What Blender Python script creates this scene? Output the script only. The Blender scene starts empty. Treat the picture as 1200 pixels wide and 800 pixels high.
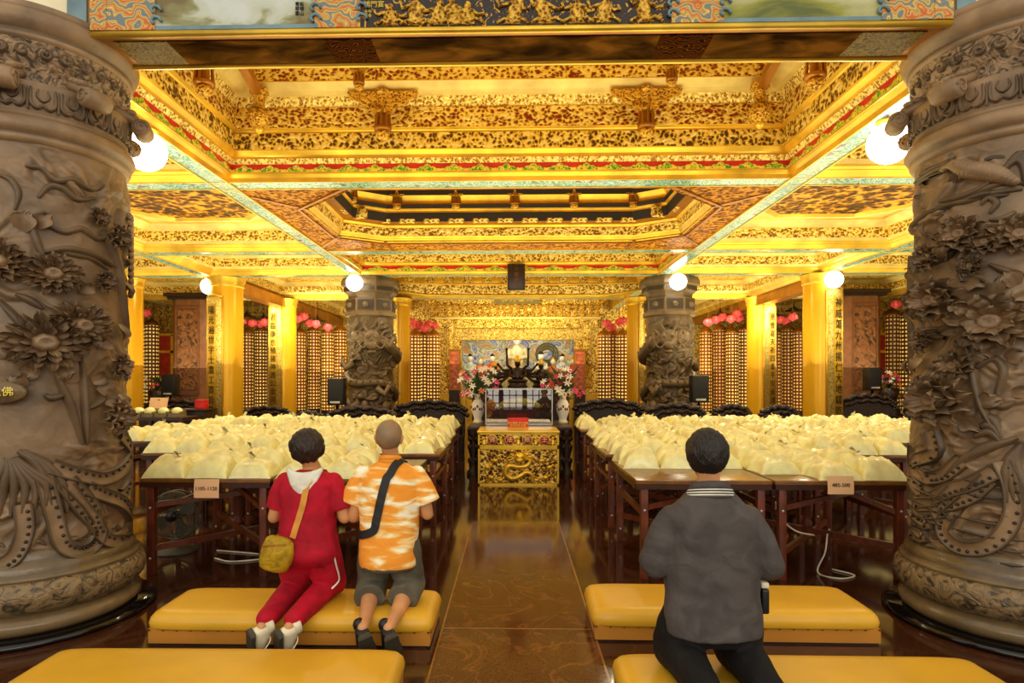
import bpy, bmesh, math, random
import numpy as np
from mathutils import Vector, Matrix, noise as mnoise
from mathutils.bvhtree import BVHTree

random.seed(7)
rng = np.random.default_rng(7)
SC = bpy.context.scene
COL = SC.collection
PI = math.pi

# ------------------------------------------------------------------ camera
H = 1.62
YAW = math.radians(1.34)
FPX = 720.0
cam_d = bpy.data.cameras.new('camera')
cam = bpy.data.objects.new('camera', cam_d)
COL.objects.link(cam)
cam_d.sensor_width = 36.0
cam_d.lens = FPX / 1200 * 36.0
cam_d.shift_x = 15.8 / 1200
cam_d.shift_y = 45.0 / 1200
cam_d.clip_start = 0.05
cam_d.clip_end = 200
cam.location = (0, 0, H)
cam.rotation_euler = (PI / 2, 0, YAW)
SC.camera = cam

def ray(x, y):
    u = (x - 584.2) / FPX
    v = (445.0 - y) / FPX
    return Vector((math.cos(YAW) * u - math.sin(YAW), math.sin(YAW) * u + math.cos(YAW), v))

def atY(x, y, Y):
    d = ray(x, y)
    return Vector((0, 0, H)) + d * (Y / d.y)

def atZ(x, y, z):
    d = ray(x, y)
    return Vector((0, 0, H)) + d * ((z - H) / d.z)

# ------------------------------------------------------------------ mesh builder
class MB:
    def __init__(s):
        s.v = []; s.f = []; s.m = []; s.s = []

    def add(s, vs, fs, mat=0, smooth=True):
        o = len(s.v)
        s.v.extend([tuple(p) for p in vs])
        for f in fs:
            s.f.append(tuple(i + o for i in f)); s.m.append(mat); s.s.append(smooth)
        return s

    def box(s, x0, x1, y0, y1, z0, z1, mat=0, bev=0.0):
        if x0 > x1: x0, x1 = x1, x0
        if y0 > y1: y0, y1 = y1, y0
        if z0 > z1: z0, z1 = z1, z0
        if bev <= 0:
            vs = [(x0,y0,z0),(x1,y0,z0),(x1,y1,z0),(x0,y1,z0),(x0,y0,z1),(x1,y0,z1),(x1,y1,z1),(x0,y1,z1)]
            fs = [(0,3,2,1),(4,5,6,7),(0,1,5,4),(1,2,6,5),(2,3,7,6),(3,0,4,7)]
            return s.add(vs, fs, mat, False)
        bm = bmesh.new()
        bmesh.ops.create_cube(bm, size=1.0)
        for v in bm.verts:
            v.co = Vector(((x0+x1)/2 + v.co.x*(x1-x0), (y0+y1)/2 + v.co.y*(y1-y0), (z0+z1)/2 + v.co.z*(z1-z0)))
        bmesh.ops.bevel(bm, geom=list(bm.edges), offset=bev, segments=3, profile=0.5, affect='EDGES')
        bm.verts.index_update()
        s.add([v.co[:] for v in bm.verts], [[v.index for v in f.verts] for f in bm.faces], mat, True)
        bm.free()
        return s

    def obox(s, c, ax, ay, az, mat=0):
        """oriented box: centre and three half-axis vectors"""
        c, ax, ay, az = map(Vector, (c, ax, ay, az))
        vs = [c-ax-ay-az, c+ax-ay-az, c+ax+ay-az, c-ax+ay-az, c-ax-ay+az, c+ax-ay+az, c+ax+ay+az, c-ax+ay+az]
        fs = [(0,3,2,1),(4,5,6,7),(0,1,5,4),(1,2,6,5),(2,3,7,6),(3,0,4,7)]
        return s.add(vs, fs, mat, False)

    def bar(s, a, b, w, d, mat=0):
        a, b = Vector(a), Vector(b)
        t = (b - a).normalized()
        up = Vector((0, 0, 1)) if abs(t.z) < 0.95 else Vector((0, 1, 0))
        u = t.cross(up).normalized(); v = u.cross(t).normalized()
        return s.obox((a+b)/2, (b-a)/2, u*w/2, v*d/2, mat)

    def lathe(s, prof, c=(0,0,0), n=32, mat=0, smooth=True, a0=0.0, a1=2*PI, mats=None):
        full = abs(a1 - a0 - 2*PI) < 1e-6
        na = n if full else n + 1
        vs = []
        for r, z in prof:
            for i in range(na):
                a = a0 + (a1-a0)*i/n
                vs.append((c[0]+r*math.cos(a), c[1]+r*math.sin(a), c[2]+z))
        for k in range(len(prof)-1):
            fs = []
            for i in range(n):
                j = (i+1) % na
                fs.append((k*na+i, k*na+j, (k+1)*na+j, (k+1)*na+i))
            if k == 0:
                o = len(s.v); s.v.extend(vs)
            for f in fs:
                s.f.append(tuple(q+o for q in f)); s.m.append(mats[k] if mats else mat); s.s.append(smooth)
        return s

    def rings(s, R, mat=0, cap=True, smooth=True, closed=True):
        """R: list of lists of points, same count"""
        n = len(R[0]); vs = [p for r in R for p in r]
        fs = []
        for k in range(len(R)-1):
            for i in range(n if closed else n-1):
                j = (i+1) % n
                fs.append((k*n+i, k*n+j, (k+1)*n+j, (k+1)*n+i))
        if cap and closed:
            fs.append(tuple(range(n-1, -1, -1)))
            fs.append(tuple((len(R)-1)*n+i for i in range(n)))
        return s.add(vs, fs, mat, smooth)

    def tube(s, pts, rad, n=10, mat=0, cap=True, smooth=True, flat=1.0):
        pts = [Vector(p) for p in pts]
        if not hasattr(rad, '__len__'): rad = [rad]*len(pts)
        R = []; u = None
        for i, p in enumerate(pts):
            t = (pts[min(i+1, len(pts)-1)] - pts[max(i-1, 0)]).normalized()
            if u is None:
                up = Vector((0,0,1)) if abs(t.z) < 0.9 else Vector((0,1,0))
                u = t.cross(up).normalized()
            else:
                u = (u - t*u.dot(t)).normalized()
            v = t.cross(u)
            R.append([p + u*rad[i]*math.cos(2*PI*k/n) + v*rad[i]*flat*math.sin(2*PI*k/n) for k in range(n)])
        return s.rings(R, mat, cap, smooth)

    def ball(s, c, rx, ry=None, rz=None, n=14, m=10, mat=0, rot=None):
        ry = ry or rx; rz = rz or rx
        vs = []; fs = []
        c = Vector(c)
        for j in range(m+1):
            ph = -PI/2 + PI*j/m
            for i in range(n):
                a = 2*PI*i/n
                p = Vector((rx*math.cos(ph)*math.cos(a), ry*math.cos(ph)*math.sin(a), rz*math.sin(ph)))
                if rot: p = rot @ p
                vs.append(c+p)
        for j in range(m):
            for i in range(n):
                k = (i+1) % n
                fs.append((j*n+i, j*n+k, (j+1)*n+k, (j+1)*n+i))
        return s.add(vs, fs, mat)

    def prism(s, poly, axis, a, b, mat=0, smooth=False):
        """poly: 2D points; axis 'x','y','z' extruded from a to b"""
        def P(p, t):
            if axis == 'y': return (p[0], t, p[1])
            if axis == 'x': return (t, p[0], p[1])
            return (p[0], p[1], t)
        n = len(poly)
        vs = [P(p, a) for p in poly] + [P(p, b) for p in poly]
        fs = [tuple(range(n)), tuple(range(2*n-1, n-1, -1))]
        for i in range(n):
            j = (i+1) % n
            fs.append((i, i+n, j+n, j))
        return s.add(vs, fs, mat, smooth)

    def mesh(s, name, mats, off=(0,0,0)):
        me = bpy.data.meshes.new(name)
        v = np.array(s.v, dtype=float).reshape(-1, 3) - np.array(off)
        me.from_pydata(v.tolist(), [], s.f)
        if not isinstance(mats, (list, tuple)): mats = [mats]
        for m in mats: me.materials.append(m)
        if len(s.f):
            me.polygons.foreach_set('material_index', s.m)
            me.polygons.foreach_set('use_smooth', s.s)
        me.update()
        return me

    def build(s, name, mats, parent=None, label=None):
        off = wloc(parent) if parent else (0, 0, 0)
        o = bpy.data.objects.new(name, s.mesh(name, mats, off))
        COL.objects.link(o)
        if parent: o.parent = parent
        if label: o['label'] = label
        return o

def wloc(o):
    p = Vector((0, 0, 0))
    while o:
        p += o.location; o = o.parent
    return p

def thing(name, label, cat, loc=(0, 0, 0), group=None):
    o = bpy.data.objects.new(name, None)
    o.empty_display_size = 0.1
    COL.objects.link(o); o.location = loc
    return tag(o, label, cat, group)

def tag(o, label, cat, group=None, kind=None):
    o['label'] = label; o['category'] = cat
    if group: o['group'] = group
    if kind: o['kind'] = kind
    return o

def struct(o):
    o['kind'] = 'structure'
    return o

def dup(root, loc, rotz=0.0, label=None, parent=None, scale=None):
    r = root.copy(); COL.objects.link(r)
    r.parent = parent
    if parent is None:
        r.location = loc; r.rotation_euler = (0, 0, rotz)
        if scale: r.scale = (scale,)*3 if not hasattr(scale, '__len__') else scale
        if label: r['label'] = label
    for ch in list(root.children):
        dup(ch, None, 0, None, r)
    return r

def mesh_obj(name, me, parent=None, label=None, world=True):
    if parent and world:
        off = wloc(parent)
        me.transform(Matrix.Translation(-off))
    o = bpy.data.objects.new(name, me); COL.objects.link(o)
    if parent: o.parent = parent
    if label: o['label'] = label
    return o

def remesh(mb, voxel, mats, name='m', smooth=4, disp=None):
    """one continuous skin out of overlapping closed lofts"""
    me = mb.mesh('tmp', [])
    o = bpy.data.objects.new('tmp', me); COL.objects.link(o)
    r = o.modifiers.new('r', 'REMESH'); r.mode = 'VOXEL'; r.voxel_size = voxel
    s = o.modifiers.new('s', 'SMOOTH'); s.factor = 0.5; s.iterations = smooth
    dg = bpy.context.evaluated_depsgraph_get()
    out = bpy.data.meshes.new_from_object(o.evaluated_get(dg))
    out.name = name
    bpy.data.objects.remove(o); bpy.data.meshes.remove(me)
    if disp:
        n = len(out.vertices)
        co = np.empty(n*3); out.vertices.foreach_get('co', co); co = co.reshape(-1, 3)
        no = np.empty(n*3); out.vertices.foreach_get('normal', no); no = no.reshape(-1, 3)
        co = disp(co, no)
        out.vertices.foreach_set('co', co.reshape(-1)); out.update()
    out.materials.clear()
    for m in (mats if isinstance(mats, (list, tuple)) else [mats]): out.materials.append(m)
    out.polygons.foreach_set('use_smooth', [True]*len(out.polygons))
    return out

def crom(pts, sub=6):
    pts = [np.array(p, dtype=float) for p in pts]
    P = [2*pts[0]-pts[1]] + pts + [2*pts[-1]-pts[-2]]
    out = []
    for i in range(1, len(P)-2):
        for k in range(sub):
            t = k/sub
            out.append(0.5*((2*P[i]) + (-P[i-1]+P[i+1])*t + (2*P[i-1]-5*P[i]+4*P[i+1]-P[i+2])*t*t + (-P[i-1]+3*P[i]-3*P[i+1]+P[i+2])*t**3))
    out.append(pts[-1])
    return out

# vectorised gradient noise
_perm = rng.permutation(256); _perm = np.concatenate([_perm, _perm, _perm])
_grad = rng.normal(size=(256, 3)); _grad /= np.linalg.norm(_grad, axis=1)[:, None]
def pnoise(x, y, z):
    xi = np.floor(x).astype(int); yi = np.floor(y).astype(int); zi = np.floor(z).astype(int)
    xf, yf, zf = x-xi, y-yi, z-zi
    f = lambda t: t*t*t*(t*(t*6-15)+10)
    u, v, w = f(xf), f(yf), f(zf)
    def g(a, b, c):
        h = _perm[_perm[_perm[(xi+a) & 255] + ((yi+b) & 255)] + ((zi+c) & 255)]
        G = _grad[h & 255]
        return G[..., 0]*(xf-a) + G[..., 1]*(yf-b) + G[..., 2]*(zf-c)
    L = lambda a, b, t: a + (b-a)*t
    return L(L(L(g(0,0,0), g(1,0,0), u), L(g(0,1,0), g(1,1,0), u), v), L(L(g(0,0,1), g(1,0,1), u), L(g(0,1,1), g(1,1,1), u), v), w)

# ------------------------------------------------------------------ materials
def lin(c):
    return tuple(((x/255)/12.92 if x/255 <= 0.04045 else ((x/255+0.055)/1.055)**2.4) for x in c) + (1.0,)

class NT:
    def __init__(s, name):
        s.mat = bpy.data.materials.new(name); s.mat.use_nodes = True
        s.t = s.mat.node_tree; s.N = s.t.nodes
        s.b = s.N['Principled BSDF']
    def n(s, typ, **kw):
        x = s.N.new(typ)
        for k, v in kw.items(): setattr(x, k, v)
        return x
    def l(s, a, b): s.t.links.new(a, b)
    def coord(s, scale=(1,1,1), kind='Object'):
        tc = s.n('ShaderNodeTexCoord'); mp = s.n('ShaderNodeMapping')
        mp.inputs['Scale'].default_value = scale
        s.l(tc.outputs[kind], mp.inputs['Vector'])
        return mp.outputs['Vector']
    def noise(s, vec, scale, detail=3, dist=0.0, rough=0.5):
        x = s.n('ShaderNodeTexNoise')
        x.inputs['Scale'].default_value = scale; x.inputs['Detail'].default_value = detail
        x.inputs['Distortion'].default_value = dist; x.inputs['Roughness'].default_value = rough
        s.l(vec, x.inputs['Vector'])
        return x.outputs['Fac']
    def vor(s, vec, scale, feature='F1', out='Distance'):
        x = s.n('ShaderNodeTexVoronoi', feature=feature)
        x.inputs['Scale'].default_value = scale
        s.l(vec, x.inputs['Vector'])
        return x.outputs[out]
    def wave(s, vec, scale, dist=0, detail=2, typ='BANDS', dire='X', dscale=1.0):
        x = s.n('ShaderNodeTexWave', wave_type=typ)
        if typ == 'BANDS': x.bands_direction = dire
        x.inputs['Scale'].default_value = scale; x.inputs['Distortion'].default_value = dist
        x.inputs['Detail'].default_value = detail; x.inputs['Detail Scale'].default_value = dscale
        s.l(vec, x.inputs['Vector'])
        return x.outputs['Fac']
    def ramp(s, fac, stops, interp='LINEAR'):
        x = s.n('ShaderNodeValToRGB'); cr = x.color_ramp; cr.interpolation = interp
        while len(cr.elements) < len(stops): cr.elements.new(0.5)
        for e, (p, c) in zip(cr.elements, stops):
            e.position = p; e.color = c if len(c) == 4 else lin(c)
        s.l(fac, x.inputs['Fac'])
        return x.outputs['Color']
    def math(s, op, a, b=None, c=None):
        x = s.n('ShaderNodeMath', operation=op)
        for i, v in enumerate((a, b, c)):
            if v is None: continue
            if isinstance(v, (int, float)): x.inputs[i].default_value = v
            else: s.l(v, x.inputs[i])
        return x.outputs[0]
    def mix(s, fac, a, b):
        x = s.n('ShaderNodeMix', data_type='RGBA')
        if isinstance(fac, (int, float)): x.inputs[0].default_value = fac
        else: s.l(fac, x.inputs[0])
        for i, v in ((6, a), (7, b)):
            if isinstance(v, tuple): x.inputs[i].default_value = v if len(v) == 4 else lin(v)
            else: s.l(v, x.inputs[i])
        return x.outputs[2]
    def bump(s, h, strength=0.5, dist=0.01):
        x = s.n('ShaderNodeBump')
        x.inputs['Strength'].default_value = strength; x.inputs['Distance'].default_value = dist
        s.l(h, x.inputs['Height']); s.l(x.outputs['Normal'], s.b.inputs['Normal'])
    def set(s, color=None, rough=None, metal=None, spec=None, emit=None, estr=None, alpha=None):
        for key, v in (('Base Color', color), ('Roughness', rough), ('Metallic', metal), ('Specular IOR Level', spec), ('Emission Color', emit), ('Emission Strength', estr), ('Alpha', alpha)):
            if v is None: continue
            if isinstance(v, tuple): s.b.inputs[key].default_value = v if len(v) == 4 else lin(v)
            elif isinstance(v, (int, float)): s.b.inputs[key].default_value = v
            else: s.l(v, s.b.inputs[key])
        return s.mat

def simple(name, rgb, rough=0.5, metal=0.0, spec=0.5, nscale=6.0, var=0.12, bscale=None, bstr=0.2, bdist=0.005):
    t = NT(name); v = t.coord()
    f = t.noise(v, nscale, 4)
    a = tuple(max(0, c*(1-var)) for c in rgb); b = tuple(min(255, c*(1+var)) for c in rgb)
    c = t.ramp(f, [(0.3, a), (0.7, b)])
    if bscale: t.bump(t.noise(v, bscale, 4), bstr, bdist)
    return t.set(color=c, rough=rough, metal=metal, spec=spec)

def gold_plain(name='gold_leaf', rgb=(242, 194, 62), rough=0.32, metal=0.55):
    t = NT(name); v = t.coord()
    f = t.noise(v, 3.0, 5)
    c = t.ramp(f, [(0.3, tuple(x*0.86 for x in rgb)), (0.7, tuple(min(255, x*1.08) for x in rgb))])
    t.bump(t.noise(v, 22, 3), 0.12, 0.01)
    return t.set(color=c, rough=rough, metal=metal)

def gold_frieze(name, scale=16.0, hole=(96, 22, 8), thr=0.42, rgb=(244, 200, 72), stretch=(1, 1, 1), metal=0.35, soft=0.05, light=(255, 232, 140), bdist=0.03, spec=0.4):
    """pierced gilt carving: gold tracery round small dark openings"""
    t = NT(name); v = t.coord(stretch)
    n0 = t.n('ShaderNodeTexNoise'); n0.inputs['Scale'].default_value = scale*.55; n0.inputs['Detail'].default_value = 2
    t.l(v, n0.inputs['Vector'])
    vm = t.n('ShaderNodeVectorMath', operation='MULTIPLY_ADD'); vm.inputs[1].default_value = (1.6/scale,)*3
    t.l(n0.outputs['Color'], vm.inputs[0]); t.l(v, vm.inputs[2])
    d = t.vor(vm.outputs[0], scale*1.25, 'F1')
    n1 = t.noise(v, scale*.45, 3, 0.6)
    h = t.math('ADD', t.math('MULTIPLY', d, 0.72), t.math('MULTIPLY', n1, 0.62))
    k = thr + 0.14
    c = t.ramp(h, [(k-soft, hole), (k+soft*.6, tuple(x*0.66 for x in rgb)), (k+0.13, rgb), (k+0.28, light)])
    t.bump(h, 0.9, bdist)
    m = t.ramp(h, [(k-soft, (0,0,0,1)), (k+soft, (metal,)*3+(1,))])
    return t.set(color=c, rough=0.36, metal=m, spec=spec)

MAT = {}
MAT['gold'] = gold_plain()
MAT['gold_pale'] = gold_plain('pale_gold', (252, 220, 136), 0.4, 0.2)
MAT['gold_brown'] = gold_plain('brown_gold', (168, 108, 24), 0.36, 0.5)
MAT['frieze_red'] = gold_frieze('carved_frieze_red', 22, (138, 24, 10), 0.43, stretch=(.8, .8, 1))
MAT['frieze_dark'] = gold_frieze('carved_frieze_dark', 22, (84, 48, 8), 0.44, stretch=(.85, .85, .8))
MAT['frieze_fine'] = gold_frieze('fine_carving', 26, (170, 112, 22), 0.38, (250, 214, 108))
MAT['frieze_side'] = gold_frieze('side_carving', 20, (130, 78, 10), 0.42, (248, 206, 84), stretch=(.85, .85, 1))
MAT['frieze_brown'] = gold_frieze('brown_carving', 15, (92, 46, 4), 0.40, (178, 106, 14), metal=.0, light=(216, 150, 36), spec=.05)
MAT['dragon_dark'] = gold_frieze('dark_gold_relief', 8, (52, 26, 4), 0.44, (140, 84, 12), metal=.0, light=(224, 164, 50), spec=.1)
MAT['gold_dull'] = gold_frieze('carved_gold_surface', 30, (120, 70, 8), 0.34, (206, 146, 30), light=(236, 188, 70))

def mosaic():
    t = NT('glass_mosaic'); v = t.coord((1, 1, 1))
    n = t.noise(v, 5.5, 3, 1.0, 0.6)
    c = t.ramp(n, [(0.26, (16, 40, 40)), (0.36, (70, 40, 130)), (0.40, (100, 160, 50)), (0.44, (190, 214, 206)), (0.48, (50, 140, 50)), (0.52, (70, 160, 190)), (0.56, (200, 220, 214)), (0.60, (50, 140, 60)), (0.66, (180, 206, 200)), (0.74, (30, 50, 120))])
    return t.set(color=c, rough=0.18, spec=0.6)
MAT['mosaic'] = mosaic()
MAT['red_band'] = simple('red_lacquer', (190, 36, 30), 0.35)
def scallop_mat():
    t = NT('green_gold_scallop'); v = t.coord()
    n = t.noise(v, 26, 2, 1.5)
    return t.set(color=t.ramp(n, [(0.38, (60, 130, 30)), (0.5, (150, 190, 40)), (0.56, (240, 200, 70))]), rough=0.4)
MAT['scallop'] = scallop_mat()
MAT['scallop_rim'] = gold_plain('scallop_rim', (250, 214, 90), 0.4, 0.2)

def stone(name, rgb, dark=0.45, rough=0.45, crev_shade=True):
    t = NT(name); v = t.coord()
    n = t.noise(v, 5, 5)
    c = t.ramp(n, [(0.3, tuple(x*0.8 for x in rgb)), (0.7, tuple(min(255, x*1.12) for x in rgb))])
    if crev_shade:
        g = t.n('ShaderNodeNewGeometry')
        p = t.ramp(g.outputs['Pointiness'], [(0.42, (dark, dark, dark, 1)), (0.495, (.82, .82, .82, 1)), (0.54, (1.15, 1.15, 1.15, 1))])  # shade painted into the colour: hollows darker, raised edges lighter
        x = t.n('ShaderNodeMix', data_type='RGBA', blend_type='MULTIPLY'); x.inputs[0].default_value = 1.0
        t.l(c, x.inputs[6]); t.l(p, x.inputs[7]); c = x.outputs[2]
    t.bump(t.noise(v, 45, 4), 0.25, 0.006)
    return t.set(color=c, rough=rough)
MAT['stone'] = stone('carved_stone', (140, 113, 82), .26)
MAT['stone_far'] = stone('dark_pillar_stone', (104, 84, 56), .3)
MAT['stone_dark'] = stone('dark_stone', (34, 28, 22), crev_shade=False, rough=0.3)
MAT['stone_base'] = stone('polished_stone', (112, 92, 62), rough=0.22)
def stone_relief(name, rgb, scale, dist=0.03, stretch=(1,1,1)):
    t = NT(name); v = t.coord(stretch)
    n = t.noise(v, scale, 3, 1.6)
    c = t.ramp(n, [(0.36, tuple(x*0.5 for x in rgb)), (0.5, rgb), (0.7, tuple(min(255, x*1.15) for x in rgb))])
    t.bump(n, 1.0, dist)
    return t.set(color=c, rough=0.42)
MAT['stone_relief'] = stone_relief('stone_scroll_relief', (150, 122, 90), 16)
MAT['stone_relief_low'] = stone_relief('stone_low_relief', (126, 104, 70), 14, 0.02)
MAT['pier'] = stone_relief('brown_pier_relief', (140, 92, 56), 5, 0.05)
MAT['pier_plain'] = simple('brown_pier_stone', (128, 82, 50), 0.4)
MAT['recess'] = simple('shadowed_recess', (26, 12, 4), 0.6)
MAT['black_gloss'] = simple('black_granite', (16, 13, 12), 0.08)

def floor_mat():
    t = NT('polished_brown_granite'); v = t.coord()
    n = t.noise(v, 60, 4); w = t.noise(v, 1.1, 3, 2.5)
    c1 = t.ramp(n, [(0.35, (42, 20, 10)), (0.65, (74, 38, 20))])
    sw = t.ramp(w, [(0.47, (0,0,0,1)), (0.5, (1,1,1,1)), (0.53, (0,0,0,1))])
    return t.set(color=t.mix(t.math('MULTIPLY', sw, 0.3), c1, (104, 62, 34)), rough=0.09, spec=0.42)
MAT['floor'] = floor_mat()
def aisle_mat():
    t = NT('polished_red_granite'); v = t.coord()
    n = t.noise(v, 70, 4)
    c1 = t.ramp(n, [(0.35, (68, 33, 16)), (0.65, (96, 50, 24))])
    w = t.noise(v, 1.7, 2, 2.5)
    sw = t.ramp(w, [(0.46, (0,0,0,1)), (0.5, (1,1,1,1)), (0.54, (0,0,0,1))])
    return t.set(color=t.mix(t.math('MULTIPLY', sw, 0.22), c1, (170, 112, 60)), rough=0.11, spec=0.32)
MAT['aisle'] = aisle_mat()
MAT['inlay'] = simple('dark_inlay', (78, 38, 18), 0.12)
MAT['inlay_light'] = simple('brass_inlay', (140, 92, 40), 0.2)

def leather(name, rgb):
    t = NT(name); v = t.coord()
    n = t.noise(v, 3, 4); m = t.noise(v, 160, 2)
    c = t.ramp(n, [(0.3, tuple(x*0.92 for x in rgb)), (0.7, rgb)])
    t.bump(m, 0.15, 0.002)
    return t.set(color=c, rough=0.36, spec=0.45)
MAT['leather'] = leather('mustard_vinyl', (226, 172, 44))
MAT['leather_skirt'] = leather('tan_vinyl', (196, 132, 48))
MAT['tack'] = simple('brass_tack', (90, 60, 24), 0.3, 0.8)

def wood(name, rgb, rough=0.3):
    t = NT(name); v = t.coord((1, 8, 1))
    n = t.noise(v, 6, 5, 0.6)
    c = t.ramp(n, [(0.3, tuple(x*0.72 for x in rgb)), (0.7, tuple(min(255, x*1.15) for x in rgb))])
    return t.set(color=c, rough=rough)
MAT['table_wood'] = wood('reddish_table_wood', (104, 46, 24))
MAT['table_top'] = wood('lacquered_table_top', (122, 80, 38), 0.2)
MAT['table_edge'] = wood('dark_table_edge', (58, 28, 16))
MAT['ebony'] = simple('dark_carved_wood', (38, 20, 14), 0.35, bscale=26, bstr=0.8, bdist=0.02)

def bag_mat(name, rgb):
    t = NT(name); v = t.coord()
    n = t.noise(v, 9, 4); m = t.noise(v, 26, 4, 0.8)
    c = t.ramp(n, [(0.3, tuple(x*0.9 for x in rgb)), (0.7, tuple(min(255, x*1.06) for x in rgb))])
    t.bump(m, 0.35, 0.012)
    t.b.inputs['Coat Weight'].default_value = 0.6
    t.b.inputs['Coat Roughness'].default_value = 0.12
    return t.set(color=c, rough=0.4)
MAT['bag'] = bag_mat('rice_in_clear_plastic', (254, 242, 172))
MAT['bag_tie'] = simple('gathered_plastic', (252, 238, 170), 0.45, var=.05)
MAT['paper'] = simple('tan_paper', (238, 190, 140), 0.7, var=0.04)
MAT['ink'] = simple('black_ink', (20, 14, 10), 0.6)
MAT['gold_ink'] = simple('gold_ink', (250, 210, 80), 0.4, 0.2)
MAT['white'] = simple('white_glaze', (240, 238, 230), 0.2, var=0.03)
MAT['black'] = simple('black_plastic', (16, 16, 18), 0.4)
MAT['grille'] = simple('speaker_grille', (26, 26, 28), 0.6, bscale=120, bstr=0.6)
MAT['silver'] = simple('silver_badge', (190, 190, 186), 0.3, 0.6)
MAT['red'] = simple('red_card', (205, 32, 20), 0.5)
MAT['green'] = simple('leaf_green', (44, 74, 30), 0.45, nscale=20, var=0.3)
MAT['petal_white'] = simple('lily_petal', (240, 226, 214), 0.5, nscale=20)
MAT['petal_pink'] = simple('pink_petal', (214, 60, 110), 0.5, nscale=20, var=0.25)
MAT['petal_red'] = simple('crimson_petal', (170, 24, 40), 0.5, nscale=20, var=0.25)
MAT['petal_orange'] = simple('orange_petal', (220, 110, 40), 0.5, nscale=20, var=0.25)
MAT['lotus'] = simple('pink_lotus_silk', (236, 84, 92), 0.5, nscale=14)
MAT['bronze'] = simple('dark_bronze', (46, 28, 16), 0.3, 0.5, bscale=40)
MAT['bluegrey'] = simple('blue_grey_paint', (110, 140, 150), 0.5)
MAT['cream'] = simple('cream_plaster', (236, 226, 190), 0.8, var=0.04)
MAT['plaque_grey'] = simple('grey_plaque', (122, 108, 66), 0.4)
MAT['plaque_dark'] = wood('dark_plaque_wood', (44, 24, 16))
MAT['cable'] = simple('white_cable', (225, 215, 190), 0.5)
MAT['fan_grey'] = simple('grey_fan_plastic', (88, 84, 68), 0.4)

def emit(name, rgb, s):
    t = NT(name)
    return t.set(color=rgb, emit=rgb, estr=s, rough=0.4)
MAT['globe'] = emit('lit_opal_globe', (255, 250, 232), 9.0)

def tower_mat(name, axis_cells=(9.5, 9.5), e=1.2):
    """grid of small lit niches round a cylinder"""
    t = NT(name); tc = t.n('ShaderNodeTexCoord'); sp = t.n('ShaderNodeSeparateXYZ')
    t.l(tc.outputs['Object'], sp.inputs[0])
    a = t.math('ARCTAN2', sp.outputs[1], sp.outputs[0])
    u = t.math('FRACT', t.math('MULTIPLY', a, 12/(2*PI)))
    w = t.math('FRACT', t.math('MULTIPLY', sp.outputs[2], 9.2))
    mu = t.math('LESS_THAN', t.math('ABSOLUTE', t.math('SUBTRACT', u, 0.5)), 0.25)
    mw = t.math('LESS_THAN', t.math('ABSOLUTE', t.math('SUBTRACT', w, 0.5)), 0.24)
    m = t.math('MULTIPLY', mu, mw)
    n = t.noise(tc.outputs['Object'], 5, 2)
    oi = t.n('ShaderNodeObjectInfo')
    es = t.math('MULTIPLY', t.math('MULTIPLY', m, e), t.math('MULTIPLY', t.math('ADD', 0.3, n), t.math('ADD', 0.25, oi.outputs['Random'])))
    return t.set(color=t.mix(m, (124, 58, 16), (240, 190, 90)), rough=0.4, emit=(255, 214, 110), estr=es)
MAT['tower'] = tower_mat('lit_niche_grid', e=1.0)

def glass_mat():
    t = NT('clear_glass')
    gl = t.n('ShaderNodeBsdfGlossy'); gl.inputs['Roughness'].default_value = 0.0
    tr = t.n('ShaderNodeBsdfTransparent'); mx = t.n('ShaderNodeMixShader')
    fr = t.n('ShaderNodeFresnel'); fr.inputs['IOR'].default_value = 1.5
    f = t.math('ADD', t.math('MULTIPLY', fr.outputs[0], 1.0), 0.22)
    t.l(f, mx.inputs[0]); t.l(tr.outputs[0], mx.inputs[1]); t.l(gl.outputs[0], mx.inputs[2])
    t.l(mx.outputs[0], t.N['Material Output'].inputs['Surface'])
    return t.mat
MAT['glass'] = glass_mat()
# ------------------------------------------------------------------ setting
mb = MB(); mb.box(-14, 14, -16, 23, -0.1, 0); struct(mb.build('floor', MAT['floor']))
mb = MB(); mb.box(-0.46, 0.52, 1.2, 7.0, 0.0, 0.002); struct(mb.build('trim_1', MAT['aisle']))
mb = MB()
for y in (2.4, 3.8, 5.2, 6.6):
    mb.box(-0.045+0.03, 0.075+0.03, y-0.06, y+0.06, 0.002, 0.003)
for y in (2.4, 3.8, 5.2):           # lozenge lines between the squares
    for s in (-1, 1):
        for (ya, yb, xa, xb) in ((y, y+0.7, 0.03, 0.03+s*0.42), (y+0.7, y+1.4, 0.03+s*0.42, 0.03)):
            a = Vector((xa, ya, 0.0025)); b = Vector((xb, yb, 0.0025)); d = (b-a).normalized()*0.5
            n = Vector((-d.y, d.x, 0))*0.012/0.5
            mb.add([a-n, b-n, b+n, a+n], [(0, 1, 2, 3)], 0, False)
struct(mb.build('trim_2', MAT['inlay']))
mb = MB()
for x in (-0.46, 0.52): mb.box(x-0.006, x+0.006, 1.2, 7.0, 0.0, 0.003)
for y in (4.0, 7.0): mb.box(-0.46, 0.52, y-0.006, y+0.006, 0.0, 0.003)
struct(mb.build('trim_3', MAT['inlay_light']))

ZC = 3.876
mb = MB(); mb.box(-14, 14, 3.9, 23, 5.6, 5.7); struct(mb.build('ceiling', MAT['gold_brown']))
mb = MB(); mb.box(-14, 14, 22.9, 23, 0, 5.6); struct(mb.build('wall_back', MAT['frieze_side']))
mb = MB(); mb.box(-14.1, -14, 3.9, 23, 0, 5.6); struct(mb.build('wall_left', MAT['gold']))
mb = MB(); mb.box(14, 14.1, 3.9, 23, 0, 5.6); struct(mb.build('wall_right', MAT['gold']))
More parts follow.
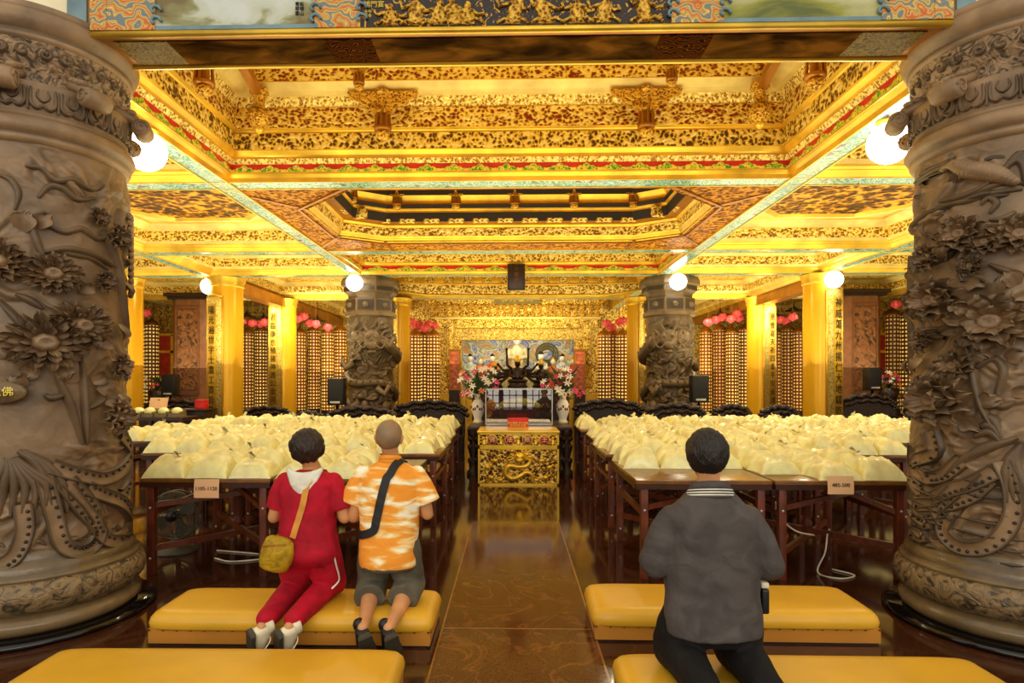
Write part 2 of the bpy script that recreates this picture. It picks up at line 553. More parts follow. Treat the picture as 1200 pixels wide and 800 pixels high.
# entrance wall behind the camera: dark timber wall with lattice windows and doorways
mb = MB()
mb.box(-14, 14, -6.1, -6.0, 3.0, 4.6)
opens = [(-13, -9), (-8.4, -5.0), (-4.4, -2.2), (-1.75, -.62), (-.45, .45), (.62, 1.75), (2.2, 4.4), (5.0, 8.4), (9, 13)]
xs_ = [-14] + [q for o_ in opens for q in o_] + [14]
for i in range(0, len(xs_), 2): mb.box(xs_[i], xs_[i+1], -6.1, -6.0, 0, 3.0)
struct(mb.build('wall_front', simple('plum_timber', (74, 40, 34), .4)))
for wi, (xa, xb) in enumerate(opens):
    mb = MB(); n = int(round((xb-xa)/0.27))
    for k_ in range(0, n+1):
        x = xa + (xb-xa)*k_/n; mb.box(x-0.022, x+0.022, -6.08, -6.03, 0.0, 3.0)
    for z in (0.0, 0.32, 0.55, 0.9, 1.25, 1.6, 1.95, 2.3, 2.65): mb.box(xa, xb, -6.08, -6.03, z, z+0.045)
    mb.box(xa, xb, -6.08, -6.04, 0.0, 0.3)
    struct(mb.build('window_%d' % (wi+1), MAT['table_wood']))

def inset_poly(poly, d):
    n = len(poly); P = [Vector(p) for p in poly]; out = []
    for i in range(n):
        a, b, c = P[i-1], P[i], P[(i+1) % n]
        d1 = (b-a).normalized(); d2 = (c-b).normalized()
        n1 = Vector((-d1.y, d1.x)); n2 = Vector((-d2.y, d2.x))
        m = (n1+n2); m = m / max(m.dot(n1), 1e-6)
        out.append(b + m*d)
    return out

def mould(i0, z0, i1, z1, m, b=0.02):
    """rounded moulding between two profile points"""
    out = []
    for k in range(5):
        t = k/5
        q = math.sin(PI*t)*b
        L = math.hypot(i1-i0, z1-z0) or 1
        nx, nz = -(z1-z0)/L, (i1-i0)/L
        out.append((i0+(i1-i0)*t + nx*q, z0+(z1-z0)*t - abs(nz)*q, m))
    return out

trim_no = [3]
def coffer(poly, prof, cap=None, z0=None):
    """recess built of stepped, mitred mouldings and carved friezes"""
    names = []
    for p in prof:
        if p[2] not in names: names.append(p[2])
    if cap and cap not in names: names.append(cap)
    mb = MB(); n = len(poly)
    for a, b in zip(prof[:-1], prof[1:]):
        A = [(p.x, p.y, a[1]) for p in inset_poly(poly, a[0])]
        B = [(p.x, p.y, b[1]) for p in inset_poly(poly, b[0])]
        mi = names.index(a[2])
        for i in range(n):
            j = (i+1) % n
            mb.add([A[i], A[j], B[j], B[i]], [(3, 2, 1, 0)], mi, False)
    if cap:
        A = [(p.x, p.y, prof[-1][1]) for p in inset_poly(poly, prof[-1][0])]
        mb.add(A, [tuple(range(n))], names.index(cap), False)
    trim_no[0] += 1
    return struct(mb.build('trim_%d' % trim_no[0], [MAT[q] for q in names]))

def rect(x0, x1, y0, y1): return [(x0, y0), (x1, y0), (x1, y1), (x0, y1)]

# mosaic strips between the bays (longitudinal beams, then cross beams)
XS = [(-10.4, -10.2), (-6.76, -6.54), (-3.475, -3.265), (3.125, 3.335), (6.5, 6.72), (10.2, 10.4)]
YS = [(6.96, 7.2), (10.72, 11.0), (13.12, 13.4), (17.0, 17.25)]
def strip(a0, a1, b0, b1, z=ZC):
    trim_no[0] += 1
    mb = MB(); mb.box(a0, a1, b0, b1, z, z+0.25)
    struct(mb.build('trim_%d' % trim_no[0], MAT['mosaic']))
    trim_no[0] += 1
    mb = MB()                                    # thin gilded fillets on either edge
    e = 0.018
    if a1-a0 < b1-b0:
        mb.box(a0-e, a0, b0, b1, z-0.012, z+0.05); mb.box(a1, a1+e, b0, b1, z-0.012, z+0.05)
    else:
        mb.box(a0, a1, b0-e, b0, z-0.008, z+0.05); mb.box(a0, a1, b1, b1+e, z-0.008, z+0.05)
    struct(mb.build('trim_%d' % trim_no[0], MAT['gold']))
for (a, b) in XS: strip(a, b, 4.36, 22.5)
for (a, b) in YS: strip(-10.2, 10.2, a, b, ZC+0.004)

# --- main coffer over the aisle
def main_prof():
    p = []
    p += mould(0.0, 3.88, 0.03, 3.955, 'gold')
    p += [(0.03, 3.955, 'gold'), (0.06, 3.96, 'red_band'), (0.062, 4.055, 'frieze_fine'), (0.10, 4.105, 'gold')]
    p += mould(0.10, 4.105, 0.13, 4.185, 'gold', 0.025)
    p += [(0.13, 4.185, 'gold'), (0.155, 4.187, 'frieze_dark'), (0.155, 4.365, 'gold')]
    p += mould(0.14, 4.37, 0.17, 4.41, 'gold')
    p += [(0.19, 4.41, 'frieze_red'), (0.19, 4.63, 'gold'), (0.18, 4.64, 'frieze_fine'), (0.24, 4.73, 'gold')]
    p += mould(0.24, 4.73, 0.44, 4.79, 'gold_pale', 0.03)
    p += [(0.46, 4.79, 'gold'), (0.46, 4.80, 'frieze_red'), (0.46, 4.93, 'gold')]
    p += mould(0.44, 4.935, 0.6, 5.02, 'gold_pale', 0.02)
    p += [(0.6, 5.02, 'gold'), (0.62, 5.10, 'gold_pale')]
    return p
MAINRECT = rect(-3.25, 3.11, 4.38, 6.945)
coffer(MAINRECT, main_prof(), 'frieze_side')
def scallops(x0, x1, y0, y1, ins, z, w=0.30, h=0.085, sides=('back', 'left', 'right')):
    """row of cloud-shaped scallops along the red band"""
    mb = MB()
    def shape(c, t, nrm, wid):
        t = Vector(t); nrm = Vector(nrm); c = Vector(c)
        for (k, off, mi) in ((1.0, 0.0, 1), (0.84, 0.004, 0)):
            pts = []
            for u, v in ((-1, 0), (-1, .14), (-.84, .24), (-.66, .2), (-.6, .42), (-.42, .56), (-.3, .5), (-.2, .78), (0, 1.0), (.2, .78), (.3, .5), (.42, .56), (.6, .42), (.66, .2), (.84, .24), (1, .14), (1, 0)):
                vv = 0 if abs(u) == 1 and v == 0 else .22+.78*v
                pts.append(c + t*(u*wid/2*k) + Vector((0, 0, vv*h*k + (0.004 if k < 1 else 0))) + nrm*(0.006+off))
            mb.add(pts, [tuple(range(len(pts)))], mi, False)
    if 'back' in sides:
        n = max(1, round((x1-x0-2*ins)/w)); wd = (x1-x0-2*ins)/n
        for k in range(n): shape((x0+ins+wd*(k+.5), y1-ins, z), (1, 0, 0), (0, -1, 0), wd)
    n = max(1, round((y1-y0-2*ins)/w)); wd = (y1-y0-2*ins)/n
    for k in range(n):
        if 'left' in sides: shape((x0+ins, y0+ins+wd*(k+.5), z), (0, 1, 0), (1, 0, 0), wd)
        if 'right' in sides: shape((x1-ins, y0+ins+wd*(k+.5), z), (0, 1, 0), (-1, 0, 0), wd)
    trim_no[0] += 1
    struct(mb.build('trim_%d' % trim_no[0], [MAT['scallop'], MAT['scallop_rim']]))
scallops(-3.25, 3.11, 4.38, 6.945, 0.061, 3.962)

# --- octagonal recess in the second bay
OX0, OX1, OY0, OY1 = -3.25, 3.11, 7.22, 10.70
octo = [(-1.95, 7.34), (1.83, 7.34), (2.62, 8.15), (2.62, 9.66), (1.98, 10.08), (-2.1, 10.08), (-2.74, 9.66), (-2.74, 8.15)]
mb = MB()
A = [(OX0, OY0), (OX1, OY0), (OX1, OY1), (OX0, OY1)]
outer = [(-1.95, OY0), (1.83, OY0), (OX1, OY0+.3), (OX1, OY1-.3), (1.98, OY1), (-2.1, OY1), (OX0, OY1-.3), (OX0, OY0+.3)]
vs = [(p[0], p[1], 3.89) for p in outer] + [(p[0], p[1], 3.90) for p in octo]
fs = [(i, (i+1) % 8, 8+(i+1) % 8, 8+i) for i in range(8)]
mb.add(vs, fs, 0, False)
for (xa, xb, ya, yb) in ((OX0, -1.95, OY0, OY0+.3), (OX1, 1.83, OY0, OY0+.3), (OX1, 1.98, OY1, OY1-.3), (OX0, -2.1, OY1, OY1-.3)):
    mb.add([(xa, ya, 3.89), (xb, ya, 3.89), (xa, yb, 3.89)], [(0, 1, 2)], 0, False)
trim_no[0] += 1; struct(mb.build('trim_%d' % trim_no[0], [MAT['frieze_brown']]))
mb = MB()                                          # raised diagonal fillets on the flat panel
for i in range(8):
    a, b = Vector((*outer[i], 3.885)), Vector((*octo[i], 3.895))
    mb.bar(a, b, 0.05, 0.02)
    o2 = inset_poly(octo, -0.11)
    p, q = Vector((*o2[i], 3.89)), Vector((*o2[(i+1) % 8], 3.89))
    mb.bar(p, q, 0.035, 0.03)
trim_no[0] += 1; struct(mb.build('trim_%d' % trim_no[0], [MAT['gold_brown']]))
pr = mould(-0.03, 3.885, 0.02, 3.94, 'gold', 0.02) + [(0.02, 3.94, 'gold')] + mould(0.02, 3.945, 0.05, 3.975, 'gold', 0.015) + \
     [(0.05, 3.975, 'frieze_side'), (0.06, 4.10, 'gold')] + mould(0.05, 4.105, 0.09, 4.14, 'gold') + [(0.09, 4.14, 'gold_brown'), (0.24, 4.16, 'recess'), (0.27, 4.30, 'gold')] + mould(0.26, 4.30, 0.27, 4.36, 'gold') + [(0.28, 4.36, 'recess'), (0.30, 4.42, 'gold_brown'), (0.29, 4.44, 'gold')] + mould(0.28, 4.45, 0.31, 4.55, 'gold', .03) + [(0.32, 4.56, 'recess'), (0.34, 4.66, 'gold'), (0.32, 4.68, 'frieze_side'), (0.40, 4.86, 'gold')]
coffer(octo, pr, 'dragon_dark')

# --- third bay of the nave, with the red band again
pr = mould(0.0, 3.88, 0.03, 3.93, 'gold') + [(0.03, 3.93, 'gold'), (0.05, 3.935, 'red_band'), (0.052, 4.05, 'gold')] + mould(0.05, 4.05, 0.08, 4.12, 'gold') + \
     [(0.10, 4.125, 'frieze_side'), (0.10, 4.36, 'gold')] + mould(0.09, 4.365, 0.2, 4.42, 'gold_pale') + [(0.2, 4.42, 'frieze_red'), (0.2, 4.62, 'gold')]
coffer(rect(-3.25, 3.11, 11.02, 13.10), pr, 'frieze_side')
scallops(-3.25, 3.11, 11.02, 13.10, 0.051, 3.937, 0.62, 0.11)

# --- side bays
def side_prof(m='frieze_side'):
    return mould(0.0, 3.88, 0.06, 3.94, 'gold', 0.02) + [(0.06, 3.94, 'gold')] + mould(0.06, 3.945, 0.10, 3.99, 'gold', 0.02) + \
        [(0.11, 3.99, 'gold_pale'), (0.13, 4.04, m), (0.16, 4.20, 'gold')] + mould(0.16, 4.205, 0.28, 4.30, 'gold_pale', 0.02) + [(0.30, 4.30, 'gold'), (0.34, 4.32, 'gold_pale')]
def side_bay(x0, x1, y0, y1, medallion):
    coffer(rect(x0, x1, y0, y1), side_prof(), 'gold_pale' if medallion else 'frieze_side')
    if medallion:
        cx, cy = (x0+x1)/2, (y0+y1)/2 + 0.05; a, b = min(1.15, (x1-x0)/2-.4), min(1.1, (y1-y0)/2-.35)
        oc = [(cx-a*.55, cy-b), (cx+a*.55, cy-b), (cx+a, cy-b*.5), (cx+a, cy+b*.5), (cx+a*.55, cy+b), (cx-a*.55, cy+b), (cx-a, cy+b*.5), (cx-a, cy-b*.5)]
        coffer(oc, [(-0.10, 4.30, 'gold_pale'), (-0.04, 4.255, 'gold_pale'), (0.0, 4.265, 'gold'), (0.07, 4.30, 'dragon_dark'), (0.30, 4.315, 'dragon_dark')], 'dragon_dark')
BX = [(-6.52, -3.495), (3.355, 6.48), (-10.18, -6.78), (6.74, 10.18)]
BY = [(4.38, 6.94), (7.22, 10.70), (11.02, 13.10), (13.42, 16.98), (17.27, 22.5)]
for bi, (x0, x1) in enumerate(BX):
    for bj, (y0, y1) in enumerate(BY):
        side_bay(x0, x1, y0, y1, bj in (0, 1))
# longitudinal timber beams over the rear columns
mb = MB()
for x in (-6.42, 6.7): mb.box(x-0.16, x+0.16, 13.4, 22.5, 3.62, 3.876)
trim_no[0] += 1; struct(mb.build('trim_%d' % trim_no[0], MAT['gold_brown']))
# gilded cornices over the nave behind the far pillars
coffer(rect(-3.25, 3.11, 13.42, 16.98), [(0, 3.88, 'gold'), (0.05, 4.0, 'frieze_side'), (0.07, 4.5, 'gold'), (0.2, 4.7, 'frieze_red'), (0.22, 5.1, 'gold')], 'frieze_side')
coffer(rect(-3.25, 3.11, 17.27, 22.5), [(0, 3.88, 'gold'), (0.05, 4.0, 'frieze_side'), (0.07, 4.7, 'gold'), (0.2, 4.9, 'frieze_red'), (0.22, 5.2, 'gold')], 'frieze_side')

# --- painted lintel beam between the two near pillars
BEAM = thing('painted_beam', 'broad painted and gilded lintel beam spanning between the two near pillars', 'beam', (0, 4.17, 3.87))
def paint_mats():
    out = {}
    t = NT('landscape_painting'); v = t.coord((1, 1, 2.2))
    n = t.noise(v, 2.2, 6, 0.4); m = t.noise(v, 7, 5)
    c = t.ramp(n, [(0.36, (214, 222, 218)), (0.48, (200, 206, 186)), (0.53, (150, 148, 100)), (0.6, (120, 100, 50)), (0.7, (90, 96, 60))])
    out['land'] = t.set(color=t.mix(t.math('MULTIPLY', m, 0.25), c, (110, 120, 90)), rough=0.4)
    t = NT('green_landscape_painting'); v = t.coord((1, 1, 2.2))
    n = t.noise(v, 1.8, 6, 0.4)
    out['land2'] = t.set(color=t.ramp(n, [(0.36, (200, 196, 150)), (0.5, (170, 170, 110)), (0.56, (150, 150, 50)), (0.66, (90, 100, 40))]), rough=0.4)
    t = NT('black_panel_with_gold_figures'); v = t.coord((1.3, 1, 1))
    n = t.noise(v, 16, 3, 2.2)
    h = t.ramp(n, [(0.6, (0, 0, 0, 1)), (0.64, (1, 1, 1, 1))])
    t.bump(n, 0.5, 0.01)
    out['figures'] = t.set(color=t.mix(h, (36, 24, 14), (214, 158, 50)), rough=0.4)
    t = NT('dark_brown_painting'); v = t.coord((1, 2, 1))
    n = t.noise(v, 2.6, 6, 0.6)
    out['soffit'] = t.set(color=t.ramp(n, [(0.38, (44, 27, 10)), (0.52, (82, 54, 20)), (0.66, (124, 80, 28))]), rough=0.7, spec=.0)
    t = NT('polychrome_scroll_ornament'); v = t.coord()
    n = t.wave(v, 7, 9, 1, 'RINGS', dscale=1.6)
    out['ornament'] = t.set(color=t.ramp(n, [(0.0, (196, 96, 30)), (0.2, (236, 176, 76)), (0.34, (120, 50, 70)), (0.42, (240, 206, 100)), (0.56, (96, 140, 60)), (0.66, (244, 214, 110)), (0.8, (222, 140, 50)), (0.92, (110, 130, 130))]), rough=0.4)
    t = NT('black_scroll_ornament'); v = t.coord()
    n = t.wave(v, 9, 9, 1, 'RINGS', dscale=1.6)
    out['ornament_dark'] = t.set(color=t.ramp(n, [(0.2, (44, 22, 8)), (0.45, (84, 44, 14)), (0.55, (160, 100, 34)), (0.65, (84, 40, 16)), (0.8, (50, 24, 10))]), rough=0.7, spec=.0)
    t = NT('silver_scroll_end'); v = t.coord()
    n = t.noise(v, 14, 4, 3)
    out['silver_end'] = t.set(color=t.ramp(n, [(0.4, (96, 74, 34)), (0.5, (150, 128, 70)), (0.6, (90, 70, 34))]), rough=0.6, spec=.1)
    return out
PM = paint_mats()
YB0, YB1, ZB = 3.98, 4.36, 3.872
mb = MB(); mb.box(-2.93, 2.93, YB0, YB1, ZB, 4.75); mb.build('beam_core', MAT['gold_brown'], BEAM)
mb = MB()
for k in range(9):
    a = PI*(0.0+k/8)
    pass
mb.tube([(-2.95, YB0-0.005, ZB+0.014), (2.95, YB0-0.005, ZB+0.014)], 0.022, 12)
mb.tube([(-2.95, YB1, ZB+0.0), (2.95, YB1, ZB+0.0)], 0.022, 10)
mb.build('gilded_edge', MAT['gold'], BEAM)
def bpx(x): return (x-601)/FPX*YB0
def panel(x0, x1, m, name='painted_panel', z0=ZB+0.036, z1=4.62, d=0.012):
    q = MB(); q.box(bpx(x0), bpx(x1), YB0-d, YB0, z0, z1); q.build(name, m, BEAM)
panel(178, 368, PM['land']); panel(422, 785, PM['figures']); panel(845, 1025, PM['land2'])
panel(120, 178, PM['ornament'], 'scroll_medallion', d=0.02); panel(368, 422, PM['ornament'], 'scroll_medallion', d=0.02)
panel(785, 845, PM['ornament'], 'scroll_medallion', d=0.02); panel(1025, 1085, PM['ornament'], 'scroll_medallion', d=0.02)
panel(100, 120, PM['ornament'], 'lattice_end', d=0.024); panel(1085, 1106, PM['ornament'], 'lattice_end', d=0.024)
panel(172, 372, MAT['bluegrey'], 'blue_border', ZB+0.036, ZB+0.062, 0.016); panel(840, 1030, MAT['bluegrey'], 'blue_border', ZB+0.036, ZB+0.062, 0.016)
# scrolled corners of the panels
q = MB()
for px in (178, 368, 422, 785, 845, 1025):
    for zz in (ZB+0.085, ZB+0.155):
        pts = [(bpx(px)+(0.045-0.006*k)*math.cos(k*0.75), YB0-0.026, zz+(0.045-0.006*k)*math.sin(k*0.75)) for k in range(7)]
        q.tube(pts, 0.010, 6)
q.build('scroll_corner', MAT['bluegrey'], BEAM)
def soffit(x0, x1, m, name='soffit_painting'):
    q = MB(); q.box(bpx(x0), bpx(x1), YB0+0.05, YB1-0.04, ZB-0.008, ZB); q.build(name, m, BEAM)
soffit(185, 375, PM['soffit']); soffit(432, 775, PM['soffit']); soffit(838, 1010, PM['soffit'])
soffit(375, 432, PM['ornament_dark'], 'soffit_scroll'); soffit(775, 838, PM['ornament_dark'], 'soffit_scroll')
soffit(120, 185, PM['silver_end'], 'soffit_scroll'); soffit(1010, 1085, PM['silver_end'], 'soffit_scroll')
def text_mesh(body, size, mat, thick=0.0015, align='CENTER'):
    c = bpy.data.curves.new('inscription', 'FONT'); c.body = body; c.size = size; c.resolution_u = 2
    c.align_x = align; c.align_y = 'CENTER'; c.extrude = thick
    o = bpy.data.objects.new('tmp_text', c); COL.objects.link(o)
    me = bpy.data.meshes.new_from_object(o.evaluated_get(bpy.context.evaluated_depsgraph_get()))
    bpy.data.objects.remove(o); bpy.data.curves.remove(c)
    me.name = 'inscription'; me.materials.clear(); me.materials.append(mat)
    return me
# inscriptions: gold characters on the black panel, small black ones on the landscapes
def facing(me, loc, name, parent, rotz=0.0, tilt=PI/2):
    me.transform(Matrix.Translation(Vector(loc)) @ Matrix.Rotation(rotz, 4, 'Z') @ Matrix.Rotation(tilt, 4, 'X'))
    return mesh_obj(name, me, parent)
facing(text_mesh('鴻門宴', 0.045, MAT['gold_ink']), (bpx(438), YB0-0.016, ZB+0.18), 'inscription', BEAM)
facing(text_mesh('壬午\n年冬', 0.026, MAT['gold_ink']), (bpx(431), YB0-0.016, ZB+0.12), 'inscription', BEAM)
facing(text_mesh('青松\n翠嶺\n雲山', 0.03, MAT['ink']), (bpx(350), YB0-0.016, ZB+0.16), 'inscription', BEAM)
q = MB()
rr_ = random.Random(4)
for px, ht, lean in ((487, .19, 0), (512, .15, .02), (533, .17, -.02), (548, .13, 0), (600, .2, .05), (640, .19, -.05), (676, .16, 0), (706, .17, .02), (755, .2, -.03), (457, .12, 0)):
    x = bpx(px); z0_ = ZB+.045; y_ = YB0-.012
    q.rings([[(x+lean*t_+w_*math.cos(2*PI*i/12), y_+.014*math.sin(2*PI*i/12), z0_+t_*ht) for i in range(12)] for t_, w_ in ((0, .055), (.3, .045), (.55, .05), (.75, .035), (.82, .014))])
    q.ball((x+lean, y_-.004, z0_+ht*.93), .024, .016, .028, 10, 8)
    q.tube([(x+lean*.7-.03, y_-.008, z0_+ht*.68), (x-.085, y_-.008, z0_+ht*.55), (x-.10, y_-.008, z0_+ht*.8)], .011, 6)
    q.tube([(x+lean*.7+.03, y_-.008, z0_+ht*.68), (x+.07, y_-.008, z0_+ht*.45), (x+.11, y_-.008, z0_+ht*.5)], .011, 6)
    q.tube([(x-.10, y_-.006, z0_+.005), (x-.05, y_-.008, z0_+.03), (x, y_-.006, z0_+.01), (x+.06, y_-.008, z0_+.035), (x+.11, y_-.006, z0_+.004)], .010, 6)
q.build('gilt_figures', MAT['gold_dull'], BEAM)
# pale wall pieces beside the beam, above the pillars
mb = MB(); mb.box(-6.5, -2.86, 4.0, 4.3, 3.965, 5.6); struct(mb.build('wall_front', MAT['cream']))
mb = MB(); mb.box(2.86, 6.5, 4.0, 4.3, 3.965, 5.6); struct(mb.build('wall_front', MAT['cream']))
mb = MB(); mb.box(-2.93, -2.80, 3.97, 4.0, ZB, 5.6); mb.box(2.82, 2.94, 3.97, 4.0, ZB, 5.6)
trim_no[0] += 1; struct(mb.build('trim_%d' % trim_no[0], MAT['bluegrey']))

# ------------------------------------------------------------------ hanging carved brackets
def make_pendant(name, label, cat, group, s=1.0, wings=True):
    """carved open lantern post with winged consoles and a bulb finial (base at the top, hangs down)"""
    t = thing(name, label, cat, (0, 0, 0), group)
    q = MB()
    q.lathe([(0.0, 0), (0.07*s, 0), (0.075*s, -0.03*s), (0.05*s, -0.05*s), (0.045*s, -0.2*s), (0.075*s, -0.22*s), (0.085*s, -0.25*s), (0.04*s, -0.255*s)], n=16)
    q.build('stem', MAT['gold_dull'], t, None)
    q = MB()
    for k in range(8):
        a = 2*PI*k/8
        q.bar((0.07*s*math.cos(a), 0.07*s*math.sin(a), -0.25*s), (0.08*s*math.cos(a), 0.08*s*math.sin(a), -0.40*s), 0.022*s, 0.022*s)
    q.lathe([(0.03*s, -0.25*s), (0.03*s, -0.40*s)], n=8)
    q.lathe([(0.0, -0.40*s), (0.095*s, -0.40*s), (0.09*s, -0.43*s), (0.05*s, -0.44*s)], n=16)
    q.build('lantern_cage', MAT['gold_brown'], t)
    q = MB()
    q.lathe([(0.05*s, -0.43*s), (0.075*s, -0.46*s), (0.07*s, -0.50*s), (0.03*s, -0.53*s), (0.0, -0.54*s)], n=16)
    q.build('bulb_finial', MAT['gold_dull'], t)
    if wings:
        for sx in (-1, 1):
            q = MB()
            poly = [(sx*0.04*s, -0.02*s), (sx*0.38*s, -0.02*s), (sx*0.36*s, -0.07*s), (sx*0.27*s, -0.10*s), (sx*0.24*s, -0.15*s), (sx*0.15*s, -0.17*s), (sx*0.12*s, -0.23*s), (sx*0.04*s, -0.24*s)]
            q.prism(poly, 'y', -0.03*s, 0.03*s)
            q.build('wing', MAT['gold_dull'], t)
    return t
GP = 'carved pendants hanging in the main coffer'
pend = [(-1.40, 6.58, 4.73, 1.0, 'left of the pair of large gold winged pendants along back of main coffer'),
        (1.42, 6.58, 4.73, 1.0, 'right of the pair of large gold winged pendants along back of main coffer'),
        (-1.55, 6.15, 4.86, 0.62, 'small gold pendant just under painted beam, left of centre'),
        (1.58, 6.15, 4.86, 0.62, 'small gold pendant just under painted beam, right of centre')]
proto = None
for (x, y, z, s, lab) in pend:
    if proto is None:
        proto = make_pendant('carved_pendant', lab, 'bracket', GP); proto.location = (x, y, z)
    else:
        dup(proto, (x, y, z), 0, lab, scale=s)
def make_corner(lab):
    t = thing('corner_pendant', lab, 'bracket', (0, 0, 0), GP)
    q = MB(); q.lathe([(0.0, 0), (0.09, 0), (0.10, -0.05), (0.06, -0.08), (0.055, -0.2), (0.09, -0.22), (0.0, -0.23)], n=16); q.build('stem', MAT['gold_dull'], t)
    q = MB(); q.ball((0, 0, -0.32), 0.115, 0.115, 0.11); q.lathe([(0.118, -0.29), (0.125, -0.31), (0.118, -0.33)], n=20); q.build('carved_gourd', MAT['gold_dull'], t)
    q = MB(); q.lathe([(0.05, -0.42), (0.055, -0.44), (0.03, -0.47), (0, -0.48)], n=12); q.build('finial', MAT['gold'], t)
    q = MB(); q.bar((0, 0, -0.06), (0.0, -0.75, 0.14), 0.09, 0.08); q.build('beam_arm', MAT['gold_brown'], t)
    return t
c0 = make_corner('gold corner pendant with carved gourd in back left corner of main coffer'); c0.location = (-2.70, 6.48, 4.72)
dup(c0, (2.58, 6.48, 4.72), 0, 'gold corner pendant with carved gourd in back right corner of main coffer')
mb = MB()
make_pendant_side = [(-2.82, 5.55), (2.7, 5.55)]
for (x, y), sd in zip(make_pendant_side, ('left', 'right')):
    dup(proto, (x, y, 4.74), PI/2, 'gold winged pendant on the %s side of main coffer, near the beam' % sd)
# --- octagon brackets
GO = 'brackets round the octagonal ceiling recess'
op = None; ords = ('first', 'second', 'third', 'fourth', 'fifth', 'sixth', 'seventh')
for k, (x, y) in enumerate(((-2.47, 9.42), (-1.85, 9.78), (-.91, 9.78), (.03, 9.78), (.97, 9.78), (1.91, 9.78), (2.42, 9.42))):
    lab = '%s gold bracket from the left, along back of octagonal ceiling recess' % ords[k]
    if op is None:
        op = make_pendant('octagon_bracket', lab, 'bracket', GO, 0.8); op.location = (x, y, 4.72); op.scale = (1.1, 1, 0.9)
    else: dup(op, (x, y, 4.72), 0, lab, scale=(1.1, 1, 0.9))
GB = 'carved blocks on the ledge of the octagonal recess'
ob = None; k = 0
for (x, y, rz) in [(-2.55, 9.2, -PI/2)] + [(-2.42+0.0, 9.62, -0.5)] + [(-2.1+0.395*i, 9.9, 0) for i in range(11)] + [(2.28, 9.62, 0.5), (2.43, 9.2, PI/2)]:
    k += 1
    lab = 'gold carved block number-%s-from-left on ledge of octagonal ceiling recess' % k
    side = 'left' if x < -0.07 else 'right'
    nm = ['first','second','third','fourth','fifth','sixth','seventh','middle','seventh','sixth','fifth','fourth','third','second','first'][k-1]
    lab = ('middle carved gold block on ledge of octagonal ceiling recess' if k == 8 else '%s carved gold block from the %s on ledge of octagonal ceiling recess' % (nm, side))
    if ob is None:
        q = MB(); q.box(-0.15, 0.15, -0.07, 0.05, 0.0, 0.17, 0, 0.035)
        ob = q.build('carved_block', MAT['frieze_side']); tag(ob, lab, 'carving', GB)
        ob.location = (x, y, 4.15); ob.rotation_euler = (0, 0, rz)
    else: dup(ob, (x, y, 4.15), rz, lab)

# ------------------------------------------------------------------ light
def area(name, loc, sx, sy, power, rgb, rot=(0, 0, 0)):
    if name == 'ceiling_fill': power *= .62
    L = bpy.data.lights.new(name, 'AREA'); L.shape = 'RECTANGLE'; L.size = sx; L.size_y = sy
    L.energy = power; L.color = lin(rgb)[:3]
    o = bpy.data.objects.new(name, L); COL.objects.link(o); o.location = loc; o.rotation_euler = rot
    return o
UP = (PI, 0, 0)
WARM = (255, 238, 186)
area('ceiling_fill', (-0.07, 5.7, 2.6), 5.4, 2.0, 140, WARM, UP)  # unseen uplights added in mid-air to brighten the ceiling bays
area('ceiling_fill', (-0.07, 9.0, 2.3), 5.0, 2.6, 140, WARM, UP)
area('ceiling_fill', (-0.07, 12.1, 2.1), 5.4, 1.6, 110, WARM, UP)
area('ceiling_fill', (-0.07, 16.6, 2.1), 5.0, 3.6, 140, WARM, UP)
for sx in (-1, 1):
    area('ceiling_fill', (sx*5.0, 5.7, 2.5), 2.6, 2.0, 90, WARM, UP)
    area('ceiling_fill', (sx*5.0, 9.0, 2.2), 2.6, 3.0, 120, WARM, UP)
    area('ceiling_fill', (sx*5.0, 12.1, 1.95), 2.6, 1.8, 95, WARM, UP)
    area('ceiling_fill', (sx*5.0, 15.2, 1.9), 2.6, 3.0, 125, WARM, UP)
    area('ceiling_fill', (sx*5.0, 19.6, 1.9), 2.6, 4.0, 120, WARM, UP)
    area('ceiling_fill', (sx*8.5, 13.0, 1.95), 2.6, 9.0, 190, WARM, UP)
    area('rear_aisle_fill', (sx*6.0, 16.5, 3.4), 3.0, 1.0, 60, WARM, (math.radians(70), 0, 0))  # added unseen fill for the rear columns and towers, no fitting there
area('shrine_fill', (0.15, 17.2, 3.4), 3.2, 0.5, 48, (255, 228, 150), (math.radians(75), 0, 0))  # added unseen fill that brightens the shrine front
area('doorway_daylight', (0, -5.6, 3.6), 16, 1.8, 420, (255, 244, 224), (math.radians(78), 0, 0))
area('niche_fill', (0.15, 19.5, 2.9), 3.0, 0.3, 13, (255, 244, 220), (math.radians(60), 0, 0))  # added unseen fill to lift the dark statue niche
def fill_spot(x, y, power, ang=150):  # added fill spots without fittings, for tables, bags and columns
    L = bpy.data.lights.new('fill_spot', 'SPOT'); L.energy = power; L.color = lin((255, 243, 208))[:3]
    L.spot_size = math.radians(ang); L.spot_blend = 0.6; L.shadow_soft_size = 0.05
    o = bpy.data.objects.new('fill_spot', L); COL.objects.link(o); o.location = (x, y, 3.86)
for y in (7.08, 10.86, 13.26):
    for x in (-8.4, -5.0, -1.9, 1.8, 5.0, 8.4): fill_spot(x, y, 64)
for x in (-5.0, 5.0, -8.6, 8.6): fill_spot(x, 17.1, 130)
for x in (-7.6, -4.4, 4.4, 7.6): fill_spot(x, 11.9, 80)
for x in (-7.6, -4.9, 4.9, 7.8): fill_spot(x, 15.2, 90)
W = bpy.data.worlds.new('daylight'); SC.world = W; W.use_nodes = True
bg = W.node_tree.nodes['Background']; bg.inputs[0].default_value = lin((255, 246, 228)); bg.inputs[1].default_value = 1.0
SC.view_settings.view_transform = 'Standard'
SC.view_settings.look = 'None'
SC.view_settings.exposure = 0.12
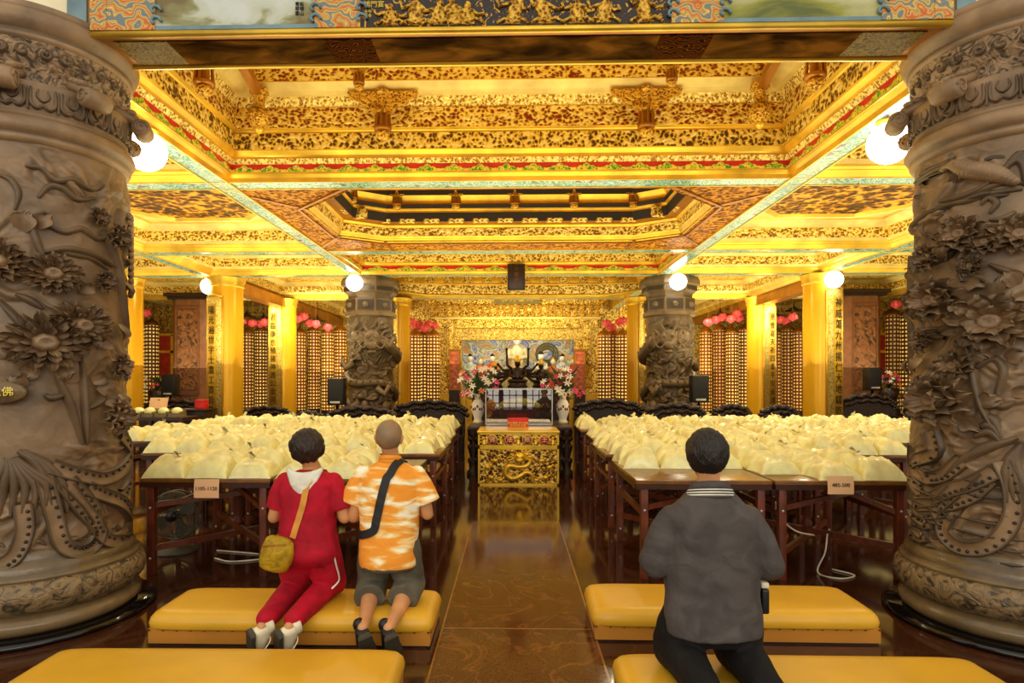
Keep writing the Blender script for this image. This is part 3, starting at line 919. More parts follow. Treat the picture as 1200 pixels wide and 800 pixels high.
# ------------------------------------------------------------------ carved stone pillars
def cyl_hit(c, r, x, y):
    """where the line of sight through a photo point meets an upright cylinder: (angle, height)"""
    d = ray(x, y); o = Vector((0, 0))
    dx, dy = d.x, d.y; fx, fy = -c[0], -c[1]
    A = dx*dx+dy*dy; B = 2*(fx*dx+fy*dy); Cq = fx*fx+fy*fy-r*r
    D = max(B*B-4*A*Cq, 0)
    t = (-B-math.sqrt(D))/(2*A)
    p = Vector((0, 0, H)) + d*t
    return math.atan2(p.y-c[1], p.x-c[0]), p.z

class Cyl:
    def __init__(s, c, r): s.c, s.r = c, r
    def P(s, th, z, off=0.0):
        r = s.r+off
        return Vector((s.c[0]+r*math.cos(th), s.c[1]+r*math.sin(th), z))
    def px(s, x, y): return cyl_hit(s.c, s.r, x, y)
    def local(s, th, z, u, v, w):
        """tangent-plane offset (u along the girth, v up, w outward)"""
        return s.P(th + u/s.r, z+v, w)

def petal(mb, C, th, z, ang, r0, L, W, h0, rise, cup, curl, ruffle, nu=7, nv=9, ry=1.0, seed=0, mat=0):
    vs = []; rr = random.Random(seed)
    ph = rr.uniform(0, 6.28)
    for i in range(nu):
        u = i/(nu-1)
        wd = W*(0.35+0.65*math.sin(PI*min(1, 0.12+u*0.80)))*(1.0 if u < 0.95 else 0.75)
        for j in range(nv):
            v = -1+2*j/(nv-1)
            notch = 1-0.15*ruffle*(.5+.5*math.cos(v*8+ph))*u - 0.16*u*v*v
            rad = r0 + L*u*notch
            off = wd*v
            x = math.cos(ang)*rad - math.sin(ang)*off
            y = (math.sin(ang)*rad + math.cos(ang)*off)*ry
            w = h0 + rise*math.sin(u*PI*0.62) - curl*u*u + cup*v*v*(0.4+u) + 0.008*ruffle*math.cos(v*8+ph)*u
            vs.append(C.local(th, z, x, y, max(w, -0.01)))
    fs = [(i*nv+j, i*nv+j+1, (i+1)*nv+j+1, (i+1)*nv+j) for i in range(nu-1) for j in range(nv-1)]
    mb.add(vs, fs, mat)

def flower(C, th, z, R, parent, ry=0.85, seed=0, kind=0):
    mb = MB(); rr = random.Random(seed)
    layers = [(11, 0.35, 0.68, 0.20, 0.02, 0.085, 0.015), (9, 0.24, 0.52, 0.19, 0.05, 0.075, 0.02), (7, 0.12, 0.38, 0.17, 0.075, 0.06, 0.0)]
    if kind == 1: layers = [(16, 0.40, 0.62, 0.13, 0.02, 0.07, 0.02), (13, 0.30, 0.48, 0.12, 0.045, 0.055, 0.01), (10, 0.22, 0.32, 0.10, 0.06, 0.04, 0.0)]
    k = R/0.16
    for li, (n, r0, L, W, h0, rise, curl) in enumerate(layers):
        a0 = rr.uniform(0, 1)
        for i in range(n):
            petal(mb, C, th, z, a0+2*PI*i/n+rr.uniform(-.08, .08), R*r0, R*L*rr.uniform(.85, 1.1), R*W, h0*k, rise*k*rr.uniform(.8, 1.2), 0.03*k, curl*k, 1.0, ry=ry, seed=seed*100+li*20+i)
    q = [C.local(th, z, 0, 0, 0.075*k)]
    for (fr, w) in ((0.13, 0.12), (0.22, 0.11), (0.30, 0.08), (0.33, 0.03)):
        for i in range(14):
            a = 2*PI*i/14; g = 1+0.06*math.cos(7*a)
            q.append(C.local(th, z, R*fr*g*math.cos(a), R*fr*g*math.sin(a)*ry, w*k))
    fs = [(0, 1+i, 1+(i+1) % 14) for i in range(14)]
    for l in range(3):
        for i in range(14): fs.append((1+l*14+i, 1+(l+1)*14+i, 1+(l+1)*14+(i+1) % 14, 1+l*14+(i+1) % 14))
    mb.add(q, fs, 0)
    return mb.build('peony_relief' if kind == 0 else 'dahlia_relief', MAT['stone'], parent)

def leaves(C, spots, parent, name='leaf_relief'):
    mb = MB()
    for k, (th, z, ang, L, W) in enumerate(spots):
        petal(mb, C, th, z, ang, 0, L, W, 0.02, 0.05, 0.025, 0.03, 2.0, 8, 7, seed=k+77)
    return mb.build(name, MAT['stone'], parent)

def ridge(mb, C, path, w, h, beads=False, taper=True, sub=6, base=-0.01, holes=None):
    """carved band following a path of (angle, height) with raised rims"""
    pts = crom(path, sub); n = len(pts); vs = []; m = 9
    prof = [(-1, 0), (-.92, 1), (-.72, 1.05), (-.55, .62), (0, .8), (.55, .62), (.72, 1.05), (.92, 1), (1, 0)] if w > 0.03 else [(math.cos(PI-PI*i/8), math.sin(PI*i/8)) for i in range(9)]
    for i, p in enumerate(pts):
        a = pts[max(i-1, 0)]; b = pts[min(i+1, n-1)]
        t = np.array([(b[0]-a[0])*C.r, b[1]-a[1]]); t /= (np.linalg.norm(t)+1e-9)
        nn = np.array([-t[1], t[0]]); e = i/(n-1)
        k = (0.35+0.65*math.sin(PI*min(1, 0.1+e*0.85))) if taper else 1
        for (u, v) in prof:
            vs.append(C.local(p[0], p[1], nn[0]*u*w*k, nn[1]*u*w*k, base + h*v*(0.6+0.4*k)))
    fs = [(i*m+j, i*m+j+1, (i+1)*m+j+1, (i+1)*m+j) for i in range(n-1) for j in range(m-1)]
    mb.add(vs, fs, 0)
    if beads:
        for i in range(2, n-2, 2):
            p = pts[i]; a = pts[i-1]; b = pts[i+1]
            t = np.array([(b[0]-a[0])*C.r, b[1]-a[1]]); t /= (np.linalg.norm(t)+1e-9); nn = (-t[1], t[0])
            c = C.local(p[0], p[1], nn[0]*w*.35, nn[1]*w*.35, base+h*0.82)
            holes.ball(c, 0.011, 0.011, 0.011, 7, 5)

def relief_shaft(C, z0, z1, parent, nth=300, nz=330, seed=0.0, amp=0.03, name='shaft', mat='stone'):
    th = np.linspace(0, 2*PI, nth, endpoint=False); zz = np.linspace(z0, z1, nz)
    T, Z = np.meshgrid(th, zz)
    x = np.cos(T)*C.r; y = np.sin(T)*C.r
    w1 = pnoise(x*3+seed, y*3, Z*3); w2 = pnoise(x*3, y*3+seed+9, Z*3+5)
    n1 = pnoise(x*5+w1*2.2+seed, y*5+w2*2.2, Z*7+w1*2)
    n2 = pnoise(x*11+w2*3, y*11+seed, Z*16+w1*4)
    cl = np.clip(n1*3.2, -0.2, 0.55) + 0.35*np.clip(n2*2.5, -0.1, 0.5)
    edge = np.clip((Z-z0)/0.05, 0, 1)*np.clip((z1-Z)/0.22, 0, 1)
    mask = np.clip(pnoise(x*1.6+seed+4, y*1.6, Z*1.6)*3+0.75, 0.12, 1)
    h = amp*cl*edge*mask
    R = C.r+h
    v = np.stack([C.c[0]+R*np.cos(T), C.c[1]+R*np.sin(T), Z], -1).reshape(-1, 3) - np.array(wloc(parent))
    i = np.arange(nz-1)[:, None]*nth; j = np.arange(nth)[None, :]; j2 = (j+1) % nth
    f = np.stack([i+j, i+j2, i+nth+j2, i+nth+j], -1).reshape(-1, 4)
    me = bpy.data.meshes.new(name)
    me.from_pydata(v.tolist(), [], f.tolist()); me.materials.append(MAT[mat])
    me.polygons.foreach_set('use_smooth', [True]*len(me.polygons))
    o = bpy.data.objects.new(name, me); COL.objects.link(o); o.parent = parent
    return o

def big_pillar(c, side):
    lab = ('massive carved stone pillar with dahlias and feathers at the left edge, left of mustard benches' if side < 0 else
           'massive carved stone pillar with crane and peonies at the right edge, right of mustard benches')
    t = thing('carved_pillar', lab, 'pillar', (c[0], c[1], 0), 'carved stone pillars at the front')
    R = 0.525; C = Cyl(c, R); ctr = (c[0], c[1], 0)
    q = MB(); q.lathe([(0.0, 0.0), (0.72, 0.0), (0.73, 0.02), (0.71, 0.04), (0.0, 0.04)], ctr, 72); q.build('plinth_ring', MAT['black_gloss'], t)
    q = MB(); q.lathe([(0.55, 0.04), (0.60, 0.045), (0.63, 0.08), (0.625, 0.12), (0.58, 0.15), (0.565, 0.165)], ctr, 72); q.build('lower_base_moulding', MAT['stone_base'], t)
    q = MB(); q.lathe([(0.565, 0.16), (0.60, 0.175), (0.645, 0.22), (0.66, 0.28), (0.645, 0.34), (0.61, 0.375)], ctr, 72); q.build('base_drum', MAT['stone_relief_low'], t)
    q = MB(); q.lathe([(0.61, 0.37), (0.625, 0.385), (0.61, 0.40), (0.585, 0.42), (0.59, 0.445), (0.565, 0.47), (0.545, 0.50), (0.55, 0.53), (0.525, 0.55)], ctr, 72); q.build('upper_base_moulding', MAT['stone_base'], t)
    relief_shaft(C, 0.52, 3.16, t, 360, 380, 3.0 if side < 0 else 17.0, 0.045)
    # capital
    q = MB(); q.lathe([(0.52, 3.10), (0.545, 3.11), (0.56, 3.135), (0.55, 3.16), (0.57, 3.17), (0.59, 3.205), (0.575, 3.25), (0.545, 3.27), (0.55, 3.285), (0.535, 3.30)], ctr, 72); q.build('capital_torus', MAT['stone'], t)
    q = MB(); q.lathe([(0.535, 3.295), (0.55, 3.36), (0.565, 3.44), (0.575, 3.48), (0.52, 3.49)], ctr, 72); q.build('panelled_band', MAT['stone'], t)
    Cb = Cyl(c, 0.56); pm = MB()
    for k in range(22):                                   # lotus panels on the band
        a = 2*PI*k/22
        ridge(pm, Cb, [(a-.11, 3.45), (a-.115, 3.36), (a-.06, 3.325), (a, 3.345), (a+.06, 3.325), (a+.115, 3.36), (a+.11, 3.45)], 0.012, 0.02, taper=False, sub=4)
        ridge(pm, Cb, [(a-.04, 3.44), (a-.055, 3.40), (a, 3.37), (a+.055, 3.40), (a+.04, 3.44)], 0.010, 0.016, taper=False, sub=3)
        ridge(pm, Cb, [(a+.143, 3.31), (a+.143, 3.47)], 0.009, 0.018, taper=False, sub=3)
    pm.build('panel_carving', MAT['stone'], t)
    q = MB(); q.lathe([(0.48, 3.48), (0.49, 3.56), (0.50, 3.60), (0.51, 3.61), (0.535, 3.66), (0.56, 3.74)], ctr, 72); q.build('scroll_frieze', MAT['stone_relief'], t)
    Cf = Cyl(c, 0.54); pm = MB()
    for k in range(30):                                   # curling scrolls
        a = 2*PI*k/30; sg = 1 if k % 2 else -1
        ridge(pm, Cf, [(a+sg*0.10*(1-i/9)*math.cos(i*1.05)*0.9, 3.675+0.042*(1-i/10)*math.sin(i*1.05)) for i in range(9)], 0.012, 0.03, sub=3, base=-0.015)
    pm.build('scroll_carving', MAT['stone'], t)
    q = MB(); q.lathe([(0.545, 3.735), (0.57, 3.75), (0.575, 3.77), (0.56, 3.785), (0.575, 3.80), (0.605, 3.84), (0.615, 3.89), (0.605, 3.91), (0.60, 3.92)], ctr, 72); q.build('capital_rim', MAT['stone'], t)
    q = MB(); q.lathe([(0.60, 3.915), (0.605, 3.925), (0.605, 3.955), (0.59, 3.962), (0.0, 3.964)], ctr, 72); q.build('fret_band', MAT['stone'], t)
    for k in range(8):                                    # projecting scroll brackets round the capital
        a = 2*PI*k/8 + (math.radians(24) if side > 0 else math.radians(180-24))
        d = Vector((math.cos(a), math.sin(a), 0)); n = Vector((-d.y, d.x, 0))
        q = MB()
        b = Vector((c[0], c[1], 0))
        q.rings([[b + d*r_ + n*(w_*math.cos(u)) + Vector((0, 0, z_+h_*math.sin(u))) for u in [2*PI*i/14 for i in range(14)]] for (r_, w_, z_, h_) in ((0.44, .085, 3.555, .05), (0.52, .088, 3.53, .05), (0.59, .085, 3.50, .045), (0.64, .07, 3.48, .04))], 0)
        vc = b+d*.645+Vector((0, 0, 3.445))                   # rolled volute across the end
        q.tube([vc-n*.088, vc-n*.07, vc+n*.07, vc+n*.088], [.05, .064, .064, .05], 20)
        for s_ in (-1, 1):
            q.tube([vc+n*s_*.089+(d*math.cos(i*.8)+Vector((0, 0, 1))*math.sin(i*.8))*(.052-.004*i) for i in range(11)], .007, 6)
            for i in range(3):
                q.ball(b+d*(0.48+0.05*i)+n*s_*0.045+Vector((0, 0, 3.59-0.02*i)), 0.036, 0.036, 0.024, 9, 6)
        q.build('scroll_bracket', MAT['stone'], t)
    holes = MB(); band = MB(); twig = MB()
    g = lambda x, y: C.px(x, y)
    if side < 0:
        fl = [(60, 322, 30, 1), (52, 402, 40, 1), (89, 382, 34, 1), (4, 308, 30, 1), (133, 430, 20, 0), (128, 488, 26, 0), (130, 278, 20, 0), (118, 330, 16, 0), (112, 255, 14, 0)]
        tr = [[(95, 520), (84, 480), (70, 448), (62, 425)], [(100, 520), (99, 490), (97, 450), (93, 415)], [(98, 480), (115, 470), (122, 455)], [(36, 395), (18, 372), (0, 352)], [(75, 462), (60, 466), (52, 462)],
              [(52, 306), (42, 280), (34, 250)], [(50, 296), (80, 292), (110, 300), (130, 312)], [(118, 270), (132, 300), (138, 330), (142, 360), (146, 395)], [(20, 345), (35, 352), (50, 362)]]
        clouds = [[(30, 195), (50, 198), (65, 212), (85, 210), (105, 222), (120, 216)], [(50, 262), (75, 272), (95, 268), (115, 280), (135, 270)], [(60, 292), (85, 298), (105, 302), (125, 316)], [(45, 232), (58, 218), (75, 222), (90, 234), (110, 232)], [(0, 205), (14, 212), (22, 228), (18, 246)]]
        feath = [[(22+3*i, 528), (40+9*i, 540+3*i), (52+11*i, 560+8*i*0.6), (60+9*i, 592+4*i)] for i in range(3)]
        fan = [[(8+2*i, 536), (4+6*i, 552), (-6+12*i, 570), (-12+13*i, 612-4*i)] for i in range(7)]
        loops = [[(52, 560), (62, 600), (72, 636), (92, 645), (108, 636), (112, 618), (96, 598), (76, 570)], [(60, 546), (92, 556), (120, 560), (142, 546), (150, 524)], [(28, 590), (30, 620), (20, 648), (2, 662)],
                 [(104, 600), (112, 622), (128, 634), (148, 630), (157, 612), (152, 590)], [(78, 562), (98, 585), (112, 606)], [(100, 572), (120, 580), (140, 590), (154, 606)], [(138, 512), (150, 535), (146, 565), (138, 580)]]
        lv = [(105, 446, 0.4, .10, .05), (112, 452, -0.6, .1, .05), (30, 455, 2.4, .12, .06), (40, 428, -2.0, .11, .05), (25, 270, 1.2, .14, .06), (42, 266, 0.9, .13, .05), (112, 402, 0.2, .1, .05), (70, 430, -1.2, .1, .05), (20, 415, 2.9, .1, .05),
              (45, 345, -0.6, .2, .04), (90, 340, 0.4, .1, .04), (136, 380, -1.4, .13, .05), (142, 330, -1.4, .12, .05), (120, 470, -0.2, .1, .04), (136, 462, -1.3, .1, .05)]
        scale_zone = [(145, 292, 1)]
    else:
        fl = [(1132, 275, 26, 0), (1156, 284, 18, 0), (1192, 276, 26, 0), (1106, 352, 34, 0), (1164, 378, 40, 0), (1108, 468, 38, 0), (1124, 428, 22, 0), (1094, 302, 20, 0), (1088, 400, 18, 0), (1076, 350, 16, 0), (1140, 312, 15, 0), (1086, 450, 14, 0)]
        tr = [[(1168, 508), (1150, 475), (1142, 440), (1136, 410), (1130, 395)], [(1146, 430), (1166, 420), (1176, 436), (1170, 462), (1176, 478)], [(1130, 330), (1126, 308), (1134, 290)], [(1200, 322), (1180, 318), (1160, 310)], [(1160, 472), (1175, 476), (1190, 470)],
              [(1078, 230), (1090, 250), (1098, 280)], [(1070, 300), (1066, 340), (1072, 380), (1068, 420)], [(1110, 396), (1096, 386), (1080, 390), (1072, 402)], [(1098, 330), (1088, 310), (1078, 290)]]
        clouds = [[(1085, 215), (1095, 205), (1115, 192), (1135, 190)], [(1095, 238), (1120, 232), (1150, 222), (1180, 214), (1200, 215)], [(1092, 244), (1130, 236), (1165, 226), (1198, 222)], [(1160, 250), (1168, 238), (1158, 232), (1150, 240)], [(1080, 205), (1088, 200), (1092, 208), (1084, 214)], [(1084, 252), (1100, 246), (1108, 250), (1098, 258)], [(1190, 248), (1176, 256), (1160, 258)]]
        feath = [[(1175, 520-2*i), (1160+2*i, 505-7*i), (1142+5*i, 512-12*i)] for i in range(3)]
        fan = [[(1192, 512), (1175-5*i, 518+2*i), (1150-6*i, 525+4*i), (1128-6*i, 540+6*i)] for i in range(4)] + [[(1196, 520), (1190-3*i, 540), (1196-6*i, 562), (1204-8*i, 588)] for i in range(4)]
        loops = [[(1174, 540), (1186, 570), (1184, 610), (1160, 638), (1128, 640), (1110, 622), (1116, 600)], [(1160, 560), (1140, 580), (1118, 590), (1100, 606), (1076, 608), (1062, 590)], [(1130, 540), (1110, 556), (1092, 560)], [(1166, 552), (1140, 566), (1116, 574), (1098, 584)],
                 [(1062, 560), (1066, 600), (1074, 624), (1092, 632)], [(1096, 505), (1100, 530), (1092, 560), (1080, 580), (1084, 604)], [(1064, 520), (1070, 550), (1084, 575)], [(1122, 575), (1104, 596), (1112, 612)]]
        lv = [(1102, 440, 2.6, .1, .05), (1150, 402, -1.0, .13, .05), (1180, 420, 0.4, .1, .05), (1186, 460, 0.2, .1, .04), (1120, 318, 0.6, .12, .05), (1136, 330, -0.4, .12, .05), (1108, 305, 1.2, .12, .05), (1086, 262, -1.2, .14, .05), (1140, 405, 2.4, .1, .05), (1148, 470, 0.2, .13, .05),
              (1074, 376, 1.9, .12, .05), (1070, 440, 1.6, .14, .05), (1066, 470, -1.4, .14, .05), (1078, 326, 2.2, .12, .05), (1168, 345, 1.4, .12, .04), (1130, 490, -0.6, .14, .05), (1084, 420, -2.0, .12, .05), (1190, 335, 2.0, .12, .05)]
    for k, (x, y, r_, kind) in enumerate(fl):
        th, z = g(x, y)
        flower(C, th, z, r_*0.00545, t, 0.9, 10*k+(0 if side < 0 else 500), kind)
    leaves(C, [(*g(x, y), a, L, W) for (x, y, a, L, W) in lv], t)
    for p in tr: ridge(twig, C, [g(*q_) for q_ in p], 0.026, 0.055, base=-0.005)
    twig.build('branch_relief', MAT['stone'], t)
    cl = MB()
    for p in clouds: ridge(cl, C, [g(*q_) for q_ in p], 0.022, 0.032, base=-0.004)
    cl.build('cloud_relief', MAT['stone'], t)
    fe = MB()
    for p in fan + feath: ridge(fe, C, [g(*q_) for q_ in p], 0.029, 0.045, base=0.0, sub=5)
    fe.build('feather_relief', MAT['stone'], t)
    for p in loops: ridge(band, C, [g(*q_) for q_ in p], 0.052, 0.05, True, False, 7, -0.005, holes)
    # low wave carving just above the base
    for k in range(16):
        a = 2*PI*k/16
        ridge(band, C, [(a+0.05*i, 0.585+0.02*math.sin(i*1.4+k)) for i in range(8)], 0.02, 0.03, taper=True)
    bo = band.build('beaded_ribbon_relief', MAT['stone'], t)
    holes.build('drilled_bead', MAT['stone_dark'], bo)
    if side < 0:
        th, z = g(5, 459)
        q = MB(); R_ = 0.115
        ring = lambda k, w: [C.local(th, z, 0.125*k*math.cos(2*PI*i/24), 0.07*k*math.sin(2*PI*i/24), w) for i in range(24)]
        q.rings([ring(1, 0.02), ring(1, 0.085), ring(.92, 0.1)], 0)
        q.build('oval_tablet', MAT['stone_base'], t)
        me = text_mesh('生佛', 0.062, MAT['gold_ink'])
        n = Vector((math.cos(th), math.sin(th), 0)); u = Vector((-n.y, n.x, 0)); up = Vector((0, 0, 1))
        M = Matrix((( u.x, up.x, n.x, 0), (u.y, up.y, n.y, 0), (u.z, up.z, n.z, 0), (0, 0, 0, 1)))
        me.transform(Matrix.Translation(C.local(th, z, 0.02, 0, 0.102)) @ M); mesh_obj('inscription', me, t)
        # scaled neck of a bird near the inner edge
        q = MB(); pts = crom([(*g(146, 255),), (*g(148, 300),), (*g(150, 345),)], 6)
        for i, p in enumerate(pts):
            for j in range(-2, 3):
                q.ball(C.local(p[0], p[1]+(0.012 if j % 2 else 0), j*0.028, 0, 0.035), 0.02, 0.02, 0.022, 8, 5)
        q.build('scale_relief', MAT['stone'], t)
    else:
        # crane in flight: body, neck and two feathered wings
        q = MB()
        body = crom([g(1188, 214), g(1165, 204), g(1140, 200), g(1122, 194), (g(1110, 198))], 5)
        for i, p in enumerate(body):
            r_ = 0.055*math.sin(PI*min(0.97, 0.12+i/len(body)))
            q.ball(C.local(p[0], p[1], 0, 0, 0.03), r_+0.012, r_+0.012, r_*0.8+0.012, 8, 6)
        for w in range(9): ridge(q, C, [g(1170, 206), g(1180+w*2, 196-w*2), g(1200, 178+w*5)], 0.02, 0.05)
        for w in range(7): ridge(q, C, [g(1168, 208), g(1152-w*2, 220+w), g(1140-w*4, 224+w*2)], 0.018, 0.045)
        for w in range(4): ridge(q, C, [g(1130, 198), g(1124-w*2, 206), g(1122-w*3, 214+w)], 0.012, 0.04)
        q.build('crane_relief', MAT['stone'], t)
    return t
big_pillar((-3.32, 4.22), -1)
big_pillar((3.34, 4.22), 1)

def dragon_pillar(c, side):
    lab = 'distant stone dragon pillar with octagonal capital, %s of the central altar' % ('left' if side < 0 else 'right')
    t = thing('dragon_pillar', lab, 'pillar', (c[0], c[1], 0), 'dragon pillars flanking the altar')
    R = 0.49; C = Cyl(c, R); ctr = (c[0], c[1], 0)
    q = MB(); q.lathe([(0, 0), (0.72, 0), (0.72, 0.1), (0.66, 0.14), (0.7, 0.25), (0.6, 0.4), (0.52, 0.45)], ctr, 48); q.build('base', MAT['stone_far'], t)
    relief_shaft(C, 0.4, 3.02, t, 200, 240, 31.0*side, 0.09, mat='stone_far')
    q = MB(); a0 = PI/8
    def octa(r, z): return [(c[0]+r*math.cos(a0+2*PI*i/8), c[1]+r*math.sin(a0+2*PI*i/8), z) for i in range(8)]
    q.rings([octa(r, z) for r, z in ((.50, 3.0), (.58, 3.03), (.58, 3.10), (.55, 3.12), (.55, 3.40), (.50, 3.42), (.50, 3.46), (.52, 3.50), (.60, 3.56), (.60, 3.66), (.66, 3.70), (.66, 3.78), (.62, 3.87))], 0, smooth=False)
    q.build('octagonal_capital', MAT['stone_far'], t)
    pm = MB()
    for i in range(8):
        a = 2*PI*(i+0.5)/8 + a0; n = Vector((math.cos(a), math.sin(a), 0)); u = Vector((-n.y, n.x, 0)); ap = math.cos(PI/8)
        cc = Vector(ctr) + n*(0.55*ap)
        pm.obox(cc+Vector((0, 0, 3.26)), u*0.17, n*0.015, Vector((0, 0, 0.11)))
        pm.ball(cc+n*0.02+Vector((0, 0, 3.26)), 0.07, 0.04, 0.06)
        cc = Vector(ctr) + n*(0.60*ap)
        pm.obox(cc+Vector((0, 0, 3.61)), u*0.2, n*0.012, Vector((0, 0, 0.04)))
    pm.build('capital_panel', MAT['stone_far'], t)
    # dragon winding down the shaft
    q = MB(); pts = []; rad = []
    N = 90; turn = 1.9*2*PI
    for i in range(N):
        e = i/(N-1); a = -PI/2 + side*(0.5 - turn*e)
        z = 2.55 - 1.75*e + 0.10*math.sin(e*22)
        pts.append(C.P(a, z, 0.05+0.03*math.sin(e*9))); rad.append(0.125*(1-0.55*e))
    q.tube(pts, rad, 12)
    for i in range(2, N-2, 2):                        # crest along the back
        p = pts[i]; n = Vector((p.x-c[0], p.y-c[1], 0)).normalized()
        q.ball(p+n*rad[i]*0.9+Vector((0, 0, rad[i]*0.5)), 0.025, 0.025, 0.045, 6, 5)
    q.build('dragon_body', MAT['stone_far'], t)
    hx = -PI/2 + side*0.25*-1
    q = MB(); hc = C.P(hx, 2.5, 0.12); n = Vector((math.cos(hx), math.sin(hx), 0)); u = Vector((-n.y, n.x, 0))
    q.ball(hc, 0.19, 0.15, 0.21, 16, 12); q.ball(hc+n*0.12+Vector((0, 0, -0.14)), 0.12, 0.11, 0.10)
    q.ball(hc+n*0.14+Vector((0, 0, -0.28)), 0.10, 0.09, 0.04)
    for s_ in (-1, 1):
        q.ball(hc+n*0.14+u*s_*0.09+Vector((0, 0, 0.05)), 0.045)
        q.tube(crom([hc+u*s_*0.08+Vector((0, 0, .15)), hc+u*s_*0.16+Vector((0, 0, .3)), hc+u*s_*0.12+Vector((0, 0, .42))], 4), [0.035*(1-i/12) for i in range(9)], 8)
        q.tube(crom([hc+n*.18+u*s_*0.06+Vector((0, 0, -.12)), hc+n*.22+u*s_*0.2+Vector((0, 0, -.2)), hc+n*.15+u*s_*0.3+Vector((0, 0, -.05))], 4), 0.016, 6)
        for k in range(4):
            q.tube(crom([hc+u*s_*0.14, hc+u*s_*(0.24+.02*k)+Vector((0, 0, .14-.1*k)), hc+u*s_*0.30+n*-.03+Vector((0, 0, .2-.13*k))], 3), [0.04, .038, .034, .03, .022, .014, .008], 7)
    q.build('dragon_head', MAT['stone_far'], t)
    q = MB()
    for (da, z, sg) in ((-0.9*side, 2.5, 1), (0.75*side, 2.0, -1), (-0.7*side, 1.45, 1), (0.5*side, 1.15, -1)):
        a = -PI/2+da; el = C.P(a, z-0.14, 0.16); ft = C.P(a+sg*0.12, z+0.06, 0.2)
        q.tube([C.P(a-sg*0.25, z, 0.06), el, ft], [0.08, 0.07, 0.05], 9)
        for k in range(4):
            q.tube([ft, C.P(a+sg*(.18+.02*k), z+.12-.06*k, 0.2), C.P(a+sg*(.24+.0*k), z+.1-.07*k, 0.12)], [0.028, 0.024, 0.008], 6)
    q.build('dragon_claw', MAT['stone_far'], t)
    q = MB()
    for k in range(14):                               # waves and small figures at the foot
        a = 2*PI*k/14
        q.ball(C.P(a, 0.62+0.12*math.sin(k*2.1), 0.05), 0.15, 0.15, 0.17, 10, 8)
        q.ball(C.P(a+0.2, 0.95+0.1*math.sin(k*3.3), 0.03), 0.09, 0.09, 0.13, 9, 7)
    q.build('wave_relief', MAT['stone_far'], t)
    return t
dragon_pillar((-3.19, 13.75), -1)
dragon_pillar((3.47, 13.75), 1)

# square-shouldered brown stone piers by the side altars
def pier(cx, cy, lab):
    t = thing('stone_pier', lab, 'pier', (cx, cy, 0), 'brown stone piers')
    w = 0.5
    q = MB(); poly = [(cx-w, cy-w+.16), (cx-w+.16, cy-w), (cx+w-.16, cy-w), (cx+w, cy-w+.16), (cx+w, cy+w), (cx-w, cy+w)]
    q.prism(poly, 'z', 0, 3.92); q.build('shaft', MAT['pier_plain'], t)
    q = MB(); q.box(cx-w-.12, cx+w+.12, cy-w-.12, cy+w+.1, 3.92, 4.02); q.box(cx-w-.05, cx+w+.05, cy-w-.05, cy+w+.1, 3.85, 3.92); q.build('cornice', MAT['ebony'], t)
    q = MB(); q.box(cx-w+.22, cx+w-.22, cy-w-.025, cy-w, 1.35, 3.55); q.box(cx-w+.22, cx+w-.22, cy-w-.025, cy-w, 0.35, 1.15); q.build('carved_panel', MAT['pier'], t)
    q = MB()
    for z0, z1 in ((1.27, 3.63), (0.28, 1.22)):
        x0, x1 = cx-w+.19, cx+w-.19
        for a, b in (((x0, z0), (x1, z0)), ((x1, z0), (x1, z1)), ((x1, z1), (x0, z1)), ((x0, z1), (x0, z0))):
            q.bar((a[0], cy-w-.02, a[1]), (b[0], cy-w-.02, b[1]), .04, .04)
    q.build('panel_frame', MAT['pier_plain'], t)
pier(-9.0, 17.3, 'brown carved stone pier behind the left gold column')
pier(9.32, 17.0, 'brown carved stone pier behind the right gold column')
# ------------------------------------------------------------------ ceiling globes
def make_globe(lab):
    t = thing('globe_lamp', lab, 'lamp', (0, 0, 0), 'round white ceiling lamps')
    q = MB(); q.lathe([(0, 0), (0.10, 0), (0.10, -0.02), (0.07, -0.035), (0.06, -0.05)], n=24); q.build('ceiling_mount', MAT['gold'], t)
    q = MB(); q.ball((0, 0, -0.20), 0.175, 0.175, 0.175, 28, 18); q.build('lamp_shade', MAT['globe'], t)
    return t
gl = None
for (x, y, lab) in ((-3.30, 5.45, 'round white globe lamp glowing behind the near left pillar capital'),
                    (3.27, 5.42, 'round white globe lamp glowing behind the near right pillar capital'),
                    (-3.36, 12.95, 'round white globe lamp in front of the left dragon pillar'),
                    (3.46, 12.95, 'round white globe lamp in front of the right dragon pillar'),
                    (-6.68, 13.35, 'round white globe lamp beside the large left gold column'),
                    (6.58, 12.75, 'round white globe lamp beside the large right gold column')):
    if gl is None: gl = make_globe(lab); gl.location = (x, y, ZC)
    else: dup(gl, (x, y, ZC), 0, lab)

# ------------------------------------------------------------------ gold columns and couplet boards
def column(x, y, r, lab):
    t = thing('gold_column', lab, 'column', (x, y, 0), 'smooth gold columns')
    c = (x, y, 0)
    q = MB(); q.lathe([(0, 0), (r+.16, 0), (r+.16, .12), (r+.1, .16), (r+.13, .26), (r+.05, .36), (r, .4)], c, 40); q.build('base', MAT['stone_base'], t)
    q = MB(); q.lathe([(r, .4), (r, ZC-.01)], c, 40); q.build('shaft', MAT['col'], t)
    q = MB(); q.lathe([(r, ZC-.22), (r+.03, ZC-.2), (r+.015, ZC-.16), (r+.05, ZC-.06), (r+.06, ZC-.01)], c, 40); q.build('collar', MAT['gold'], t)
    return t
t_ = NT('smooth_gold_lacquer'); MAT['col'] = t_.set(color=(226, 172, 34), rough=0.24, metal=0.25)
MAT['board'] = gold_frieze('gilt_board_diaper', 34, (168, 116, 26), 0.30, (240, 196, 66), metal=0.3, bdist=0.01)
t_ = NT('bright_gilt_field'); MAT['board_field'] = t_.set(color=(236, 188, 52), rough=0.3, metal=0.3)
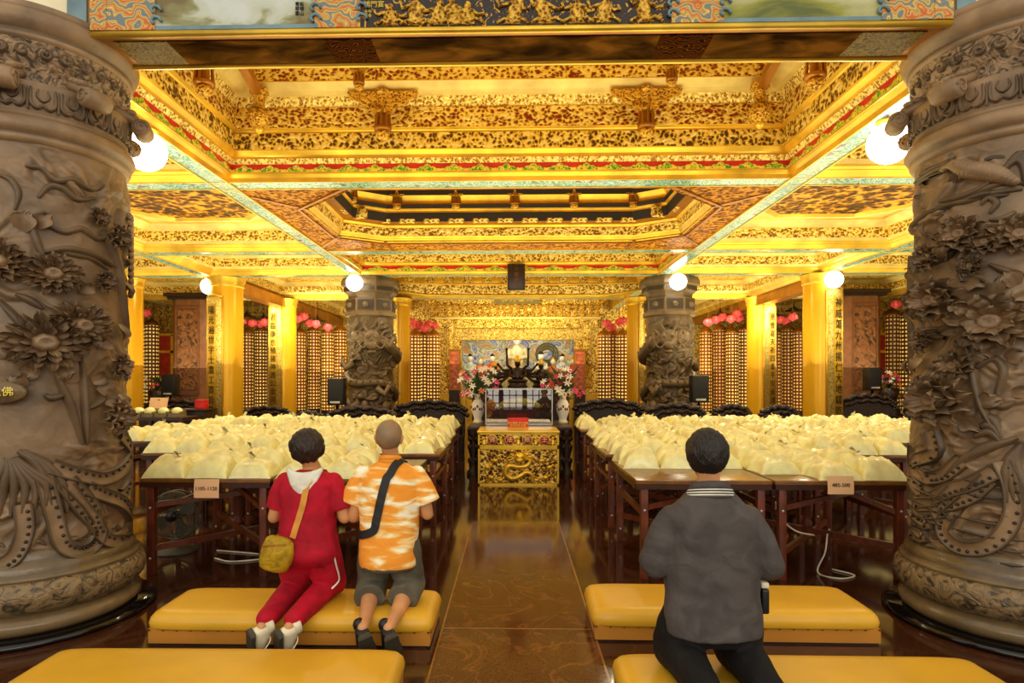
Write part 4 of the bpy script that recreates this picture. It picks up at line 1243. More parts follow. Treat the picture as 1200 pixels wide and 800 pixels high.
def board(x, y, r, ang, span, z0, z1, text, lab, tw):
    """curved couplet board that clasps the front of a column"""
    t = thing('couplet_board', lab, 'sign', (x, y, 0), 'couplet boards on the gold columns')
    c = (x, y, 0); a0, a1 = ang-span/2, ang+span/2
    q = MB(); q.lathe([(r+.005, z0), (r+.035, z0), (r+.035, z1-.12), (r+.035, z1), (r+.005, z1)], c, 24, a0=a0, a1=a1); q.build('panel', MAT['board'], t)
    q = MB(); b0, b1 = a0+span*.28, a1-span*.28
    q.lathe([(r+.036, z0+.06), (r+.042, z0+.06), (r+.042, z1-.16), (r+.036, z1-.16)], c, 12, a0=b0, a1=b1); q.build('inscription_field', MAT['board_field'], t)
    q = MB()
    for a in (a0, a1): q.tube([(x+(r+.03)*math.cos(a), y+(r+.03)*math.sin(a), z0), (x+(r+.03)*math.cos(a), y+(r+.03)*math.sin(a), z1)], 0.022, 8)
    for z in (z0, z1): q.tube([(x+(r+.03)*math.cos(a0+(a1-a0)*i/10), y+(r+.03)*math.sin(a0+(a1-a0)*i/10), z+(0.05*math.sin(PI*i/10) if z == z1 else 0)) for i in range(11)], 0.022, 8)
    q.build('rim', MAT['gold'], t)
    n = len(text); zt = z1-.30; pit = (zt-z0-.12)/(n-1)
    for k, ch in enumerate(text):
        me = text_mesh(ch, tw, MAT['ink'], 0.002)
        rr = r+.05
        facing(me, (x+rr*math.cos(ang), y+rr*math.sin(ang), zt-k*pit), 'character', t, ang+PI/2)
D = math.radians
column(-6.36, 13.5, 0.35, 'large gold column carrying a couplet board, nearest on the left')
board(-6.36, 13.5, 0.35, D(-90-24), D(74), 0.62, 3.42, '陽光遍世宇士農工賈皆欽仰', 'curved gold board with sunlight couplet on nearest left gold column', 0.19)
column(6.62, 13.35, 0.36, 'large gold column carrying a couplet board, nearest on the right')
board(6.62, 13.35, 0.36, D(-90+26), D(74), 0.62, 3.52, '神威蕩九州揚仁大地鎮乾坤', 'curved gold board with black couplet on nearest right gold column', 0.21)
column(-6.44, 17.1, 0.35, 'gold column behind and right of the nearest left gold column')
board(-6.44, 17.1, 0.35, D(-90-22), D(70), 0.72, 3.62, '君臨康也傾諸神護公金河誌', 'narrow gold couplet board on the second gold column on the left', 0.20)
column(6.78, 17.0, 0.35, 'gold column behind and left of the nearest right gold column')
board(6.78, 17.0, 0.35, D(-90+28), D(70), 0.72, 3.6, '景會高天祈四季平安永消災', 'narrow gold couplet board on the second gold column on the right', 0.20)
column(-3.16, 17.0, 0.30, 'gold column beside the altar, right of the left dragon pillar')
board(-3.16, 17.0, 0.30, D(-90-32), D(74), 1.0, 3.7, '慈悲普渡春秋萬福護蒼生', 'gold couplet board half hidden behind the left dragon pillar', 0.18)
column(3.44, 17.0, 0.30, 'gold column beside the altar, left of the right dragon pillar')
board(3.44, 17.0, 0.30, D(-90+32), D(74), 1.0, 3.7, '海東感應千載香煙光寶殿', 'gold couplet board half hidden behind the right dragon pillar', 0.18)
column(-8.62, 13.5, 0.34, 'gold column mostly hidden behind the near left stone pillar')
column(-4.9, 19.5, 0.22, 'slim gold column left of the left dragon pillar')
board(-4.9, 19.5, 0.22, D(-90+6), D(80), 1.0, 3.2, '佛光普照十方世界', 'slim gold couplet board just left of the left dragon pillar', 0.16)
column(5.25, 19.5, 0.22, 'slim gold column right of the right dragon pillar')
board(5.25, 19.5, 0.22, D(-90-6), D(80), 1.0, 3.2, '法雨均霑萬里山河', 'slim gold couplet board just right of the right dragon pillar', 0.16)

# ------------------------------------------------------------------ pagoda light towers, lotus lanterns, hats
GT = 'cylindrical gold light towers'
def make_tower(lab):
    t = thing('light_tower', lab, 'light tower', (0, 0, 0), GT)
    q = MB(); q.lathe([(0, 0), (.20, 0), (.20, .5), (.19, .55), (.19, .7)], n=24); q.build('base', MAT['ebony'], t)
    q = MB(); q.lathe([(.187, .7), (.187, 3.2)], n=32); q.build('lit_drum', MAT['tower'], t)
    q = MB(); q.lathe([(.187, 3.2), (.205, 3.22), (.20, 3.26), (.12, 3.36), (.05, 3.4), (0, 3.5)], n=24); q.build('cap', MAT['gold_brown'], t)
    return t
tw = None
def tower(px, Y, lab, top=380):
    global tw
    p = atY(px, 440, Y); s = (p.x, Y, 0)
    sc = (1, 1, (1.62+(445-top)/720*Y)/3.42)
    if tw is None: tw = make_tower(lab); tw.location = s; tw.scale = sc
    else: dup(tw, s, 0, lab, scale=sc)
O = ('first', 'second', 'third', 'fourth', 'fifth')
for nm, xs, Y in (('between the two left gold columns', (290, 306, 321), 19.4), ('between second left gold column and left dragon pillar', (351, 368, 384, 399), 19.4),
                  ('between second right gold column and right dragon pillar', (827, 843, 858, 873), 19.4), ('between the two right gold columns', (908, 923, 937), 19.4)):
    for k, x in enumerate(xs): tower(x, Y + (0.42 if k % 2 else 0), '%s gold light tower from the left %s' % (O[k], nm), 383-(k % 2)*3)
for k, x in enumerate((486, 497, 508)): tower(x, 17.9+0.42*(k%2), '%s gold light tower from the left, left side of altar' % O[k], 386)
for k, x in enumerate((708, 719, 730)): tower(x, 17.9+0.42*(k%2), '%s gold light tower from the left, right side of altar' % O[k], 386)
for k, x in enumerate((161, 178)): tower(x, 18.6, 'gold light tower at far left, %s brown pier, %s one' % ('left of', ('outer', 'inner')[k]), 372)
for k, x in enumerate((1046, 1064)): tower(x, 18.6, 'gold light tower at far right, beside the near pillar, %s one' % ('left', 'right')[k], 362)

GL = 'pink lotus lanterns'
def make_lotus(lab):
    t = thing('lotus_lantern', lab, 'lantern', (0, 0, 0), GL)
    q = MB(); q.tube([(0, 0, .1), (0, 0, 1.9)], 0.008, 5); q.build('cord', MAT['gold_brown'], t)
    q = MB(); q.ball((0, 0, 0), .10, .10, .11, 12, 8)
    for l, (n, r, L) in enumerate(((9, .07, .17), (7, .05, .16))):
        for k in range(n):
            a = 2*PI*k/n + l*.3; d = Vector((math.cos(a), math.sin(a), 0)); u = Vector((-d.y, d.x, 0))
            P = [Vector((0, 0, -.09))+d*r*.5, Vector((0, 0, -.03))+d*(r+.07)-u*.05, Vector((0, 0, -.03))+d*(r+.07)+u*.05, Vector((0, 0, .06))+d*(r+.05)-u*.035, Vector((0, 0, .06))+d*(r+.05)+u*.035, Vector((0, 0, .12))+d*(r+.02)]
            q.add(P, [(0, 1, 2), (1, 3, 4, 2), (3, 5, 4)], 0)
    q.build('lotus_blossom', MAT['lotus'], t)
    return t
lt = None
LZ = [('left of the left brown pier', [(162, 364), (171, 367)], 17.5), ('between the two left gold columns', [(283, 377), (296, 379), (305, 380), (311, 378)], 18.6),
      ('right of second left gold column', [(349, 374), (356, 371), (363, 379), (370, 380), (384, 384)], 18.6), ('left of altar', [(482, 377), (488, 384), (491, 380), (498, 385), (502, 380), (509, 382)], 18.8),
      ('right of altar', [(711, 379), (717, 384), (726, 378), (730, 376)], 18.8), ('right of the right dragon pillar', [(830, 378), (839, 375), (847, 372), (857, 374), (864, 368), (866, 373)], 18.6),
      ('between the two right gold columns', [(903, 367), (914, 375), (920, 376), (929, 372)], 18.6), ('beside the near right pillar', [(1050, 357)], 17.5)]
for nm, pts, Y in LZ:
    for k, (x, y) in enumerate(pts):
        p = atY(x, y, Y - 0.9 + 0.3*(k % 3))
        lab = ('pink lotus lantern %s' % nm) if len(pts) == 1 else '%s pink lotus lantern from the left, in the row %s' % (('first','second','third','fourth','fifth','sixth')[k], nm)
        if lt is None: lt = make_lotus(lab); lt.location = p
        else: dup(lt, p, 0.3*k, lab)
GH = 'dark pagoda-roofed lamps'
def make_hat(lab):
    t = thing('pagoda_lamp', lab, 'lamp', (0, 0, 0), GH)
    q = MB(); q.lathe([(0, .22), (.02, .2), (.03, .14), (.10, .07), (.25, 0), (.27, .015), (.27, -.015), (.1, -.02)], n=6, smooth=False); q.build('pagoda_roof', MAT['ebony'], t)
    q = MB(); q.lathe([(.1, -.02), (.1, -.18), (.12, -.2), (0, -.2)], n=6, smooth=False); q.build('lantern_box', MAT['gold_brown'], t)
    q = MB(); q.tube([(0, 0, .2), (0, 0, 1.5)], .008, 5); q.build('cord', MAT['ebony'], t)
    return t
ht = None
for x, y, lab in ((289.5, 371, 'left dark pagoda lamp hanging between the two left gold columns'), (309, 374, 'right dark pagoda lamp hanging between the two left gold columns'),
                  (354, 369, 'dark pagoda lamp hanging just right of second left gold column'), (372, 376, 'dark pagoda lamp hanging left of the left dragon pillar'),
                  (844, 369, 'dark pagoda lamp hanging right of the right dragon pillar'), (861, 362, 'dark pagoda lamp hanging just left of second right gold column'),
                  (908, 370, 'left dark pagoda lamp hanging between the two right gold columns'), (930, 364, 'right dark pagoda lamp hanging between the two right gold columns')):
    p = atY(x, y, 18.86)
    if ht is None: ht = make_hat(lab); ht.location = p
    else: dup(ht, p, 0, lab)

# ------------------------------------------------------------------ loudspeakers
def make_speaker(lab, pole):
    t = thing('loudspeaker', lab, 'speaker', (0, 0, 0), 'black loudspeakers')
    q = MB(); q.box(-.17, .17, -.14, .14, 0, .56, 0, .02); q.build('cabinet', MAT['black'], t)
    q = MB(); q.box(-.15, .15, -.155, -.14, .10, .54, 0, .006); q.build('grille', MAT['grille'], t)
    q = MB(); q.box(-.10, .10, -.158, -.14, .045, .085); q.build('badge', MAT['silver'], t)
    q = MB(); q.tube([(0, 0, 0), (0, 0, -pole)], .03, 10); q.build('pole', MAT['black'], t)
    q = MB()
    for k in range(3):
        a = 2*PI*k/3+.5
        q.tube([(0, 0, -pole+.45), (.32*math.cos(a), .32*math.sin(a), -pole+.01)], .014, 6)
    q.build('tripod_leg', MAT['black'], t)
    return t
for (x, y, Y, lab) in ((200, 464, 15.5, 'black loudspeaker on a pole in front of the left brown pier'), (395, 474.5, 12.75, 'black loudspeaker at the foot of the left dragon pillar'),
                       (819, 471.5, 12.75, 'black loudspeaker at the foot of the right dragon pillar'), (1022, 457, 15.5, 'black loudspeaker on a pole by the right brown pier')):
    p = atY(x, y, Y); s_ = make_speaker(lab, p.z); s_.location = p

# ------------------------------------------------------------------ tables with rice bags
GTB = 'dark folding tables laden with rice bags'
TW, TD, TH = 1.10, 1.26, 0.81
def make_table(lab):
    t = thing('folding_table', lab, 'table', (0, 0, 0), GTB)
    w, d = TW/2-.005, TD/2-.005
    q = MB(); q.box(-w, w, -d, d, TH-.035, TH, 0, .006); top = q.build('tabletop', MAT['table_top'], t)
    q = MB()
    for y in (-d+.015, d-.015): q.box(-w+.004, w-.004, y-.014, y+.014, TH-.075, TH-.035)
    for x in (-w+.015, w-.015): q.box(x-.014, x+.014, -d+.03, d-.03, TH-.075, TH-.035)
    q.build('edge_rail', MAT['table_edge'], t)
    for sx in (-1, 1):
        for sy in (-1, 1):
            q = MB(); q.box(sx*(w-.075)-.03, sx*(w-.075)+.03, sy*(d-.06)-.03, sy*(d-.06)+.03, 0, TH-.036, 0, .004)
            lg = q.build('leg', MAT['table_wood'], t)
            q = MB()
            for z in (.14, .56): q.ball((sx*(w-.075), sy*(d-.06)-.031, z), .012, .006, .012, 8, 6)
            q.build('bolt', MAT['silver'], lg)
    q = MB(); q.bar((-w+.09, -d+.07, .22), (w-.09, d-.07, .22), .03, .05); q.build('stretcher', MAT['table_wood'], t)
    q = MB(); q.bar((w-.09, -d+.07, .27), (-w+.09, d-.07, .27), .03, .05); q.build('stretcher', MAT['table_wood'], t)
    q = MB(); q.bar((-w+.09, -d+.07, .58), (w-.09, -d+.5, .66), .03, .045); q.build('folding_brace', MAT['table_wood'], t)
    q = MB(); q.bar((w-.09, -d+.07, .55), (0.02, -d+.4, .74), .03, .04); q.build('folding_brace', MAT['table_wood'], t)
    for sx in (-1, 1):
        q = MB(); q.box(sx*(w-.075)-.015, sx*(w-.075)+.015, -d+.08, d-.08, .5, .55); q.build('side_rail', MAT['table_wood'], t)
    q = MB(); q.lathe([(.035, .30), (.045, .33), (.03, .36), (.045, .40), (.04, .60), (.048, .64), (.03, .67), (.045, .70), (.03, .73), (.035, TH-.04)], n=14); q.build('turned_spindle', MAT['table_wood'], t)
    return t
def bag_mesh(seed):
    """limp clear plastic bag full of rice: an inflated square pillow, corners pinched out, neck folded over"""
    rr = random.Random(seed); mb = MB(); n = 17
    hh = rr.uniform(.145, .175); sx, sy = rr.uniform(.176, .188), rr.uniform(.155, .164)
    lx, ly = rr.uniform(-.04, .04), rr.uniform(-.01, .045); ex = rr.uniform(.42, .58)
    def g(i, j, top):
        u, v = -1+2*i/(n-1), -1+2*j/(n-1)
        u = math.copysign(abs(u)**.8, u); v = math.copysign(abs(v)**.8, v)
        f = max(0, (1-abs(u)**2.6)*(1-abs(v)**2.6))
        h = hh*f**ex if top else 0.004*f
        nz = mnoise.noise(Vector((u*2.3+seed*3.7, v*2.3, 1.0))); n2 = mnoise.noise(Vector((u*6+seed, v*6, 4.0)))
        x = u*sx*(1-.15*(1-v*v)*abs(u)) + lx*f; y = v*sy*(1-.13*(1-u*u)*abs(v)) + ly*f
        if top: h *= 1+.28*nz+.12*n2
        return (x, y, max(h, 0)+.001)
    for top in (True, False):
        vs = [g(i, j, top) for j in range(n) for i in range(n)]
        fs = [(j*n+i, j*n+i+1, (j+1)*n+i+1, (j+1)*n+i) for j in range(n-1) for i in range(n-1)]
        mb.add(vs, fs if top else [f[::-1] for f in fs], 0)
    if seed % 3 == 0:
        a = rr.uniform(0, 2*PI); tall = rr.choice([.018, .03, .045]) if seed % 4 else .07
        up = Vector((math.cos(a)*.9, math.sin(a)*.9, 1.1)).normalized()
        b = Vector((lx+rr.uniform(-.05, .05), ly+rr.uniform(-.03, .06), hh*.90)); u = up.cross(Vector((.3, .7, .1))).normalized(); v = up.cross(u)
        nk = []
        for kk, (r_, h_) in enumerate(((.04, -.035), (.022, .0), (.013, .012), (.022, tall*.7), (.038, tall+.008))):
            nk.append([b+up*h_+u*r_*math.cos(2*PI*i/12)*(1.3 if kk > 2 else 1)+v*r_*math.sin(2*PI*i/12)*(1+.5*math.sin(4*2*PI*i/12) if kk > 2 else 1)*(.45 if kk > 2 else 1)+up*(.010*math.sin(i*2.1) if kk == 4 else 0) for i in range(12)])
        mb.rings(nk, 1)
    return mb.mesh('rice_bag', [MAT['bag'], MAT['bag_tie']])
BAGS = [bag_mesh(s) for s in range(9)]
tabs = []
ordn = ('first', 'second', 'third', 'fourth', 'fifth', 'sixth')
row_y = [(4.98, 'front row'), (6.70, 'second row'), (8.00, 'third row'), (9.90, 'back row')]
row_n = {-1: (2, 3, 4, 4), 1: (2, 3, 4, 5)}
inner = {-1: (-.87, -.80, -.84, -.93), 1: (.99, 1.0, 1.09, 1.09)}
tb = None
bag_jobs = []
for ri, (y0, rn) in enumerate(row_y):
    for side in (-1, 1):
        sn = 'left' if side < 0 else 'right'
        for k in range(row_n[side][ri]):
            x = inner[side][ri] + side*(TW/2 + k*(TW+.012)); y = y0 + TD/2
            dz = 0.0
            nm = '%s, %s from the aisle on the %s' % (rn, ordn[k], sn)
            lab = 'dark wooden folding table in the ' + nm
            if tb is None: tb = make_table(lab); tb.location = (x, y, 0)
            else: dup(tb, (x, y, 0), 0, lab)
            for r in range(4):
                for c in range(3):                        # c counts outward from the aisle
                    bx = x + side*(-TW/2 + .19 + c*.36); by = y0 + .16 + r*.314
                    if ri == 0 and k == 0 and side > 0 and r < 2: continue       # cleared front half of this table
                    if ri == 0 and k == 0 and side < 0 and (c < 1 or (r == 3 and c < 2)): continue
                    if ri == 0 and k == 1 and side > 0 and c == 0 and r < 1: continue
                    if ri in (1, 2) and k == 0 and c == 0 and r in (0, 1): bx += side*.05
                    if ri == 3 and k == 0 and c == 0 and r == 0: continue
                    bag_jobs.append((by, bx, ('front', 'second', 'third', 'back')[r], ('aisle-side', 'middle', 'outer')[c], '%s %s table, %s from aisle' % (sn, rn.replace(' row', '-row'), ordn[k])))
bag_jobs.sort(key=lambda j: (j[0], abs(j[1])))
pile = MB(); bi = 0
GBAG = 'clear bags of rice on the tables'
def in_view(x, y):
    px = 601 + x/y*FPX
    return 140 < px < 1075
jobs = [j for j in bag_jobs if in_view(j[1], j[0])]
for (by, bx, rn, cn, snm) in jobs:
    me = BAGS[(bi*5 + int(by*7)) % 9]
    loc = (bx+random.uniform(-.005, .005), by+random.uniform(-.005, .005), TH)
    rz = random.choice((0, PI))+random.uniform(-.15, .15)
    s_ = (random.uniform(.95, 1.0), random.uniform(.96, 1.0), random.uniform(.85, 1.22))
    if bi < 300:
        o = bpy.data.objects.new('rice_bag', me); COL.objects.link(o)
        o.location = loc; o.rotation_euler = (0, 0, rz); o.scale = s_
        tag(o, 'rice bag in %s line, %s place, on %s' % (rn, cn, snm), 'bag', GBAG)
    else:
        M = Matrix.Translation(loc) @ Matrix.Rotation(rz, 4, 'Z') @ Matrix.Diagonal((*s_, 1))
        pile.add([M @ v.co for v in me.vertices], [list(p.vertices) for p in me.polygons], 0)
    bi += 1
if pile.v:
    o = pile.build('rice_bag', [MAT['bag']]); tag(o, 'remaining clear bags of rice crowding the rearmost tables', 'bag', kind='stuff')
# number cards hanging from the front table edges
def card(px, py, w, h, y, text, lab):
    p = atY(px, py, y)
    t = thing('number_card', lab, 'card', p, 'number cards on the front tables')
    q = MB(); vs = []; n = 6
    for j in range(n+1):
        for i in range(2): vs.append((p.x+(i-.5)*w, p.y-.006-.012*math.sin(j/n*2.2), p.z+h/2-h*j/n))
    q.add(vs, [(2*j, 2*j+1, 2*j+3, 2*j+2) for j in range(n)], 0)
    q.build('paper', MAT['paper'], t)
    facing(text_mesh(text, .043, MAT['ink']), (p.x, p.y-.0215, p.z), 'number', t)
card(243, 572, 30/720*4.97, 22/720*4.97, 4.975, '1105-1120', 'tan paper card reading 1105-1120 on the left front table edge')
card(984, 568, 30/720*4.97, 21/720*4.97, 4.975, '485-500', 'tan paper card reading 485-500 on the right front table edge')

# ------------------------------------------------------------------ kneeling benches
def bench(x0, x1, y0, y1, lab, rz=0.0, h=0.20):
    cx, cy = (x0+x1)/2, (y0+y1)/2
    t = thing('kneeling_bench', lab, 'bench', (cx, cy, 0), 'mustard vinyl kneeling benches')
    w, d = (x1-x0)/2, (y1-y0)/2
    q = MB(); q.box(cx-w+.012, cx+w-.012, cy-d+.012, cy+d-.012, 0.012, .10); q.build('skirt', MAT['leather_skirt'], t)
    q = MB()
    sec = []
    nn = 40
    for (e, z) in ((.0, .096), (-.004, .105), (-.008, .13), (.0, .16), (.02, .184), (.05, h-.004), (.09, h)):
        ring = []
        for i in range(nn):
            a = 2*PI*i/nn
            ca, sa = math.cos(a), math.sin(a)
            p = 12
            X = (abs(ca)**(2/p))*math.copysign(1, ca)*(w-e); Y = (abs(sa)**(2/p))*math.copysign(1, sa)*(d-e)
            ring.append((cx+X, cy+Y, z))
        sec.append(ring)
    q.rings(sec, 0); q.build('cushion', MAT['leather'], t)
    q = MB()
    n = int((x1-x0)/.085)
    for i in range(n+1):
        q.ball((x0+.02+(x1-x0-.04)*i/n, y0+.008, .094), .007, .006, .007, 8, 6)
    m = 6
    for i in range(m+1):
        for X in (x0+.008, x1-.008): q.ball((X, y0+.02+(y1-y0-.04)*i/m, .094), .006, .007, .007, 8, 6)
    q.build('tack_row', MAT['tack'], t)
    q = MB(); q.box(cx-w+.02, cx+w-.02, cy-d+.02, cy+d-.02, 0, .012); q.build('foot_rail', MAT['black'], t)
    t.rotation_euler = (0, 0, rz)
    return t
bench(-2.24, -.49, 3.69, 4.215, 'mustard kneeling bench at left carrying the kneeling couple')
bench(-2.42, -.57, 2.76, 3.27, 'mustard kneeling bench in the left foreground, behind the couple', 0.012)
bench(.50, 2.26, 3.80, 4.36, 'mustard kneeling bench at right in front of grey-shirted man', -0.01)
bench(.52, 2.36, 2.74, 3.26, 'mustard kneeling bench at right under the grey-shirted man')

# ------------------------------------------------------------------ altar group on the axis
AX = .085
t = thing('altar_chest', 'gold carved offering table with dragon front standing in the aisle', 'altar', (AX, 9.9, 0))
x0, x1, y0, y1, zt = AX-.622, AX+.622, 9.44, 10.36, .835
q = MB(); q.box(x0, x1, y0+.03, y1, .0, zt-.03, 0, .008); q.build('body', MAT['gold'], t)
q = MB(); q.box(x0-.012, x1+.012, y0-.0, y1, zt-.04, zt, 0, .006); q.build('top', MAT['gold'], t)
MAT['chest_relief'] = gold_frieze('chest_relief', 20, (56, 30, 6), 0.47, (226, 172, 40))
q = MB(); q.box(x0+.03, x1-.03, y0+.015, y0+.03, .035, .545); q.build('lower_panel', MAT['chest_relief'], t)
q = MB(); q.box(x0+.03, x1-.03, y0+.015, y0+.03, .61, zt-.06); q.build('upper_panel', MAT['chest_relief'], t)
q = MB()
for z in (.0, .56, .59, zt-.055): q.box(x0, x1, y0, y0+.035, z, z+.028)
for x in (x0, x1-.028): q.box(x, x+.028, y0, y0+.035, 0, zt-.04)
q.build('frame', MAT['gold'], t)
q = MB()
path = crom([(AX+.21, .05), (AX+.22, .15), (AX+.12, .20), (AX+.0, .13), (AX-.12, .11), (AX-.20, .20), (AX-.14, .30), (AX+.0, .285), (AX+.14, .31), (AX+.19, .41), (AX+.12, .49), (AX+.02, .46)], 6)
q.tube([(p[0], y0+.005, p[1]) for p in path], [.022+.022*math.sin(PI*i/len(path)) for i in range(len(path))], 12)
hc = Vector((AX+.02, y0-.02, .44))
q.ball(hc, .085, .05, .075); q.ball(hc+Vector((0, -.03, -.05)), .055, .04, .04)
for s_ in (-1, 1):
    q.ball(hc+Vector((s_*.04, -.045, .02)), .018)
    q.tube([hc+Vector((s_*.04, 0, .06)), hc+Vector((s_*.10, -.01, .10)), hc+Vector((s_*.09, -.01, .13))], [.018, .014, .005], 7)
    for k in range(3): q.tube([hc+Vector((s_*.06, 0, -.02)), hc+Vector((s_*(.13+.02*k), -.01, .05-.05*k)), hc+Vector((s_*(.18+.02*k), 0, .02-.06*k))], [.018, .014, .004], 7)
    for (dx, dz) in ((.42, .12), (.36, .38), (.48, .28), (.28, .08)): 
        q.ball((AX+s_*dx, y0+.01, dz), .05, .025, .03); q.ball((AX+s_*dx+.05, y0+.005, dz+.03), .025, .02, .022)
        q.tube([(AX+s_*dx-.03, y0+.01, dz), (AX+s_*dx-.035, y0+.01, dz-.06)], .011, 6); q.tube([(AX+s_*dx+.03, y0+.01, dz), (AX+s_*dx+.03, y0+.01, dz-.06)], .011, 6)
q.build('dragon_relief', MAT['gold'], t)
for k, ch in enumerate('佛法無王'):
    cx = AX-.40+.267*k; cz = .70
    q = MB(); q.tube([(cx, y0+.012, cz), (cx, y0-.006, cz)], .078, 26); q.tube([(cx, y0-.004, cz), (cx, y0-.008, cz)], .066, 26, 1)
    q.build('medallion', [MAT['gold_pale'], MAT['petal_red']], t)
    facing(text_mesh(ch, .10, MAT['gold_pale'], .002), (cx, y0-.011, cz), 'character', t)
q = MB()
for x in (AX-.53, AX-.267, AX, AX+.267, AX+.53):
    q.ball((x, y0+.01, .725), .022, .02, .024); q.lathe([(.034, .635), (.03, .67), (.02, .70), (.012, .712)], (x, y0+.012, 0), 10)
q.build('figure_relief', MAT['gold'], t)

tt = thing('carved_altar_table', 'dark carved altar table behind the gold chest, bearing glass case and vases', 'table', (AX+.03, 11.3, 0))
tx0, tx1, ty0, ty1 = AX-.86, AX+.93, 10.4, 12.1
q = MB(); q.box(tx0, tx1, ty0, ty1, .765, .825, 0, .01); q.build('tabletop', MAT['ebony'], tt)
q = MB(); q.box(tx0+.05, tx1-.05, ty0+.05, ty1-.05, .66, .765); q.build('apron', MAT['ebony'], tt)
for x in (tx0+.1, tx1-.1):
    for y in (ty0+.1, ty1-.1):
        q = MB(); q.lathe([(.11, 0), (.11, .06), (.07, .1), (.085, .2), (.06, .3), (.095, .45), (.06, .58), (.10, .68), (.10, .77)], (x, y, 0), 14); q.build('carved_leg', MAT['ebony'], tt)
q = MB()
for x in (tx0+.1, tx1-.1):
    for z in (.25, .48, .62):
        for s_ in (-1, 1): q.ball((x+s_*.05, ty0+.06, z), .05, .04, .055, 10, 7)
q.build('leg_carving', MAT['ebony'], tt)

gc = thing('glass_case', 'clear glass display case with bright reflections above the gold altar chest', 'case', (AX+.03, 11.3, .825))
gx0, gx1, gy0, gy1, gz0, gz1 = AX-.565, AX+.61, 10.88, 11.75, .826, 1.45
q = MB(); q.box(gx0, gx1, gy0, gy0+.008, gz0, gz1); q.build('front_pane', MAT['glass'], gc)
q = MB(); q.box(gx0, gx0+.008, gy0+.008, gy1, gz0, gz1); q.build('side_pane', MAT['glass'], gc)
q = MB(); q.box(gx1-.008, gx1, gy0+.008, gy1, gz0, gz1); q.build('side_pane', MAT['glass'], gc)
q = MB(); q.box(gx0, gx1, gy0, gy1, gz1, gz1+.008); q.build('top_pane', MAT['glass'], gc)
q = MB()
for (x, y) in ((gx0, gy0), (gx1, gy0), (gx0, gy1), (gx1, gy1)): q.box(x-.008, x+.008, y-.008, y+.008, gz0, gz1+.01)
for y in (gy0, gy1): q.box(gx0, gx1, y-.008, y+.008, gz1-.004, gz1+.012); q.box(gx0, gx1, y-.008, y+.008, gz0, gz0+.015)
for x in (gx0, gx1): q.box(x-.008, x+.008, gy0, gy1, gz1-.004, gz1+.012)
q.build('frame', MAT['silver'], gc)
q = MB(); q.box(gx0+.02, gx1-.02, gy1-.04, gy1-.02, gz0, gz1-.02); q.build('back_panel', simple('plum_back_cloth', (84, 52, 56), .6), gc)
q = MB(); q.box(gx0+.02, gx1-.02, gy0+.03, gy1-.04, gz0+.001, gz0+.012); q.build('floor_panel', simple('silver_floor_panel', (150, 160, 175), .2), gc)
# carved pale relic arched inside the case on a dark stand
rl = thing('ivory_carving', 'long pale arched carving lying on a stand inside the glass case', 'carving', (AX+.03, 11.3, .84))
q = MB(); pts = crom([(AX-.36, 11.3, 1.12), (AX-.2, 11.3, 1.19), (AX+.03, 11.3, 1.215), (AX+.26, 11.3, 1.19), (AX+.42, 11.3, 1.13)], 8)
q.tube([tuple(p) for p in pts], [.035+.04*math.sin(PI*min(1, i/len(pts)*.94+.05)) for i in range(len(pts))], 14)
for i in range(2, len(pts)-2, 2):
    p = pts[i]; q.ball((p[0], p[1]-.06, p[2]+.02*math.sin(i*2)), .035, .025, .03, 8, 6)
q.build('carved_arch', simple('ivory_gilt', (244, 214, 96), .35), rl)
q = MB(); q.box(AX-.42, AX+.48, 11.2, 11.45, .87, .93); 
for x in (AX-.3, AX+.36): q.box(x-.02, x+.02, 11.28, 11.34, .93, 1.12)
for x in (AX-.38, AX+.44): q.box(x-.03, x+.03, 11.25, 11.4, .838, .87)
q.build('display_stand', MAT['plaque_dark'], rl)
sg = thing('red_notice', 'small red notice with yellow characters on front of glass case', 'sign', (AX-.02, 10.3, .84))
p = atY(607, 497, 10.3)
q = MB(); w_ = 12.2/720*10.3; hh_ = 7.8/720*10.3
q.obox(p, (w_, 0, 0), (0, .004, .0), (0, .012, hh_)); q.build('card', MAT['red'], sg)
facing(text_mesh('請勿觸摸·請勿拍照\n敬請合掌·謝謝', .042, MAT['gold_ink'], .001), (p.x, p.y-.012, p.z), 'lettering', sg)
q = MB(); q.box(p.x-.1, p.x+.1, p.y-.02, p.y+.06, .8355, .842); q.build('stand', MAT['red'], sg)

# vases of lilies
def vase(x, y, z, lab):
    t = thing('porcelain_vase', lab, 'vase', (x, y, z), 'tall porcelain vases on the altar table')
    q = MB(); q.lathe([(0, 0), (.095, 0), (.10, .02), (.075, .05), (.07, .09), (.10, .17), (.125, .26), (.125, .33), (.09, .40), (.06, .44), (.065, .50), (.08, .53), (.075, .535), (.055, .50), (0, .48)], (x, y, z), 28)
    v_ = q.build('body', MAT['white'], t)
    q = MB()
    for k in range(10):
        a = 2*PI*k/10*.5+PI+.3; rr_ = .0
        q.ball((x+.123*math.cos(a), y+.123*math.sin(a), z+.28+.03*math.sin(k*2)), .022, .008, .03, 8, 5)
    q.build('painted_flower', simple('vase_painting', (120, 60, 70), .3), v_)
    q = MB(); q.lathe([(.105, .015), (.108, .02), (.1, .03)], (x, y, z), 28); q.lathe([(.062, .445), (.068, .45), (.062, .455)], (x, y, z), 24); q.build('gold_line', MAT['gold'], v_)
    q = MB()
    for s_ in (-1, 1): q.tube(crom([(x+s_*.06, y, z+.5), (x+s_*.11, y, z+.48), (x+s_*.10, y, z+.42), (x+s_*.075, y, z+.41)], 4), .012, 7)
    q.build('handle', MAT['petal_red'], t)
    return t
